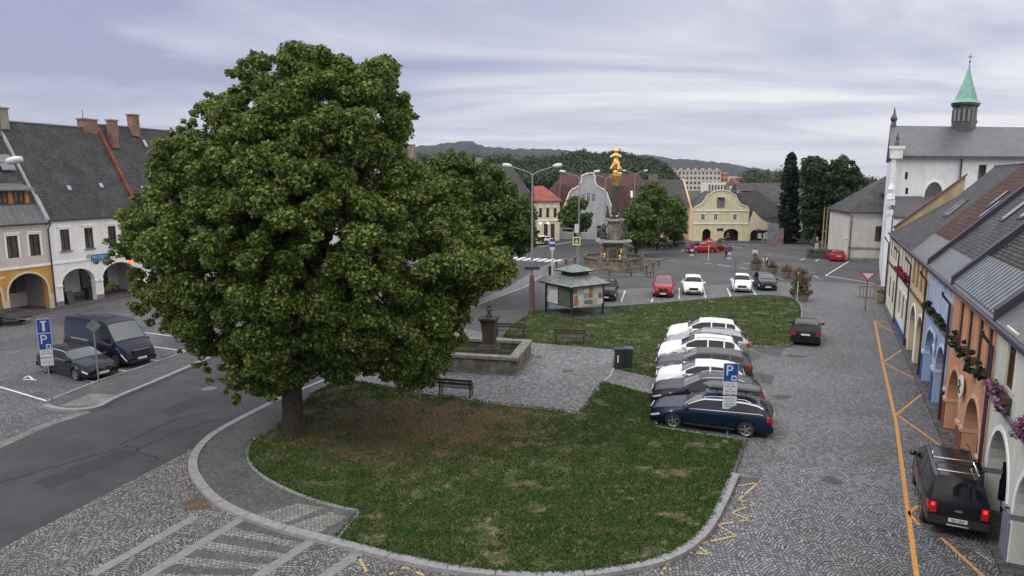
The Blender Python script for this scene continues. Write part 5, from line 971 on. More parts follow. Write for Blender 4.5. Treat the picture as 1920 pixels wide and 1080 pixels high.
        tl = patch('taillight', tail_m, .015, .22, 2.5, 3.95, s_, .009, 5, 3)
        zt_ = float(np.interp(.05, Bt[:, 0], Bt[:, 1])); MB().box((-L / 2 - .006, s_ * W * .375, zt_ - .16), (.02, W * .10, .2 if kind != 'pickup' else .34)).build('lens', tail_m, tl)
        if lit: MB().box((-L / 2 - .02, s_ * W * .38, zt_ - .07), (.01, W * .05, .09)).build('bulb', tail_on, tl)
        # lit brake lens / fog lamp area
        patch('fog_lamp', black_pl, L - .16, L - .02, .5, 1.4, s_, .009, 3, 2)
    # front face
    zn = .36; nose = MB()
    gz = {'van': (.62, .95), 'pickup': (.72, 1.0), 'suv': (.60, .86)}.get(kind, (.48, .68)); gp = MB().box((L / 2 + .002, 0, (gz[0] + gz[1]) / 2), (.05, W * .42, gz[1] - gz[0])); go = gp.build('grille', black_pl, t); 
    MB().box((L / 2 + .014, 0, gz[1] + .012), (.04, W * .45, .025)).build('grille_trim', chrome if kind != 'hatch' else pm, go)
    MB().lathe([(.005, 0), (.055, 0), (.055, .01)], 12, (0, 0, 0)).build('badge', chrome, go, loc=(L / 2 + .03, 0, gz[1] - .06 if kind != 'van' else gz[1] + .18)).rotation_euler = (0, rad(90), 0)
    MB().box((L / 2 + .0, 0, z0 + .13), (.06, W * .72, .13)).build('air_intake', black_pl, t)
    if not noplate:
        for sg, zz_ in ((1, .40 if kind not in ('van', 'pickup') else .5), (-1, {'estate': .78, 'suv': .86, 'hatch': .74, 'van': .7, 'pickup': .62}[kind])):
            sh_ = .034 if sg > 0 else .06; po = MB().box((sg * (L / 2 + sh_), 0, zz_), (.012, .52, .115)).build('number_plate', plate_m, t)
            if plate: text('plate_letters', plate, .1, plate_t, po, (sg * (L / 2 + sh_ + .011), 0, zz_), (rad(90), 0, rad(90) * sg), sx=.95)
    rb = MB().box((-L / 2 + .0, 0, z0 + .22), (.10, W * .9, .22), 0); rb.build('rear_bumper', black_pl if kind in ('suv', 'pickup') else pm, t)
    if pr['rw']: MB().box((-L / 2 - .008, 0, (z0 + .55 if kind != 'pickup' else .74)), (.012, W * .5, .012)).build('boot_seam', black_pl, t)
    if rails:
        for s_ in (1, -1):
            pts = [P(x, 6.35, s_) + Vector((0, 0, .055 if 0 < i < 8 else .0)) for i, x in enumerate([(.85 + (pr['ws'][0] - .1 - .85) * i / 8) * sx_ for i in range(9)])]; MB().tube(pts, .018, 6).build('roof_rail', rails, t)
    return t, P, L
white = paint('white_car_paint', (.84, .84, .85)); silver = paint('silver_car_paint', (.36, .38, .41), .5, .35); greyp = paint('grey_car_paint', (.07, .072, .078), .5, .35); aub = paint('dark_purple_paint', (.020, .016, .026), .3, .3); navy = paint('navy_blue_paint', (.007, .018, .042), .4, .28); blackp = paint('black_car_paint', (.012, .012, .015), .3, .25); redp = paint('red_car_paint', (.34, .02, .03), .35, .3); nvan = paint('dark_navy_van_paint', (.010, .011, .030), .2, .35); dred = paint('dark_red_paint', (.16, .015, .02), .3, .3); redb = paint('bright_red_paint', (.42, .02, .03), .2, .3)
# the seven cars in the bay east of the lawn
A_, B_ = Vector(G(1262, 803)), Vector(G(1394, 820)); hd = (A_ - B_).normalized(); sidev = Vector((-hd.y, hd.x)) * -1
gBay = 'cars parked side by side in the bay beside the lawn'
mid = (A_ + B_) / 2 + sidev * .88
front0 = mid + hd * 2.40
nav, Pn, Ln = car('parked_car', 'navy blue estate with chrome rails and dark roof box, nearest car of the bay', 'estate', navy, front=tuple(front0), hd=hd, group=gBay, rails=chrome, trim=chrome, windm=carglass_l)
rbx = MB()
prf = [(-1.15, .02, .30), (-1.08, .16, .38), (-.85, .22, .42), (.2, .25, .43), (.8, .22, .40), (1.05, .13, .30), (1.15, .03, .14)]
vs = []
for x, hz_, wv in prf:
    for k in range(12): a = 2 * math.pi * k / 12; vs.append((x, wv * (abs(math.cos(a)) ** .6) * (1 if math.cos(a) > 0 else -1), .16 + hz_ * .5 * (abs(math.sin(a)) ** .7) * (1 if math.sin(a) > 0 else -1)))
rbx.add(vs, [(i * 12 + k, i * 12 + (k + 1) % 12, (i + 1) * 12 + (k + 1) % 12, (i + 1) * 12 + k) for i in range(6) for k in range(12)] + [tuple(range(11, -1, -1)), tuple(range(72, 84))])
rb_o = rbx.build('roof_box', M('dark_grey_roof_box', (.05, .05, .058), .35, coat=.3), nav, True); rb_o.location = (-.75, -.32, 1.56)
MB().box((-.95, -.74, 1.70), (.3, .012, .05)).build('box_logo', chrome, rb_o).location = (.75, .32 - .02, -1.56 + .02)
for x in (-.2, -1.35): MB().tube([(x, -.66, 1.58), (x, .66, 1.58)], .022, 6).build('roof_bar', black_pl, nav)
line = Vector((.256, .967)).normalized(); hd2 = Vector((math.sin(rad(-75)), math.cos(rad(-75))))
specs = [('estate', aub, 'dark purple estate with bright windscreen, second nearest in the bay behind the navy estate', dict(windm=carglass_l, rails=chrome), .15), ('hatch', white, 'white hatchback between the dark purple estate and the grey estate in the bay', dict(windm=carglass_l), .10), ('estate', greyp, 'dark grey estate between the white hatchback and the nearer white crossover in the bay', dict(windm=carglass_l), .25), ('suv', white, 'white crossover between the dark grey estate and the silver estate in the bay', dict(rails=black_pl), .25), ('estate', silver, 'silver estate with roof rails between two white crossovers in the bay', dict(rails=rim_m, windm=carglass_l), .0), ('suv', white, 'white off-roader at the far end of the bay, farthest of the seven cars', dict(windm=carglass_l), -.05)]
for i, (kd, pm_, lb, kw, dx) in enumerate(specs):
    f = front0 + line * 2.5 * (i + 1) + hd2 * dx; car('parked_car', lb, kd, pm_, front=tuple(f), hd=hd2, group=gBay, detail=i < 3, **kw)
# row facing the camera beyond the far lawn
gF = 'cars parked nose-in behind the far lawn'
def two(a, b): A, B = Vector(G(*a)), Vector(G(*b)); return (B - A).normalized()
car('parked_car', 'red crossover facing the camera, leftmost car of the row behind the far lawn', 'suv', redp, front=G(1243, 559), hd=two((1245, 536), (1243, 559)), group=gF, windm=carglass_l)
car('parked_car', 'white estate facing the camera just right of the red crossover', 'estate', white, front=G(1300, 554), hd=two((1296, 531), (1300, 554)), group=gF, rimm=rim_d)
car('parked_car', 'white hatchback facing the camera just left of the black hatchback', 'hatch', white, front=G(1391, 549), hd=two((1386, 527), (1391, 549)), group=gF)
car('parked_car', 'black hatchback seen at an angle beside the white hatchback near the planters', 'hatch', blackp, front=G(1440, 546), hd=two((1418, 524), (1440, 546)), group=gF, windm=carglass_l)
car('parked_car', 'black car with pale roof half hidden behind the notice kiosk', 'suv', blackp, front=G(1135, 566), hd=two((1141, 545), (1135, 566)), group=gF)
car('parked_car', 'small black car seen from behind, parked at the kerb right of the bay', 'hatch', blackp, rear=G(1509, 649), hd=two((1509, 649), (1512, 620)), windm=carglass_l, scale=.93)
pk, Pp, Lp = car('pickup_truck', 'black pickup with canopy and roof bars, its passenger door open beside the cream arcade', 'pickup', blackp, rear=(12.82, 18.2), hd=(.44, .898), lit=True, rimm=rim_m, cat='pickup', plate='4EX 2894', skip_door=(-1, 1), scale=.91)
pk.scale = (.98, .89, .98); pk.location.x -= .08
# its open door, hinged at the front and swung out to the right side
dr = MB().add([(1.22, 0, .45), (1.22, .04, .45), (1.22, 0, 1.12), (1.22, .04, 1.12), (.16, 0, .45), (.16, .04, .45), (.14, 0, 1.14), (.14, .04, 1.14)], [(0, 1, 3, 2), (4, 6, 7, 5), (0, 2, 6, 4), (1, 5, 7, 3), (2, 3, 7, 6), (0, 4, 5, 1)])
dr.bx(.14, .20, 0, .04, 1.14, 1.70).bx(.20, .95, 0, .04, 1.66, 1.72)
do = dr.build('door', blackp, pk); MB().add([(.2, .02, 1.14), (1.16, .02, 1.12), (.95, .02, 1.66), (.2, .02, 1.66)], [(0, 1, 2, 3)]).build('side_window', carglass, do)
MB().bx(.2, 1.15, .045, .08, .5, 1.08).build('door_lining', M('grey_lining', (.10, .10, .11), .8), do)
# hinge at front edge of door: x along car; rotate 70 degrees outwards
do.location = (.62, -.95, 0); do.rotation_euler = (0, 0, rad(-130)); 
for q in do.data.vertices: q.co.x = 1.22 - q.co.x
for c_ in do.children:
    for q in c_.data.vertices: q.co.x = 1.22 - q.co.x
rr3 = MB()
for s_ in (1, -1): rr3.tube([(-1.9, s_ * .55, 1.86), (-.75, s_ * .55, 1.89)], .022, 6)
for x in (-1.85, -.8): rr3.tube([(x, -.6, 1.87), (x, .6, 1.87)], .022, 6)
rr3.build('roof_rack', chrome, pk)
for s_ in (1, -1):
    MB().tube([(-.45, s_ * .60, 1.83), (-.4, s_ * .60, 1.90), (.75, s_ * .60, 1.90), (.85, s_ * .60, 1.83)], .022, 6).build('roof_rail', chrome, pk)
MB().tube([(-Lp / 2 - .07, -.3, .47), (-Lp / 2 - .07, .3, .47)], .03, 8).build('step_bar', chrome, pk)
MB().lathe([(.01, 0), (.07, .0), (.07, .01)], 16, sx=.6, sy=1.6).build('badge', chrome, pk, loc=(-Lp / 2 - .02, 0, .90)).rotation_euler = (0, rad(-90), 0)
# left parking place
hv = two((120, 668), (243, 698)); hv = two((80, 693), (181, 718))
van, Pv, Lv = car('delivery_van', 'dark navy high-roof van beside the black estate in the left parking place', 'van', nvan, front=G(268, 686), hd=hv, windm=carglass_l, cat='van')
MB().box((-1.2, -1.03, 1.28), (1.7, .02, .09)).build('side_rail', rim_m, van); MB().box((Lv / 2 - .02, 0, .98), (.06, .95, .05)).build('chrome_strip', chrome, van)
car('parked_car', 'black estate with chrome window line parked beside the navy van', 'estate', blackp, front=G(196, 711), hd=hv, windm=carglass_l, trim=chrome, rails=black_pl)
car('parked_car', 'dark car with a glowing red tail light, seen through the lower branches of the linden', 'hatch', blackp, rear=G(345, 634), hd=hv, lit=True)
# far cars
car('parked_car', 'bright red hatchback at the far side of the square behind the no-stopping sign', 'hatch', redb, front=G(1289, 474), hd=Vector((-1, -.25)), detail=False)
tg_, Pt, Lt = car('parked_car', 'dark red estate with raised black tailgate at the far side of the square', 'estate', dred, rear=G(1353, 472), hd=Vector((-1, -.1)), detail=False)
slab(MB(), (-Lt / 2 + .1, -.7, 1.95), (-Lt / 2 + .55, -.7, 1.45), (-Lt / 2 + .55, .7, 1.45), (-Lt / 2 + .1, .7, 1.95), .08).build('tailgate', black_pl, tg_); slab(MB(), (-Lt / 2 - .5, -.7, 2.0), (-Lt / 2 + .1, -.7, 1.97), (-Lt / 2 + .1, .7, 1.97), (-Lt / 2 - .5, .7, 2.0), .08).build('tailgate_glass', carglass, tg_)
car('parked_car', 'bright red hatchback seen from behind beside the white hall and low wall', 'hatch', redb, rear=G(1572, 491), hd=Vector((.25, 1)), detail=False)
car('parked_car', 'dark red car just left of the red hatchback by the low wall', 'hatch', dred, front=(40.6, 92), hd=Vector((-.3, -1)), detail=False) if False else None
gL = 'cars parked by the cream houses at the left end'
car('parked_car', 'white estate parked in front of the red roofed house at the far left end', 'estate', white, rear=G(1032, 458), hd=Vector((-1, -.3)), detail=False, group=gL)
car('parked_car', 'red hatchback half hidden by the green maple crown at the far left end', 'hatch', redp, rear=G(1002, 463), hd=Vector((-1, -.4)), detail=False, group=gL)
car('parked_car', 'silver hatchback low behind the maple branches beside the zebra crossing', 'hatch', silver, rear=G(965, 474), hd=Vector((-.9, -.6)), detail=False, group=gL)
# trailer
tt = thing('trailer', 'small flat utility trailer with low slatted sides parked before the ochre arcade', 'trailer', (*G(22, 607), 0), math.atan2(hv.y, hv.x) + rad(8))
MB().bx(-1.25, 1.25, -.7, .7, .5, .58).build('bed', m_pipe, tt); sd_m = M('grey_board', (.10, .09, .085), .7, (5, .3)); 
for s_ in (1, -1):
    MB().bx(-1.25, 1.25, s_ * .68, s_ * .72, .60, .76).bx(-1.25, 1.25, s_ * .68, s_ * .72, .80, .96).build('side_board', sd_m, tt); wheel(tt, -.1, s_ * .82, .29, rim_m, s_); MB().box((-.1, s_ * .82, .62), (.8, .26, .04)).build('mudguard', black_pl, tt)
for x in (-1.25, 1.25): MB().bx(x - .02, x + .02, -.7, .7, .58, .96).build('end_board', sd_m, tt)
MB().tube([(1.25, -.4, .52), (2.2, 0, .50), (2.5, 0, .50)], .04, 6).build('drawbar', m_metal, tt)

# ======================= FIGURES =======================
def skinned(name, joints, edges, mat, parent=None, sub=1, loc=None, rz=0, scale=1.0):
    me = bpy.data.meshes.new(name); me.from_pydata([tuple(Vector(j[:3]) * scale) for j in joints], edges, []); o = bpy.data.objects.new(name, me); COL.objects.link(o)
    sk = o.modifiers.new('s', 'SKIN'); sk.use_smooth_shade = True
    for i, j in enumerate(joints):
        v = me.skin_vertices[0].data[i]; r = j[3] if isinstance(j[3], tuple) else (j[3], j[3]); v.radius = (r[0] * scale, r[1] * scale)
    me.skin_vertices[0].data[0].use_root = True
    sb = o.modifiers.new('d', 'SUBSURF'); sb.levels = sub; sb.render_levels = sub
    dg = bpy.context.evaluated_depsgraph_get(); dg.update(); m2 = bpy.data.meshes.new_from_object(o.evaluated_get(dg)); bpy.data.objects.remove(o); bpy.data.meshes.remove(me)
    m2.materials.clear(); m2.materials.append(mat); m2.polygons.foreach_set('use_smooth', [True] * len(m2.polygons)); o = bpy.data.objects.new(name, m2); COL.objects.link(o)
    if parent: o.parent = parent
    if loc is not None: o.location = loc
    o.rotation_euler.z = rz; return o
skin_m = M('skin', (.42, .24, .17), .6); hair_m = M('dark_hair', (.03, .02, .015), .7)
def person(label, at, rz, top, legs, hair=hair_m, h=1.75, bend=0.0, arms=((.30, .05, .88), (-.30, .05, .88))):
    t = thing('person', label, 'person', (*at, 0.012), rz); k = h / 1.75; hip = Vector((0, 0, .93)); chest = Vector((0, .35 * bend, 1.36 - .25 * bend)); neck = Vector((0, .46 * bend, 1.50 - .32 * bend)); hd_ = Vector((0, .52 * bend + .01, 1.62 - .36 * bend))
    J = [(*hip, (.15, .11)), (*(hip.lerp(chest, .5)), (.14, .10)), (*chest, (.17, .11)), (*neck, (.055, .055)), (*(hd_ + Vector((0, 0, -.02))), (.075, .09)), (*(hd_ + Vector((0, 0, .07))), (.075, .085))]; E_ = [(0, 1), (1, 2), (2, 3), (3, 4), (4, 5)]
    for s_ in (1, -1):
        i = len(J); J += [(s_ * .10, 0, .86, .088), (s_ * .11, .02, .48, .06), (s_ * .12, 0, .10, .042), (s_ * .13, .14, .035, .035)]; E_ += [(0, i), (i, i + 1), (i + 1, i + 2), (i + 2, i + 3)]
    for s_, a in zip((1, -1), arms):
        i = len(J); sh = chest + Vector((s_ * .20, 0, .05)); el = sh.lerp(Vector(a), .5) + Vector((s_ * .03, -.04, 0)); J += [(*sh, .055), (*el, .042), (*a, .032), (a[0], a[1] + .06, a[2] - .09, .022)]; E_ += [(2, i), (i, i + 1), (i + 1, i + 2), (i + 2, i + 3)]
        for f in range(5):
            n_ = len(J); J += [(a[0] + (f - 2) * .018, a[1] + .07 + .01 * (f == 0), a[2] - .14 + .01 * abs(f - 2), .009)]; E_ += [(i + 3, n_)]
    skinned('body', J, E_, skin_m, t, 2, scale=k)
    cl = [(*hip, (.165, .125)), (*(hip.lerp(chest, .5)), (.155, .115)), (*chest, (.185, .125)), (*(chest.lerp(neck, .55)), (.10, .085))]; ce = [(0, 1), (1, 2), (2, 3)]
    for s_, a in zip((1, -1), arms):
        i = len(cl); sh = chest + Vector((s_ * .20, 0, .05)); el = sh.lerp(Vector(a), .5) + Vector((s_ * .03, -.04, 0)); cl += [(*sh, .068), (*el, .055), (*(el.lerp(Vector(a), .8)), .045)]; ce += [(2, i), (i, i + 1), (i + 1, i + 2)]
    skinned('top', cl, ce, top, t, 2, scale=k)
    lg = [(0, 0, .94, (.17, .13))]; le = []
    for s_ in (1, -1): i = len(lg); lg += [(s_ * .10, 0, .84, .10), (s_ * .11, .02, .48, .075), (s_ * .12, 0, .12, .06)]; le += [(0, i), (i, i + 1), (i + 1, i + 2)]
    skinned('trousers', lg, le, legs, t, 2, scale=k)
    for s_ in (1, -1): MB().lathe([(.03, 0), (.055, .02), (.05, .07), (.02, .10)], 10, (s_ * .12 * k, .05, 0), sy=2.1).build('shoe', hair_m, t, True)
    hp = hd_ * k; MB().lathe([(.10, -.06), (.112, .0), (.10, .07), (.05, .115), (.01, .125)], 12, (hp.x, hp.y - .02, hp.z + .03)).build('hair', hair, t, True)
    fc = MB()
    for s_ in (1, -1): fc.box((hp.x + s_ * .032, hp.y + .095, hp.z + .03), (.02, .012, .012))
    fc.box((hp.x, hp.y + .10, hp.z - .045), (.045, .01, .01)); fc.build('face_features', hair_m, t); return t
navycloth = M('navy_cloth', (.02, .025, .06), .9); darkcloth = M('dark_cloth', (.03, .03, .035), .9); whitecloth = M('white_cloth', (.7, .7, .72), .9); bluecloth = M('blue_jeans', (.05, .08, .16), .9); redcloth = M('red_cloth', (.35, .04, .05), .9)
person('person in dark blue clothes standing behind the red cars near the no-stopping sign', G(1361, 482), rad(20), navycloth, darkcloth)
person('person in a white top and blue jeans walking between the far cars and the planters', G(1415, 489), rad(160), whitecloth, bluecloth, bend=.1)
person('person in dark clothes standing in front of the town hall wall by the middle arch', (36.6, 115.5), rad(180), darkcloth, darkcloth)
person('person in a white shirt carrying something, crouched low by the second planter', G(1437, 500), rad(130), whitecloth, darkcloth, h=1.6, bend=.9, arms=((.2, .65, .8), (-.2, .65, .8)))

# ---- statues and column ----
stone = M('weathered_sandstone', (.16, .135, .10), .92, (1.6, .55), .7, col2=(.30, .26, .20), bscale=9); stone_d = M('dark_statue_stone', (.06, .055, .05), .9, (3, .4), .6, bscale=10); stone_l = M('pale_stone_cornice', (.30, .31, .30), .85, (3, .25), .4, bscale=8); gold = M('gilding', (.78, .50, .17), .42, (6, .3), .5, metal=1, bscale=12); gold.node_tree.nodes['Principled BSDF'].inputs['Emission Color'].default_value = (0, 0, 0, 1)
def saint(name, mat, parent, loc, h=2.0, rz=0, pose=0, seed=0):
    """robed standing figure: one continuous draped body with head and arms"""
    r_ = random.Random(seed); k = h / 1.85; sw = r_.uniform(-.05, .05)
    J = [(0, 0, .10, (.30, .24)), (0, .0, .45, (.26, .20)), (sw, .02, .85, (.20, .16)), (sw * .5, 0, 1.15, (.17, .13)), (0, 0, 1.42, (.21, .13)), (0, 0, 1.56, (.06, .06)), (0, .02, 1.68, (.095, .10)), (0, .02, 1.78, (.08, .09))]; E_ = [(i, i + 1) for i in range(7)]
    A = [[(.28, .02, 1.3), (.34, .18, 1.12), (.12, .28, 1.22)], [(-.28, .02, 1.3), (-.40, .1, 1.15), (-.30, .28, 1.35)]]
    if pose == 1: A = [[(.28, 0, 1.42), (.45, .05, 1.6), (.42, .1, 1.88)], [(-.28, 0, 1.3), (-.33, .15, 1.1), (-.1, .25, 1.15)]]
    if pose == 2: A = [[(.28, 0, 1.3), (.3, .2, 1.15), (.02, .26, 1.35)], [(-.28, 0, 1.3), (-.3, .2, 1.15), (-.02, .27, 1.3)]]
    for s_ in A:
        i = len(J); J += [(*s_[0], .075), (*s_[1], .06), (*s_[2], .045)]; E_ += [(4, i), (i, i + 1), (i + 1, i + 2)]
    for q in range(4): i = len(J); a = q * 1.57 + r_.random(); J += [(.24 * math.cos(a), .2 * math.sin(a), .35 + .3 * r_.random(), .07), (.34 * math.cos(a), .27 * math.sin(a), .06, .08)]; E_ += [(1, i), (i, i + 1)]
    o = skinned(name, J, E_, mat, parent, 2, loc, rz, k)
    for q in o.data.vertices:
        n_ = Vector((q.co.x, q.co.y, 0)).normalized() if q.co.length > .01 else Vector((1, 0, 0)); q.co += n_ * mnoise.noise(Vector((q.co.x * 6, q.co.y * 6 + seed, q.co.z * 3))) * .11
    return o
cc_ = Vector((*G(1150, 500), 0)); 
co = thing('marian_column', 'tall stone Marian column with gilded statue on top and stone saints around its base', 'monument', (cc_.x, cc_.y, 0), rad(-12))
def oct_(mb, r, z0, z1, r2=None, sx=1.0, n=8): mb.lathe([(r, z0), (r2 or r, z1)], n, rot=math.pi / n, sx=sx); return mb
stp = oct_(oct_(MB(), 5.0, 0, .18), 4.7, .18, .36); stp.build('steps', stone, co)
bal = MB(); Rb = 4.35
for i in range(8):
    a0, a1 = (i + .5) * math.pi / 4, (i + 1.5) * math.pi / 4; p0, p1 = Vector((Rb * math.cos(a0), Rb * math.sin(a0), 0)), Vector((Rb * math.cos(a1), Rb * math.sin(a1), 0)); an = math.atan2((p1 - p0).y, (p1 - p0).x)
    MB().box((p0.x, p0.y, .36 + .68), (.42, .42, 1.36), an).box((p0.x, p0.y, 1.78), (.54, .54, .12), an).build('balustrade_pier', stone, co)
    m = (p0 + p1) / 2; Lr = (p1 - p0).length - .42; rl = MB().box((m.x, m.y, 1.52), (Lr, .32, .16), an).box((m.x, m.y, .48), (Lr, .34, .22), an)
    for j in range(7): q = p0.lerp(p1, (j + 1) / 8); rl.lathe([(.07, .59), (.12, .85), (.06, 1.1), (.10, 1.3), (.08, 1.44)], 8, (q.x, q.y, 0))
    rl.build('balustrade', stone, co)
b1 = oct_(oct_(oct_(MB(), 2.5, .36, .8), 2.1, .8, 3.4, 1.9), 2.45, 3.4, 3.62); 
for i in range(4):
    a = i * math.pi / 2 + math.pi / 4; b1.box((1.95 * math.cos(a), 1.95 * math.sin(a), 2.0), (.7, .7, 3.0), a); b1.box((2.05 * math.cos(a), 2.05 * math.sin(a), 3.52), (1.0, 1.0, .3), a)
b1.build('lower_pedestal', stone, co)
cn = oct_(oct_(MB(), 2.75, 3.66, 3.8), 2.55, 3.8, 3.9); cn.build('cornice', stone_l, co)
b2 = oct_(oct_(MB(), 1.35, 3.9, 4.3), 1.1, 4.3, 6.6, .95); b2.build('middle_pedestal', stone, co); c2 = oct_(MB(), 1.45, 6.62, 6.8); c2.box((0, 0, 6.86), (2.3, 2.3, .1)); c2.build('upper_cornice', stone_l, co)
sh = MB().lathe([(.62, 6.9), (.62, 7.15), (.48, 7.3), (.44, 8.5), (.40, 11.2), (.38, 11.6)], 16); sh.build('column_shaft', stone_d, co, True)
MB().lathe([(.50, 7.0), (.66, 7.1), (.66, 7.3), (.50, 7.42)], 16).build('gilded_ring', gold, co)
cap = MB().lathe([(.40, 11.6), (.44, 11.9), (.54, 12.3), (.70, 12.8), (.80, 12.95), (.80, 13.15), (.3, 13.2)], 12)
for i in range(8): a = i * math.pi / 4; cap.lathe([(.01, -.14), (.12, -.05), (.13, .06), (.01, .14)], 6, (.66 * math.cos(a), .66 * math.sin(a), 12.65))
cap.build('gilded_capital', gold, co)
sg = MB().lathe([(.34, 13.2), (.42, 13.35), (.40, 13.6), (.25, 13.8)], 10); sg.build('gilded_globe', gold, co, True)
vm = saint('gilded_statue', gold, co, (0, 0, 13.7), 3.0, rad(180), 2, 3); vm.scale = (1.4, 1.3, 1); skinned('gilded_child', [(0, 0, 0, .13), (0, 0, .22, .12), (0, .02, .4, .10)], [(0, 1), (1, 2)], gold, co, 1, (-.30, -.28, 15.5))
MB().lathe([(.30, 0), (.34, .03), (.30, .06)], 14).build('halo', gold, co, loc=(0, .08, 16.6)).rotation_euler = (rad(70), 0, 0)
for i, (a, z, rr_2, h, ps) in enumerate([(45, 3.92, 2.05, 2.3, 0), (135, 3.92, 2.05, 2.3, 1), (225, 3.92, 2.05, 2.5, 0), (315, 3.92, 2.05, 2.4, 1), (270, 6.92, .95, 1.5, 2), (200, 6.92, 1.0, 1.9, 1), (340, 6.92, 1.0, 1.9, 0), (80, 6.92, 1.0, 1.8, 0)]):
    saint('stone_saint', stone_d, co, (rr_2 * math.cos(rad(a)), rr_2 * math.sin(rad(a)), z), h, rad(a - 90), ps, i)
gd = MB()
for a, z in ((-62, 1.3), (-58, 2.2), (-122, 1.5)):
    c_ = (2.15 * math.cos(rad(a)), 2.15 * math.sin(rad(a)) - .15, z + .2); MB().lathe([(.02, -.5), (.2, -.36), (.26, -.1), (.16, .1), (.28, .25), (.1, .42), (.02, .48)], 9, c_, sx=.7, sy=.6).build('gilded_ornament', gold, co, True)
rl = MB().box((0, -2.05, 1.9), (.95, .2, 1.5)); rl.build('relief_panel', stone_d, co)
co.scale = (.835, .835, .835)
# chained bollards and benches around
gC = 'stone bollards round the column'; bl = MB().lathe([(.20, 0), (.20, .1), (.15, .16), (.15, .85), (.19, .9), (.17, 1.02), (.06, 1.1)], 10)
bproto = None; bpts = [(1043, 507), (1061, 501), (1078, 497), (1211, 513), (1224, 508), (1235, 503), (1098, 492)]
lbl = ['stone bollard farthest left of the chain beside the bus stop', 'middle stone bollard of the left chain by the column', 'stone bollard of the left chain behind the tall lamp post', 'stone bollard at the right end of the column bench, nearest the camera', 'stone bollard in the middle of the right group beside the column', 'stone bollard farthest right beside the column', 'stone bollard at the shrubs behind the column, left side']
bl_me = None
for p, lb in zip(bpts, lbl):
    if bproto is None: bproto = thing('bollard', lb, 'bollard', (*G(*p), 0), 0, gC); bl.build('post', stone, bproto, True); MB().tube([(-.0, -.16, .75), (0, .16, .75)], .05, 8).build('chain_ring', m_pipe, bproto)
    else: c_ = copy_tree(bproto); c_.location = (*G(*p), 0); c_['label'] = lb
for (a, b), w_ in (((bpts[0], bpts[1]), 'left'), ((bpts[1], bpts[2]), 'right')):
    A, B = Vector((*G(*a), .78)), Vector((*G(*b), .78)); m = MB(); m.tube([A.lerp(B, i / 10) - Vector((0, 0, .35 * math.sin(math.pi * i / 10))) for i in range(11)], .028, 6); tag(m.build('chain', m_pipe), 'hanging iron chain between the stone bollards beside the column, ' + w_ + ' span', 'chain', 'chains between the bollards')
m_board = M('bench_board', (.045, .032, .026), .6, (8, .3)); m_iron = M('cast_iron', (.03, .03, .032), .55)
def bench(label, loc, rz, L=1.8, group=None, back=True, z=.106):
    t = thing('bench', label, 'bench', (*loc, z), rz, group)
    for i in range(3): MB().box((0, -.14 + i * .14, .45), (L, .11, .04)).build('seat_board', m_board, t)
    if back:
        for z_, y in ((.66, .20), (.82, .235)): MB().box((0, y, z_), (L, .035, .12)).build('back_board', m_board, t)
    for s_ in (1, -1):
        x = s_ * (L / 2 - .12); f = MB().bx(x - .03, x + .03, -.20, -.15, 0, .43).bx(x - .03, x + .03, .14, .19, 0, .44).bx(x - .03, x + .03, -.20, .19, .39, .43).bx(x - .03, x + .03, -.22, .18, .62, .66).bx(x - .03, x + .03, -.21, -.17, .43, .62)
        if back: f.add([(x - .03, .17, .44), (x + .03, .17, .44), (x + .03, .22, .44), (x - .03, .22, .44), (x - .03, .22, .9), (x + .03, .22, .9), (x + .03, .27, .9), (x - .03, .27, .9)], [(0, 1, 5, 4), (1, 2, 6, 5), (2, 3, 7, 6), (3, 0, 4, 7), (4, 5, 6, 7)])
        f.build('leg_frame', m_iron, t)
    return t
bench('dark slatted bench nearest the linden, turned away from the lawn before the fountain', G(855, 742, .1), rad(-14) + math.pi, 1.75, 'benches round the fountain place')
bench('dark bench on the grass edge just behind the stone fountain basin', G(957, 633, .1), rad(-8), 2.0, 'benches round the fountain place', z=.13)
bench('dark bench on the grass edge in front of the notice kiosk', G(1068, 646, .1), rad(-7), 2.0, 'benches round the fountain place', z=.13)
gK = 'benches round the column'
for (u, v, r_, lb) in ((1123, 514, -4, 'long dark bench in front of the balustrade, left of its middle'), (1163, 518, -2, 'long dark bench in front of the balustrade, right of its middle'), (1190, 511, 38, 'dark bench at the right corner of the column balustrade'), (1217, 519, 50, 'dark bench by the right bollard group of the column')):
    bench(lb, G(u, v), rad(r_), 2.6 if u < 1200 else 1.5, gK, back=False, z=.02)

# ---- fountain ----
f0, f1, f2, f3 = (Vector((*G(968, 704, .1), 0)) for _ in range(4)); f0 = Vector(G(968, 704, .1)); f1 = Vector(G(996, 640, .95)) ; fu = (Vector(G(870, 694, .1)) - f0).normalized(); fw_ = Vector((-fu.y, fu.x)); fw_ = fw_ if fw_.y > 0 else -fw_
fo = thing('fountain', 'rectangular stone fountain basin with dark water and a stone pillar carrying a sculpture', 'fountain', (f0.x, f0.y, .1), math.atan2(-fu.y, -fu.x) + rad(8))
FL, FW_, FH = 7.2, 4.1, .95   # x runs left to right along the near side; origin at right near corner
bs = MB()
for x0, x1, y0, y1 in ((-FL, 0, 0, .32), (-FL, 0, FW_ - .32, FW_), (-.32, 0, .32, FW_ - .32), (-FL, -FL + .32, .32, FW_ - .32)): bs.bx(x0, x1, y0, y1, 0, FH - .14)
stone_f = M('fountain_stone', (.10, .095, .08), .9, (2.2, .45), .6, col2=(.19, .18, .155), bscale=12)
bs.build('basin_wall', stone_f, fo)
rm = MB()
for x0, x1, y0, y1 in ((-FL - .1, .1, -.1, .42), (-FL - .1, .1, FW_ - .42, FW_ + .1), (-.42, .1, .42, FW_ - .42), (-FL - .1, -FL + .42, .42, FW_ - .42)): rm.bx(x0, x1, y0, y1, FH - .14, FH + .02)
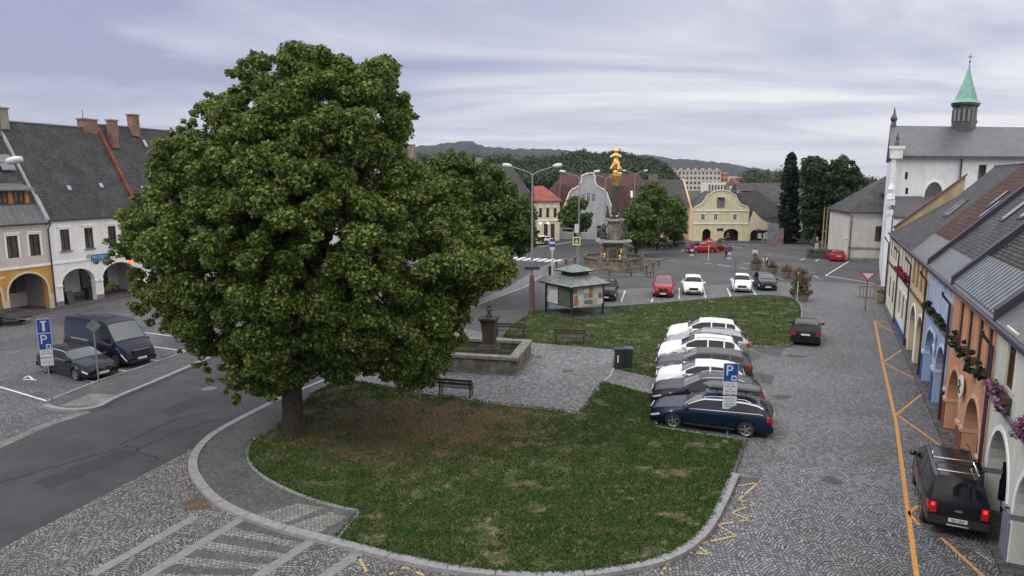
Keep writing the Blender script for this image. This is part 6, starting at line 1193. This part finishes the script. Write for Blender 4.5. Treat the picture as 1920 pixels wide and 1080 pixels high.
rm.build('rim', M('rim_stone', (.15, .145, .13), .85, (3, .4), .5, col2=(.26, .25, .22), bscale=15), fo)
pl_ = MB()
for i in range(4): pl_.bx(-FL + .35 + i * 1.72, -FL + 1.75 + i * 1.72, -.05, .02, .12, FH - .22)
for i in range(2): pl_.bx(-.02, .05, .35 + i * 2, 2.1 + i * 2, .12, FH - .22)
pl_.bx(-FL - .15, .15, -.15, .0, 0, .09).bx(0, .15, 0, FW_ + .15, 0, .09); pl_.build('panel', stone_f, fo)
wat = M('green_water', (.035, .045, .018), .05, spec=.8); MB().bx(-FL + .3, -.3, .3, FW_ - .3, .3, .62).build('water', wat, fo)
pil = MB().box((-2.0, 2.2, .70), (1.1, 1.1, .5)).box((-2.0, 2.2, 1.0), (.9, .9, .12)); pil.build('pillar_base', stone_d, fo)
p2_ = MB().lathe([(.52, 1.06), (.46, 1.15), (.46, 1.7), (.54, 2.3), (.60, 2.45), (.70, 2.5), (.70, 2.6)], 4, (-2.0, 2.2, 0), rot=math.pi / 4); p2_.build('pillar', M('dark_pillar_stone', (.035, .026, .022), .85, (3, .5), .5, bscale=10), fo)
skinned('sculpture', [(0, 0, 0, .30), (0, 0, .35, .24), (.05, 0, .7, .2), (0, 0, 1.0, .16), (0, .05, 1.2, .13), (.3, 0, .55, .12), (.45, .1, .35, .1), (-.3, 0, .6, .13), (-.42, .1, .3, .1)], [(0, 1), (1, 2), (2, 3), (3, 4), (2, 5), (5, 6), (2, 7), (7, 8)], stone_d, fo, 2, (-2.0, 2.2, 2.5), 0, .42)
MB().lathe([(.30, 0), (.34, .12), (.22, .2), (.30, .34), (.18, .5), (.08, .62)], 10, (-2.0, 2.2, 2.95), sx=.55, sy=.55).build('urn', stone_d, fo, True)
for sx2 in (-.62, .62): MB().tube([(-2.0 + sx2 * .7, 2.4, 1.5), (-2.0 + sx2 * 1.3, 2.4, 1.42)], .03, 6).build('spout', m_metal, fo)

# ---- kiosk ----
kc = Vector((*G(1078, 590, .1), .13)); kt = thing('notice_kiosk', 'square dark framed notice kiosk with two-tier green-grey metal roof and posters', 'kiosk', (kc.x, kc.y + .6, .13), rad(35))
gm = brick_mat('kiosk_roof_metal', (.15, .175, .17), (.18, .20, .195), (.07, .08, .08), .85, 30, 'XY', .4, ms=.035, spec=.5)
KS = 1.55
for sx in (-1, 1):
    for sy in (-1, 1): MB().box((sx * KS, sy * KS, 1.25), (.13, .13, 2.5)).build('post', m_pipe, kt)
def pyr(name_, r0, z0, r1, z1, mt): return MB().lathe([(r0, z0), (r1, z1)], 4, rot=math.pi / 4).build(name_, mt, kt)
pyr('lower_roof', 2.8, 2.42, 1.2, 3.0, gm); pyr('roof_fascia', 2.78, 2.32, 2.8, 2.41, m_pipe); pyr('lantern', 1.05, 3.0, 1.05, 3.35, m_pipe); pyr('upper_roof', 1.6, 3.36, .05, 3.8, gm); pyr('upper_fascia', 1.58, 3.28, 1.6, 3.355, m_pipe)
rk = random.Random(5); pc = [(.36, .12, .10), (.55, .56, .55), (.10, .15, .26), (.12, .20, .14), (.45, .40, .30), (.62, .62, .60), (.35, .12, .08), (.6, .6, .58), (.25, .30, .36)]
for side in range(4):
    a = side * math.pi / 2; ca, sa = math.cos(a), math.sin(a); tr2 = lambda x, y: (x * ca - y * sa, x * sa + y * ca)
    px_, py_ = tr2(0, -KS); bo = MB().box((px_, py_, 1.52), (KS * 2 - .16, .06, 1.45), a).build('board', m_pipe if side else M('cork_board', (.5, .5, .47), .8), kt)
    if side in (1, 3):
        for j, (cx2, wd2, cl2) in enumerate(((-.72, 1.3, (.5, .52, .5)), (.72, 1.3, (.07, .10, .07)))):
            px_, py_ = tr2(cx2, -KS - .05); MB().box((px_, py_, 1.52), (wd2, .02, 1.32), a).build('map_panel', M('map%d' % j, cl2, .4, (4, .4)), bo)
    else:
        for j in range(16):
            cx2 = -1.2 + (j % 6) * .49 + rk.uniform(-.06, .06); cz = 1.08 + (j // 6) * .45 + rk.uniform(-.05, .05); px_, py_ = tr2(cx2, -KS - .04 - j * .0012); MB().box((px_, py_, cz), (rk.uniform(.28, .46), .008, rk.uniform(.28, .42)), a).build('poster', M('paper%d' % (j % 9), pc[j % 9], .7, (9, .25)), bo)
struct('kiosk_gravel', MB().sheet([(kc.x + 3.3 * math.cos(i * math.pi / 10) + .5, kc.y + .2 + 2.2 * math.sin(i * math.pi / 10)) for i in range(20)], .139), M('grey_gravel', (.10, .105, .10), .95, (6, .4)))

# ---- lamps ----
lamp_w = M('lamp_head_white', (.62, .63, .66), .35); galv = M('galvanised_steel', (.27, .28, .29), .5, (3, .2), metal=.3); rust = M('rust_brown_base', (.11, .07, .055), .8, (5, .3))
def lamp_proto(base):
    t = thing('street_lamp', 'x', 'street lamp', (0, 0, 0)); MB().tube([(0, 0, 0), (0, 0, 3), (0, 0, 7), (0, 0, 10.6)], [.11, .095, .075, .055], 10).build('pole', galv, t, True)
    if base: MB().lathe([(.27, 0), (.27, .3), (.23, .5), (.20, 2.6), (.13, 3.0)], 12).build('pole_base', rust, t)
    for s_ in (1, -1):
        MB().tube([(0, 0, 10.5), (s_ * .25, 0, 10.75), (s_ * .8, 0, 10.95), (s_ * 1.65, 0, 11.2)], .04, 8).build('arm', galv, t, True)
        h_ = MB().lathe([(.02, -.38), (.12, -.30), (.17, 0), (.14, .28), (.02, .36)], 10); o = h_.build('lamp_head', lamp_w, t, True, loc=(s_ * 1.9, 0, 11.27)); o.rotation_euler = (0, rad(83) * s_, 0)
    return t
gS = 'tall double-armed street lamps'
lp1 = lamp_proto(True); lp1['label'] = 'tall double-armed street lamp with brown base left of the notice kiosk'; lp1['group'] = gS; lp1.location = (*G(997, 588, .1), .1); lp1.rotation_euler.z = rad(4)
MB().box((0, -.16, 6.1), (1.15, .12, .22)).build('banner_bracket', m_pipe, lp1).location.z = -2.55
lp2 = lamp_proto(False); lp2['label'] = 'double-armed street lamp with pedestrian crossing sign arm left of the column'; lp2['group'] = gS; lp2.location = (*G(1084, 511), 0)
MB().tube([(0, 0, 4.9), (-1.9, 0, 5.0)], .04, 6).build('sign_arm', galv, lp2)
for (u, Y, lb) in ((1133, 96, 'double-armed street lamp directly behind the column shaft'), (1187, 122, 'farthest double-armed street lamp, right of the column above the trees')):
    c_ = copy_tree(lp2); p = AT(u, 460, Y); c_.location = (p.x, Y, 0 if Y < 100 else .8); c_['label'] = lb
    for ch_ in list(c_.children):
        if ch_.name.startswith('sign_arm'): bpy.data.objects.remove(ch_)
pl = thing('street_lamp', 'white headed street lamp entering at the left edge before the beige roof', 'street lamp', (-24.45, 30.5, 0)); MB().tube([(0, 0, 0), (0, 0, 6), (0, 0, 10.4)], [.1, .08, .06], 8).build('pole', galv, pl); MB().tube([(0, 0, 10.3), (.6, 0, 10.75), (2.2, 0, 11.1)], .04, 8).build('arm', galv, pl)
o = MB().lathe([(.02, -.42), (.14, -.3), (.18, 0), (.13, .3), (.02, .38)], 12).build('lamp_head', lamp_w, pl, True, loc=(2.55, 0, 11.12)); o.rotation_euler = (0, rad(80), 0)
# ---- signs ----
blue_s = M('blue_sign', (.015, .06, .30), .4); white_s = M('white_sign', (.58, .60, .62), .5); yel_s = M('fluorescent_sign', (.55, .75, .05), .5); red_s = M('red_sign', (.50, .03, .03), .45)
def sign(label, at, rz, hgt, name='traffic_sign', z=0., r=.035, mt=None):
    t = thing(name, label, 'sign', (*at, z), rz); MB().tube([(0, 0, 0), (0, 0, hgt)], r, 8).build('post', mt or galv, t); return t
def board(t, x, z, w_, h, mt, y=-.06, name='panel', bd=None):
    if bd: o0 = MB().bx(x - w_ / 2 - .02, x + w_ / 2 + .02, y + .004, y + .02, z - h / 2 - .02, z + h / 2 + .02).build('panel_border', bd, t)
    return MB().bx(x - w_ / 2, x + w_ / 2, y - .01, y + .003, z - h / 2, z + h / 2).build(name, mt, t)
def small_text(t, o, x, z, w_, rows_, y):
    for i, s_ in enumerate(rows_): text('lettering', s_, .085, plate_t, o, (x, y, z - i * .105), sx=1.0)
def disc_mark(t, o, x, z, y):
    MB().bx(x - .1, x + .1, y - .003, y, z - .1, z + .1).build('clock_disc_mark', white_s, o); MB().lathe([(.01, 0), (.065, 0), (.065, .004), (.01, .005)], 12).build('disc', blue_s, o, loc=(x, y - .004, z)).rotation_euler = (rad(90), 0, 0)
s1 = sign('blue parking sign with white time plates in front of the navy estate', G(1364, 814), rad(-6), 2.95)
o = board(s1, 0, 2.62, .55, .72, blue_s, bd=white_s); text('letter', 'P', .62, white_s, o, (-.06, -.075, 2.68)); disc_mark(s1, o, .13, 2.39, -.072)
o = board(s1, 0, 1.95, .55, .54, white_s); small_text(s1, o, 0, 2.14, .5, ['Po - Pa', '7.00 - 17.00', 'So', '7.00 - 12.00', 'doba 1 hod'], -.073)
o = board(s1, 0, 1.36, .55, .54, white_s); small_text(s1, o, 0, 1.52, .5, ['Mo-Fr 7-17', 'Sa 7-12', 'max 1 Std', 'mit Uhr'], -.073)
s2 = sign('blue parking sign above a second blue sign at the tip of the left pavement island', G(97, 750, .1), rad(24), 3.9, z=.1)
o = board(s2, 0, 3.55, .50, .62, blue_s, bd=white_s); MB().bx(-.05, .05, -.08, -.072, 3.30, 3.72).bx(-.11, .11, -.08, -.072, 3.72, 3.78).build('bar_mark', white_s, o)
o = board(s2, 0, 2.82, .50, .72, blue_s, bd=white_s); text('letter', 'P', .6, white_s, o, (-.05, -.075, 2.90)); disc_mark(s2, o, .12, 2.58, -.072)
o = board(s2, 0, 2.25, .50, .36, white_s); small_text(s2, o, 0, 2.35, .5, ['Po - Pa', '7.00 - 17.00'], -.073); o = board(s2, 0, 1.85, .50, .36, white_s); small_text(s2, o, 0, 1.94, .5, ['So', '7.00 - 12.00'], -.073)
s3 = sign('diamond shaped priority road sign seen from behind in front of the navy van', G(185, 715, .1), rad(25), 2.9, z=.1)
MB().add([(0, -.05, 3.25), (.34, -.05, 2.9), (0, -.05, 2.55), (-.34, -.05, 2.9), (0, -.03, 3.25), (.34, -.03, 2.9), (0, -.03, 2.55), (-.34, -.03, 2.9)], [(0, 3, 2, 1), (4, 5, 6, 7), (0, 1, 5, 4), (1, 2, 6, 5), (2, 3, 7, 6), (3, 0, 4, 7)]).build('diamond_plate', m_metal, s3)
s4 = sign('bus stop sign with blue plates on a white post over a black bin', G(1035, 517, .1), 0, 4.1, 'bus_stop_sign', z=.1, r=.06, mt=white_s)
for z_ in (3.85, 3.3): board(s4, 0, z_, .55, .28, blue_s)
board(s4, 0, 3.57, .55, .24, white_s); board(s4, 0, 2.95, .5, .35, white_s)
bn = MB().lathe([(.18, 0), (.22, .1), (.24, .95), (.2, 1.0)], 10); tag(bn.build('litter_bin', black_pl, loc=(*G(1032, 517), .1)), 'black litter bin at the foot of the bus stop sign', 'bin'); 
s5 = sign('yellow-green framed pedestrian crossing sign beside the tall lamp left of the column', G(1080, 512), 0, 4.4, z=0)
o = board(s5, 0, 3.6, .85, .95, yel_s); board(s5, 0, 3.65, .6, .6, blue_s, -.075); MB().add([(-.2, -.09, 3.45), (.2, -.09, 3.45), (0, -.09, 3.85)], [(0, 1, 2)]).build('walker_mark', white_s, o); MB().bx(-.22, .22, -.1, .1, 4.55, 5.5).build('signal_box', white_s, s5); 
s6 = sign('pair of blue no-stopping signs edge on, in front of the white hatchback', G(1375, 562, .1), rad(75), 3.4, z=.1)
for z_, mt in ((3.1, blue_s), (2.4, m_metal), (1.75, blue_s)): board(s6, 0, z_, .6, .6, mt)
def disc(t, z, r_, mt, y=-.05, name='disc'): o = MB().lathe([(.005, 0), (r_, 0), (r_, .02), (.005, .022)], 20).build(name, mt, t, loc=(0, y, z)); o.rotation_euler = (rad(90), 0, 0); return o
def noentry(label, at, rz): t = sign(label, at, rz, 2.6, mt=M('yellow_post', (.55, .50, .28), .6), r=.06); disc(t, 2.55, .42, red_s); MB().bx(-.3, .3, -.09, -.075, 2.48, 2.62).build('bar', white_s, t); return t
noentry('round red no-entry sign on a pale yellow post in the middle of the square', G(1328, 489), 0)
def nostop(label, at): t = sign(label, at, 0, 1.6, z=0.012); disc(t, 1.35, .40, red_s); disc(t, 1.35, .33, blue_s, -.075, 'inner_disc'); MB().box((0, 0, 0), (.62, .01, .06)).build('cross_bar', red_s, t, loc=(0, -.1, 1.35)).rotation_euler = (0, rad(45), 0); MB().box((0, -.02, .08), (.5, .3, .16)).build('foot', white_s, t); board(t, 0, .75, .4, .3, white_s); return t
nostop('portable blue and red no-stopping sign in front of the bright red hatchback nose', G(1297, 480)); nostop('portable blue and red no-stopping sign right of the person in dark blue', G(1367, 486))
s7 = sign('back of a dark traffic sign on a white post beside the tall flower tower', G(1494, 566), rad(5), 2.6, mt=white_s); board(s7, .12, 2.1, .55, .6, M('dark_green_back', (.05, .07, .06), .6))
s8 = sign('yield triangle sign on a post by the wooden pallets at the right row', RK(37.5, -1.7), rad(-15), 3.0, mt=rust)
for k_, (r0_, mt, y) in enumerate(((.62, red_s, -.06), (.42, white_s, -.075))): MB().add([(-r0_, y, 2.9 + r0_ * .3 - k_ * .0), (r0_, y, 2.9 + r0_ * .3), (0, y, 2.9 - r0_ * .85)], [(0, 2, 1)]).build('triangle', mt, s8)
# flag poles and bits by the hall
for u, lb in ((1541, 'leftmost'), (1547, 'middle'), (1553, 'rightmost')):
    o = MB().tube([(0, 0, 0), (0, 0, 6.3)], [.13, .07], 8).build('flag_pole', M('yellowish_pole', (.30, .25, .12), .6), None, True, loc=(*G(u, 466), 0)); tag(o, 'bare yellowish flag pole before the park trees, ' + lb + ' of the three', 'flag pole', 'flag poles before the park trees')
wl_ = MB().strip([G(1512, 484), G(1560, 486), G(1570, 488)], .35, 0, h=.6); tag(wl_.build('low_wall', stone_d), 'low dark stone wall in front of the flag poles, beside the far red hatchback', 'wall')
tag(leaves('hedge', [(G(1520 + i * 5, 478)[0], G(1520, 478)[1] + (i % 2), .4, .6) for i in range(8)], 90, .14, m_dark), 'low dark hedge behind the stone wall before the flag poles', 'hedge', kind='stuff')
MB2 = MB().tube([(0, 0, 0), (0, 0, 2.6)], .06, 6).build('post', white_s, None); t = thing('park_lamp', 'short white topped lamp post at the corner of the white hall', 'lamp', (*G(1585, 486), 0)); MB2.parent = t; MB().lathe([(.05, 2.55), (.3, 2.7), (.3, 2.9), (.05, 3.0)], 10).build('lamp_head', white_s, t)
# festival figures and stalls before the park trees: a mural wall, playhouse, panels
t = thing('painted_panel', 'tall grey graffiti painted panel right of the notice shelter', 'panel', (*G(1452, 458), 0)); MB().bx(-1.2, .6, 0, .3, 0, 3.4).build('board', M('mural_grey', (.20, .19, .22), .8, (1.2, .5)), t); MB().bx(.65, 1.4, -.1, .2, 0, 2.6).build('figure_board', M('mural_red', (.26, .14, .13), .8, (2, .6)), t)
t = thing('garden_house', 'small yellow play house with arched brown door at the foot of the cypress', 'play house', (*G(1500, 456), 0)); MB().facade(0, 2.2, 0, 1.9, (), [(.6, 1.6, .8, 1.4)], top=[(1.1, 2.6)]).bx(.02, 2.18, .4, 1.6, 0, 1.88).build('wall', wl['town_yellow'], t)
for (u, v, lb, c_) in ((1516, 458, 'pale blue', (.2, .42, .55)), (1524, 459, 'white', (.6, .6, .6))): MB().bx(-.4, .4, 0, .12, .3, 2.0).build('display_board', M(lb.replace(' ', '_') + '_board', c_, .6), None, loc=(*G(u, v), 0)); tag(bpy.context.scene.collection.objects[-1], lb + ' display board standing before the park trees near the play house', 'display board')
person('person in a pale hat and dark jacket beside the display boards before the park', G(1531, 469), rad(150), navycloth, whitecloth, hair=whitecloth, h=1.9)
t = thing('market_crate', 'green crate at the foot of the dark notice shelter', 'crate', (*G(1436, 456), 0)); MB().bx(-.6, .6, -.3, .3, 0, .7).build('crate_body', M('green_plastic', (.10, .32, .12), .6), t); MB().bx(-.65, .65, -.35, .35, .7, .78).build('crate_rim', M('green_plastic', (.1, .32, .12), .6), t)
tag(MB().lathe([(.22, 0), (.25, .5), (.2, 1.2), (.05, 1.25)], 10).build('pillar_bin', white_s, None, loc=(*G(1036, 450), 0)), 'slim white post at the corner by the maroon doors of the red roofed house', 'post')

# bins, planters, pallets
for (u, v, lb) in ((1160, 690, 'left'), (1177, 689, 'right')):
    t = thing('wheelie_bin', 'black wheelie bin beside the fountain place, ' + lb + ' one of the pair', 'bin', (*G(u, v, .1), .13), rad(-8), 'pair of black bins'); MB().box((0, 0, .52), (.46, .5, 1.0), 0, 0, 1.08).build('bin_body', black_pl, t); MB().box((0, 0, 1.06), (.54, .60, .07)).build('lid', M('bin_lid_' + lb, (.02, .022, .03) if lb == 'left' else (.03, .06, .16), .5), t)
    if lb == 'left': MB().box((-.05, -.285, .55), (.07, .01, .4)).build('sticker', white_s, t)
conc = M('planter_concrete', (.22, .20, .18), .9, (4, .3)); pet_r = leaf_mat('red_flowers', [(0, (.03, .055, .015)), (.5, (.07, .11, .03)), (.66, (.16, .12, .04)), (.76, (.24, .035, .03)), (1, (.30, .07, .045))], .15, .2); pet_p = leaf_mat('purple_flowers', [(0, (.03, .05, .02)), (.4, (.05, .08, .03)), (.5, (.22, .05, .16)), (.8, (.42, .16, .34)), (1, (.55, .42, .52))], .15, .2); pet_d = leaf_mat('dark_box_plants', [(0, (.008, .016, .008)), (.7, (.02, .04, .015)), (1, (.05, .07, .03))], .15, .2); pet_c = leaf_mat('crimson_flowers', [(0, (.03, .02, .01)), (.35, (.20, .01, .03)), (1, (.42, .02, .06))], .1, .2)
def planter(label, at, r=.75, gp='flower planters on the square'):
    t = thing('flower_planter', label, 'planter', (*at, 0), 0, gp); MB().lathe([(r * .55, 0), (r * .62, .1), (r * .95, .6), (r, .7), (r * .85, .7), (r * .8, .6)], 14).build('bowl', conc, t)
    C = [(at[0] + .45 * r * math.cos(i * 1.05), at[1] + .45 * r * math.sin(i * 1.05), .85, .42) for i in range(6)] + [(at[0], at[1], 1.1, .5), (at[0], at[1], 1.4, .3)]; leaves('flowers', C, 70, .12, pet_r, t, origin=(*at, 0)); return t
for (u, v, lb) in ((1417, 506, 'round concrete planter with reddish flowers behind the white hatchback, leftmost planter'), (1447, 514, 'round concrete planter behind the black hatchback, second planter from the left'), (1475, 522, 'round concrete planter, third from the left in the diagonal row'), (1497, 529, 'round concrete planter right behind the tall flower tower')): planter(lb, G(u, v))
ta = G(1500, 563); t = thing('flower_tower', 'tall stacked flower tower of red and green plants at the corner of the far lawn', 'flower tower', (*ta, 0)); MB().lathe([(.62, 0), (.7, .5), (.6, .55), (.12, .6), (.1, 2.3)], 12).build('tub', conc, t)
leaves('flowers', [(ta[0] + q * math.cos(a), ta[1] + q * math.sin(a), z_, r_) for z_, q, r_, n_ in ((.75, .65, .42, 6), (1.35, .45, .42, 5), (1.9, .5, .38, 5), (2.5, .25, .35, 3)) for a in [i * 2 * math.pi / n_ for i in range(n_)]], 90, .13, pet_r, t, origin=(*ta, 0))
wood = M('raw_wood', (.24, .18, .12), .85, (6, .35))
t = thing('wooden_barrier', 'upright slatted wooden terrace barrier before the right row, left one', 'barrier', (*G(1637, 560), 0), rad(-12))
for i in range(9): MB().box((-1.1 + i * .28, 0, .55), (.07, .06, 1.0)).build('slat', wood, t)
for z_ in (.12, 1.05): MB().box((0, 0, z_), (2.5, .09, .09)).build('rail', wood, t)
t = thing('wooden_barrier', 'low wooden planter box with plants right of the slatted terrace barrier', 'planter box', (*G(1665, 569), 0), rad(-8)); MB().bx(-1.0, .9, -.3, .3, .15, .85).build('box', wood, t)
for x in (-.9, .8): MB().box((x, -.2, .08), (.1, .1, .16)).build('foot', wood, t)
leaves('plants', [(-.7 + i * .35, 0, 1.0, .3) for i in range(5)], 60, .1, m_dark, t)
# flower boxes below the windows of the right row
def fbox(k, z, w_, mt, lb, gp, drop=.25, r=.28, bw=None):
    o = RK(k, -.13); t = thing('flower_box', lb, 'flower box', (*o, z), RZ, gp); MB().box((0, 0, -.08), (w_, .2, .18)).build('trough', m_brown, t)
    rw_ = random.Random(int(k * 10)); n_ = 7; leaves('flowers', [(-w_ / 2 + w_ * (i + .5) / n_, -.08 + rw_.uniform(-.1, .05), rw_.uniform(-drop, .22), r * rw_.uniform(.7, 1.1)) for i in range(n_)] * 1, 60, .085, mt, t)
gO = 'dark flower boxes on the orange house'
for k, lb in ((8.0, 'farthest from the camera'), (6.2, 'second from the blue house'), (4.4, 'second from the cream house'), (2.9, 'nearest the camera')): fbox(k, 4.2, .42, pet_d, 'dark green window flower box on the orange house, ' + lb, gO, drop=.42, r=.135)
for k, lb in ((.15, 'pale pink flower box on the cream house above the black pickup, first window'), (-2.6, 'purple flower box on the cream house, at the right edge of the photo')): fbox(k, 4.2, 1.05, pet_p, lb, 'purple flower boxes on the cream house', .35, .24)
for k, lb in ((16, 'farthest'), (14.1, 'second farthest'), (12.2, 'second nearest'), (10.75, 'nearest')): fbox(k, 4.08, .8, pet_d, 'small dark flower box on the blue house, ' + lb + ' of its four', 'flower boxes on the blue house', .08, .15)
for k, lb in ((31, 'farthest'), (29.3, 'second farthest'), (27.6, 'second nearest'), (26, 'nearest')): fbox(k, 4.15, 1.2, pet_c, 'crimson flower box on the narrow white house, ' + lb + ' of its four', 'crimson flower boxes on the white house', .15, .2)
fb = LKp(6.1, -.25); t = thing('flower_box', 'dark plant box on the third window sill of the white arcaded house', 'flower box', (*fb, 4.55), LZ); MB().box((0, 0, -.02), (.8, .2, .16)).build('trough', m_brown, t); leaves('flowers', [(-.3 + i * .15, -.05, .1, .16) for i in range(5)], 50, .09, pet_d, t)
# oval wall signs, sandwich board, shop lamp
def oval(k, z, label, mt, mark, sc_=1.0):
    o = RK(k, -.12); t = thing('wall_sign', label, 'sign', (*o, z), RZ); MB().lathe([(.01, 0), (.42 * sc_, 0), (.42 * sc_, .04), (.01, .045)], 20, sy=1.0).build('plate', mt, t).rotation_euler = (rad(90), 0, 0)
    if mark == 'bird': MB().tube([(-.12, -.06, .2), (.12, -.06, .08), (-.1, -.06, -.05), (.12, -.06, -.22)], .035, 6).build('emblem', plate_t, t)
    else: MB().lathe([(.14, 0), (.2, 0), (.2, .02), (.14, .02)], 14).build('emblem', blue_s, t, loc=(0, -.055, 0)).rotation_euler = (rad(90), 0, 0)
oval(6.1, 2.75, 'round pale sign with a dark squiggle between the arches of the orange house', wl['off_white'], 'bird'); oval(13.5, 3.05, 'upper white round sign between the arches of the blue house', white_s, 'ring', .62); oval(13.5, 2.45, 'lower white round sign between the arches of the blue house', white_s, 'ring', .62)
ab = LKp(1.7, .3); t = thing('sandwich_board', 'dark sandwich board standing in the first arch of the white arcaded house', 'sandwich board', (*ab, .05), LZ); slab(MB(), (-.3, -.3, 0), (.3, -.3, 0), (.3, 0, 1.1), (-.3, 0, 1.1), .04).build('front_panel', m_pipe, t); slab(MB(), (-.3, .3, 0), (.3, .3, 0), (.3, .02, 1.1), (-.3, .02, 1.1), .04).build('back_panel', m_pipe, t)
tag(MB().lathe([(.01, -.2), (.18, -.12), (.22, 0), (.18, .12), (.01, .2)], 12).build('glowing_sign', M('orange_glow', (1, .26, .04), .4, emit=1.0), None, True, loc=(*LKp(7.6, -.3), 3.0)), 'glowing orange shop light at the second arch of the white house beside the linden', 'lamp')
dbn = LKp(4.0, .7); t = thing('litter_bin', 'dark bin inside the first arch of the white arcaded house by the pier', 'bin', (*dbn, .05), LZ); MB().box((0, 0, .5), (.7, .55, .9)).build('bin_body', black_pl, t); MB().box((0, 0, .98), (.75, .6, .07)).build('lid', black_pl, t)

# ---- air ----
hz_m = bpy.data.materials.new('haze_air'); n, l = nodes(hz_m); n.remove(n['Principled BSDF']); pv_ = n.new('ShaderNodeVolumePrincipled'); pv_.inputs['Color'].default_value = (.80, .87, 1.0, 1); pv_.inputs['Density'].default_value = .00006; pv_.inputs['Anisotropy'].default_value = .2; l.new(pv_.outputs[0], n['Material Output'].inputs['Volume'])
tag(MB().bx(-6100, 6100, -310, 9100, -8, 330).build('haze', hz_m), kind='stuff')
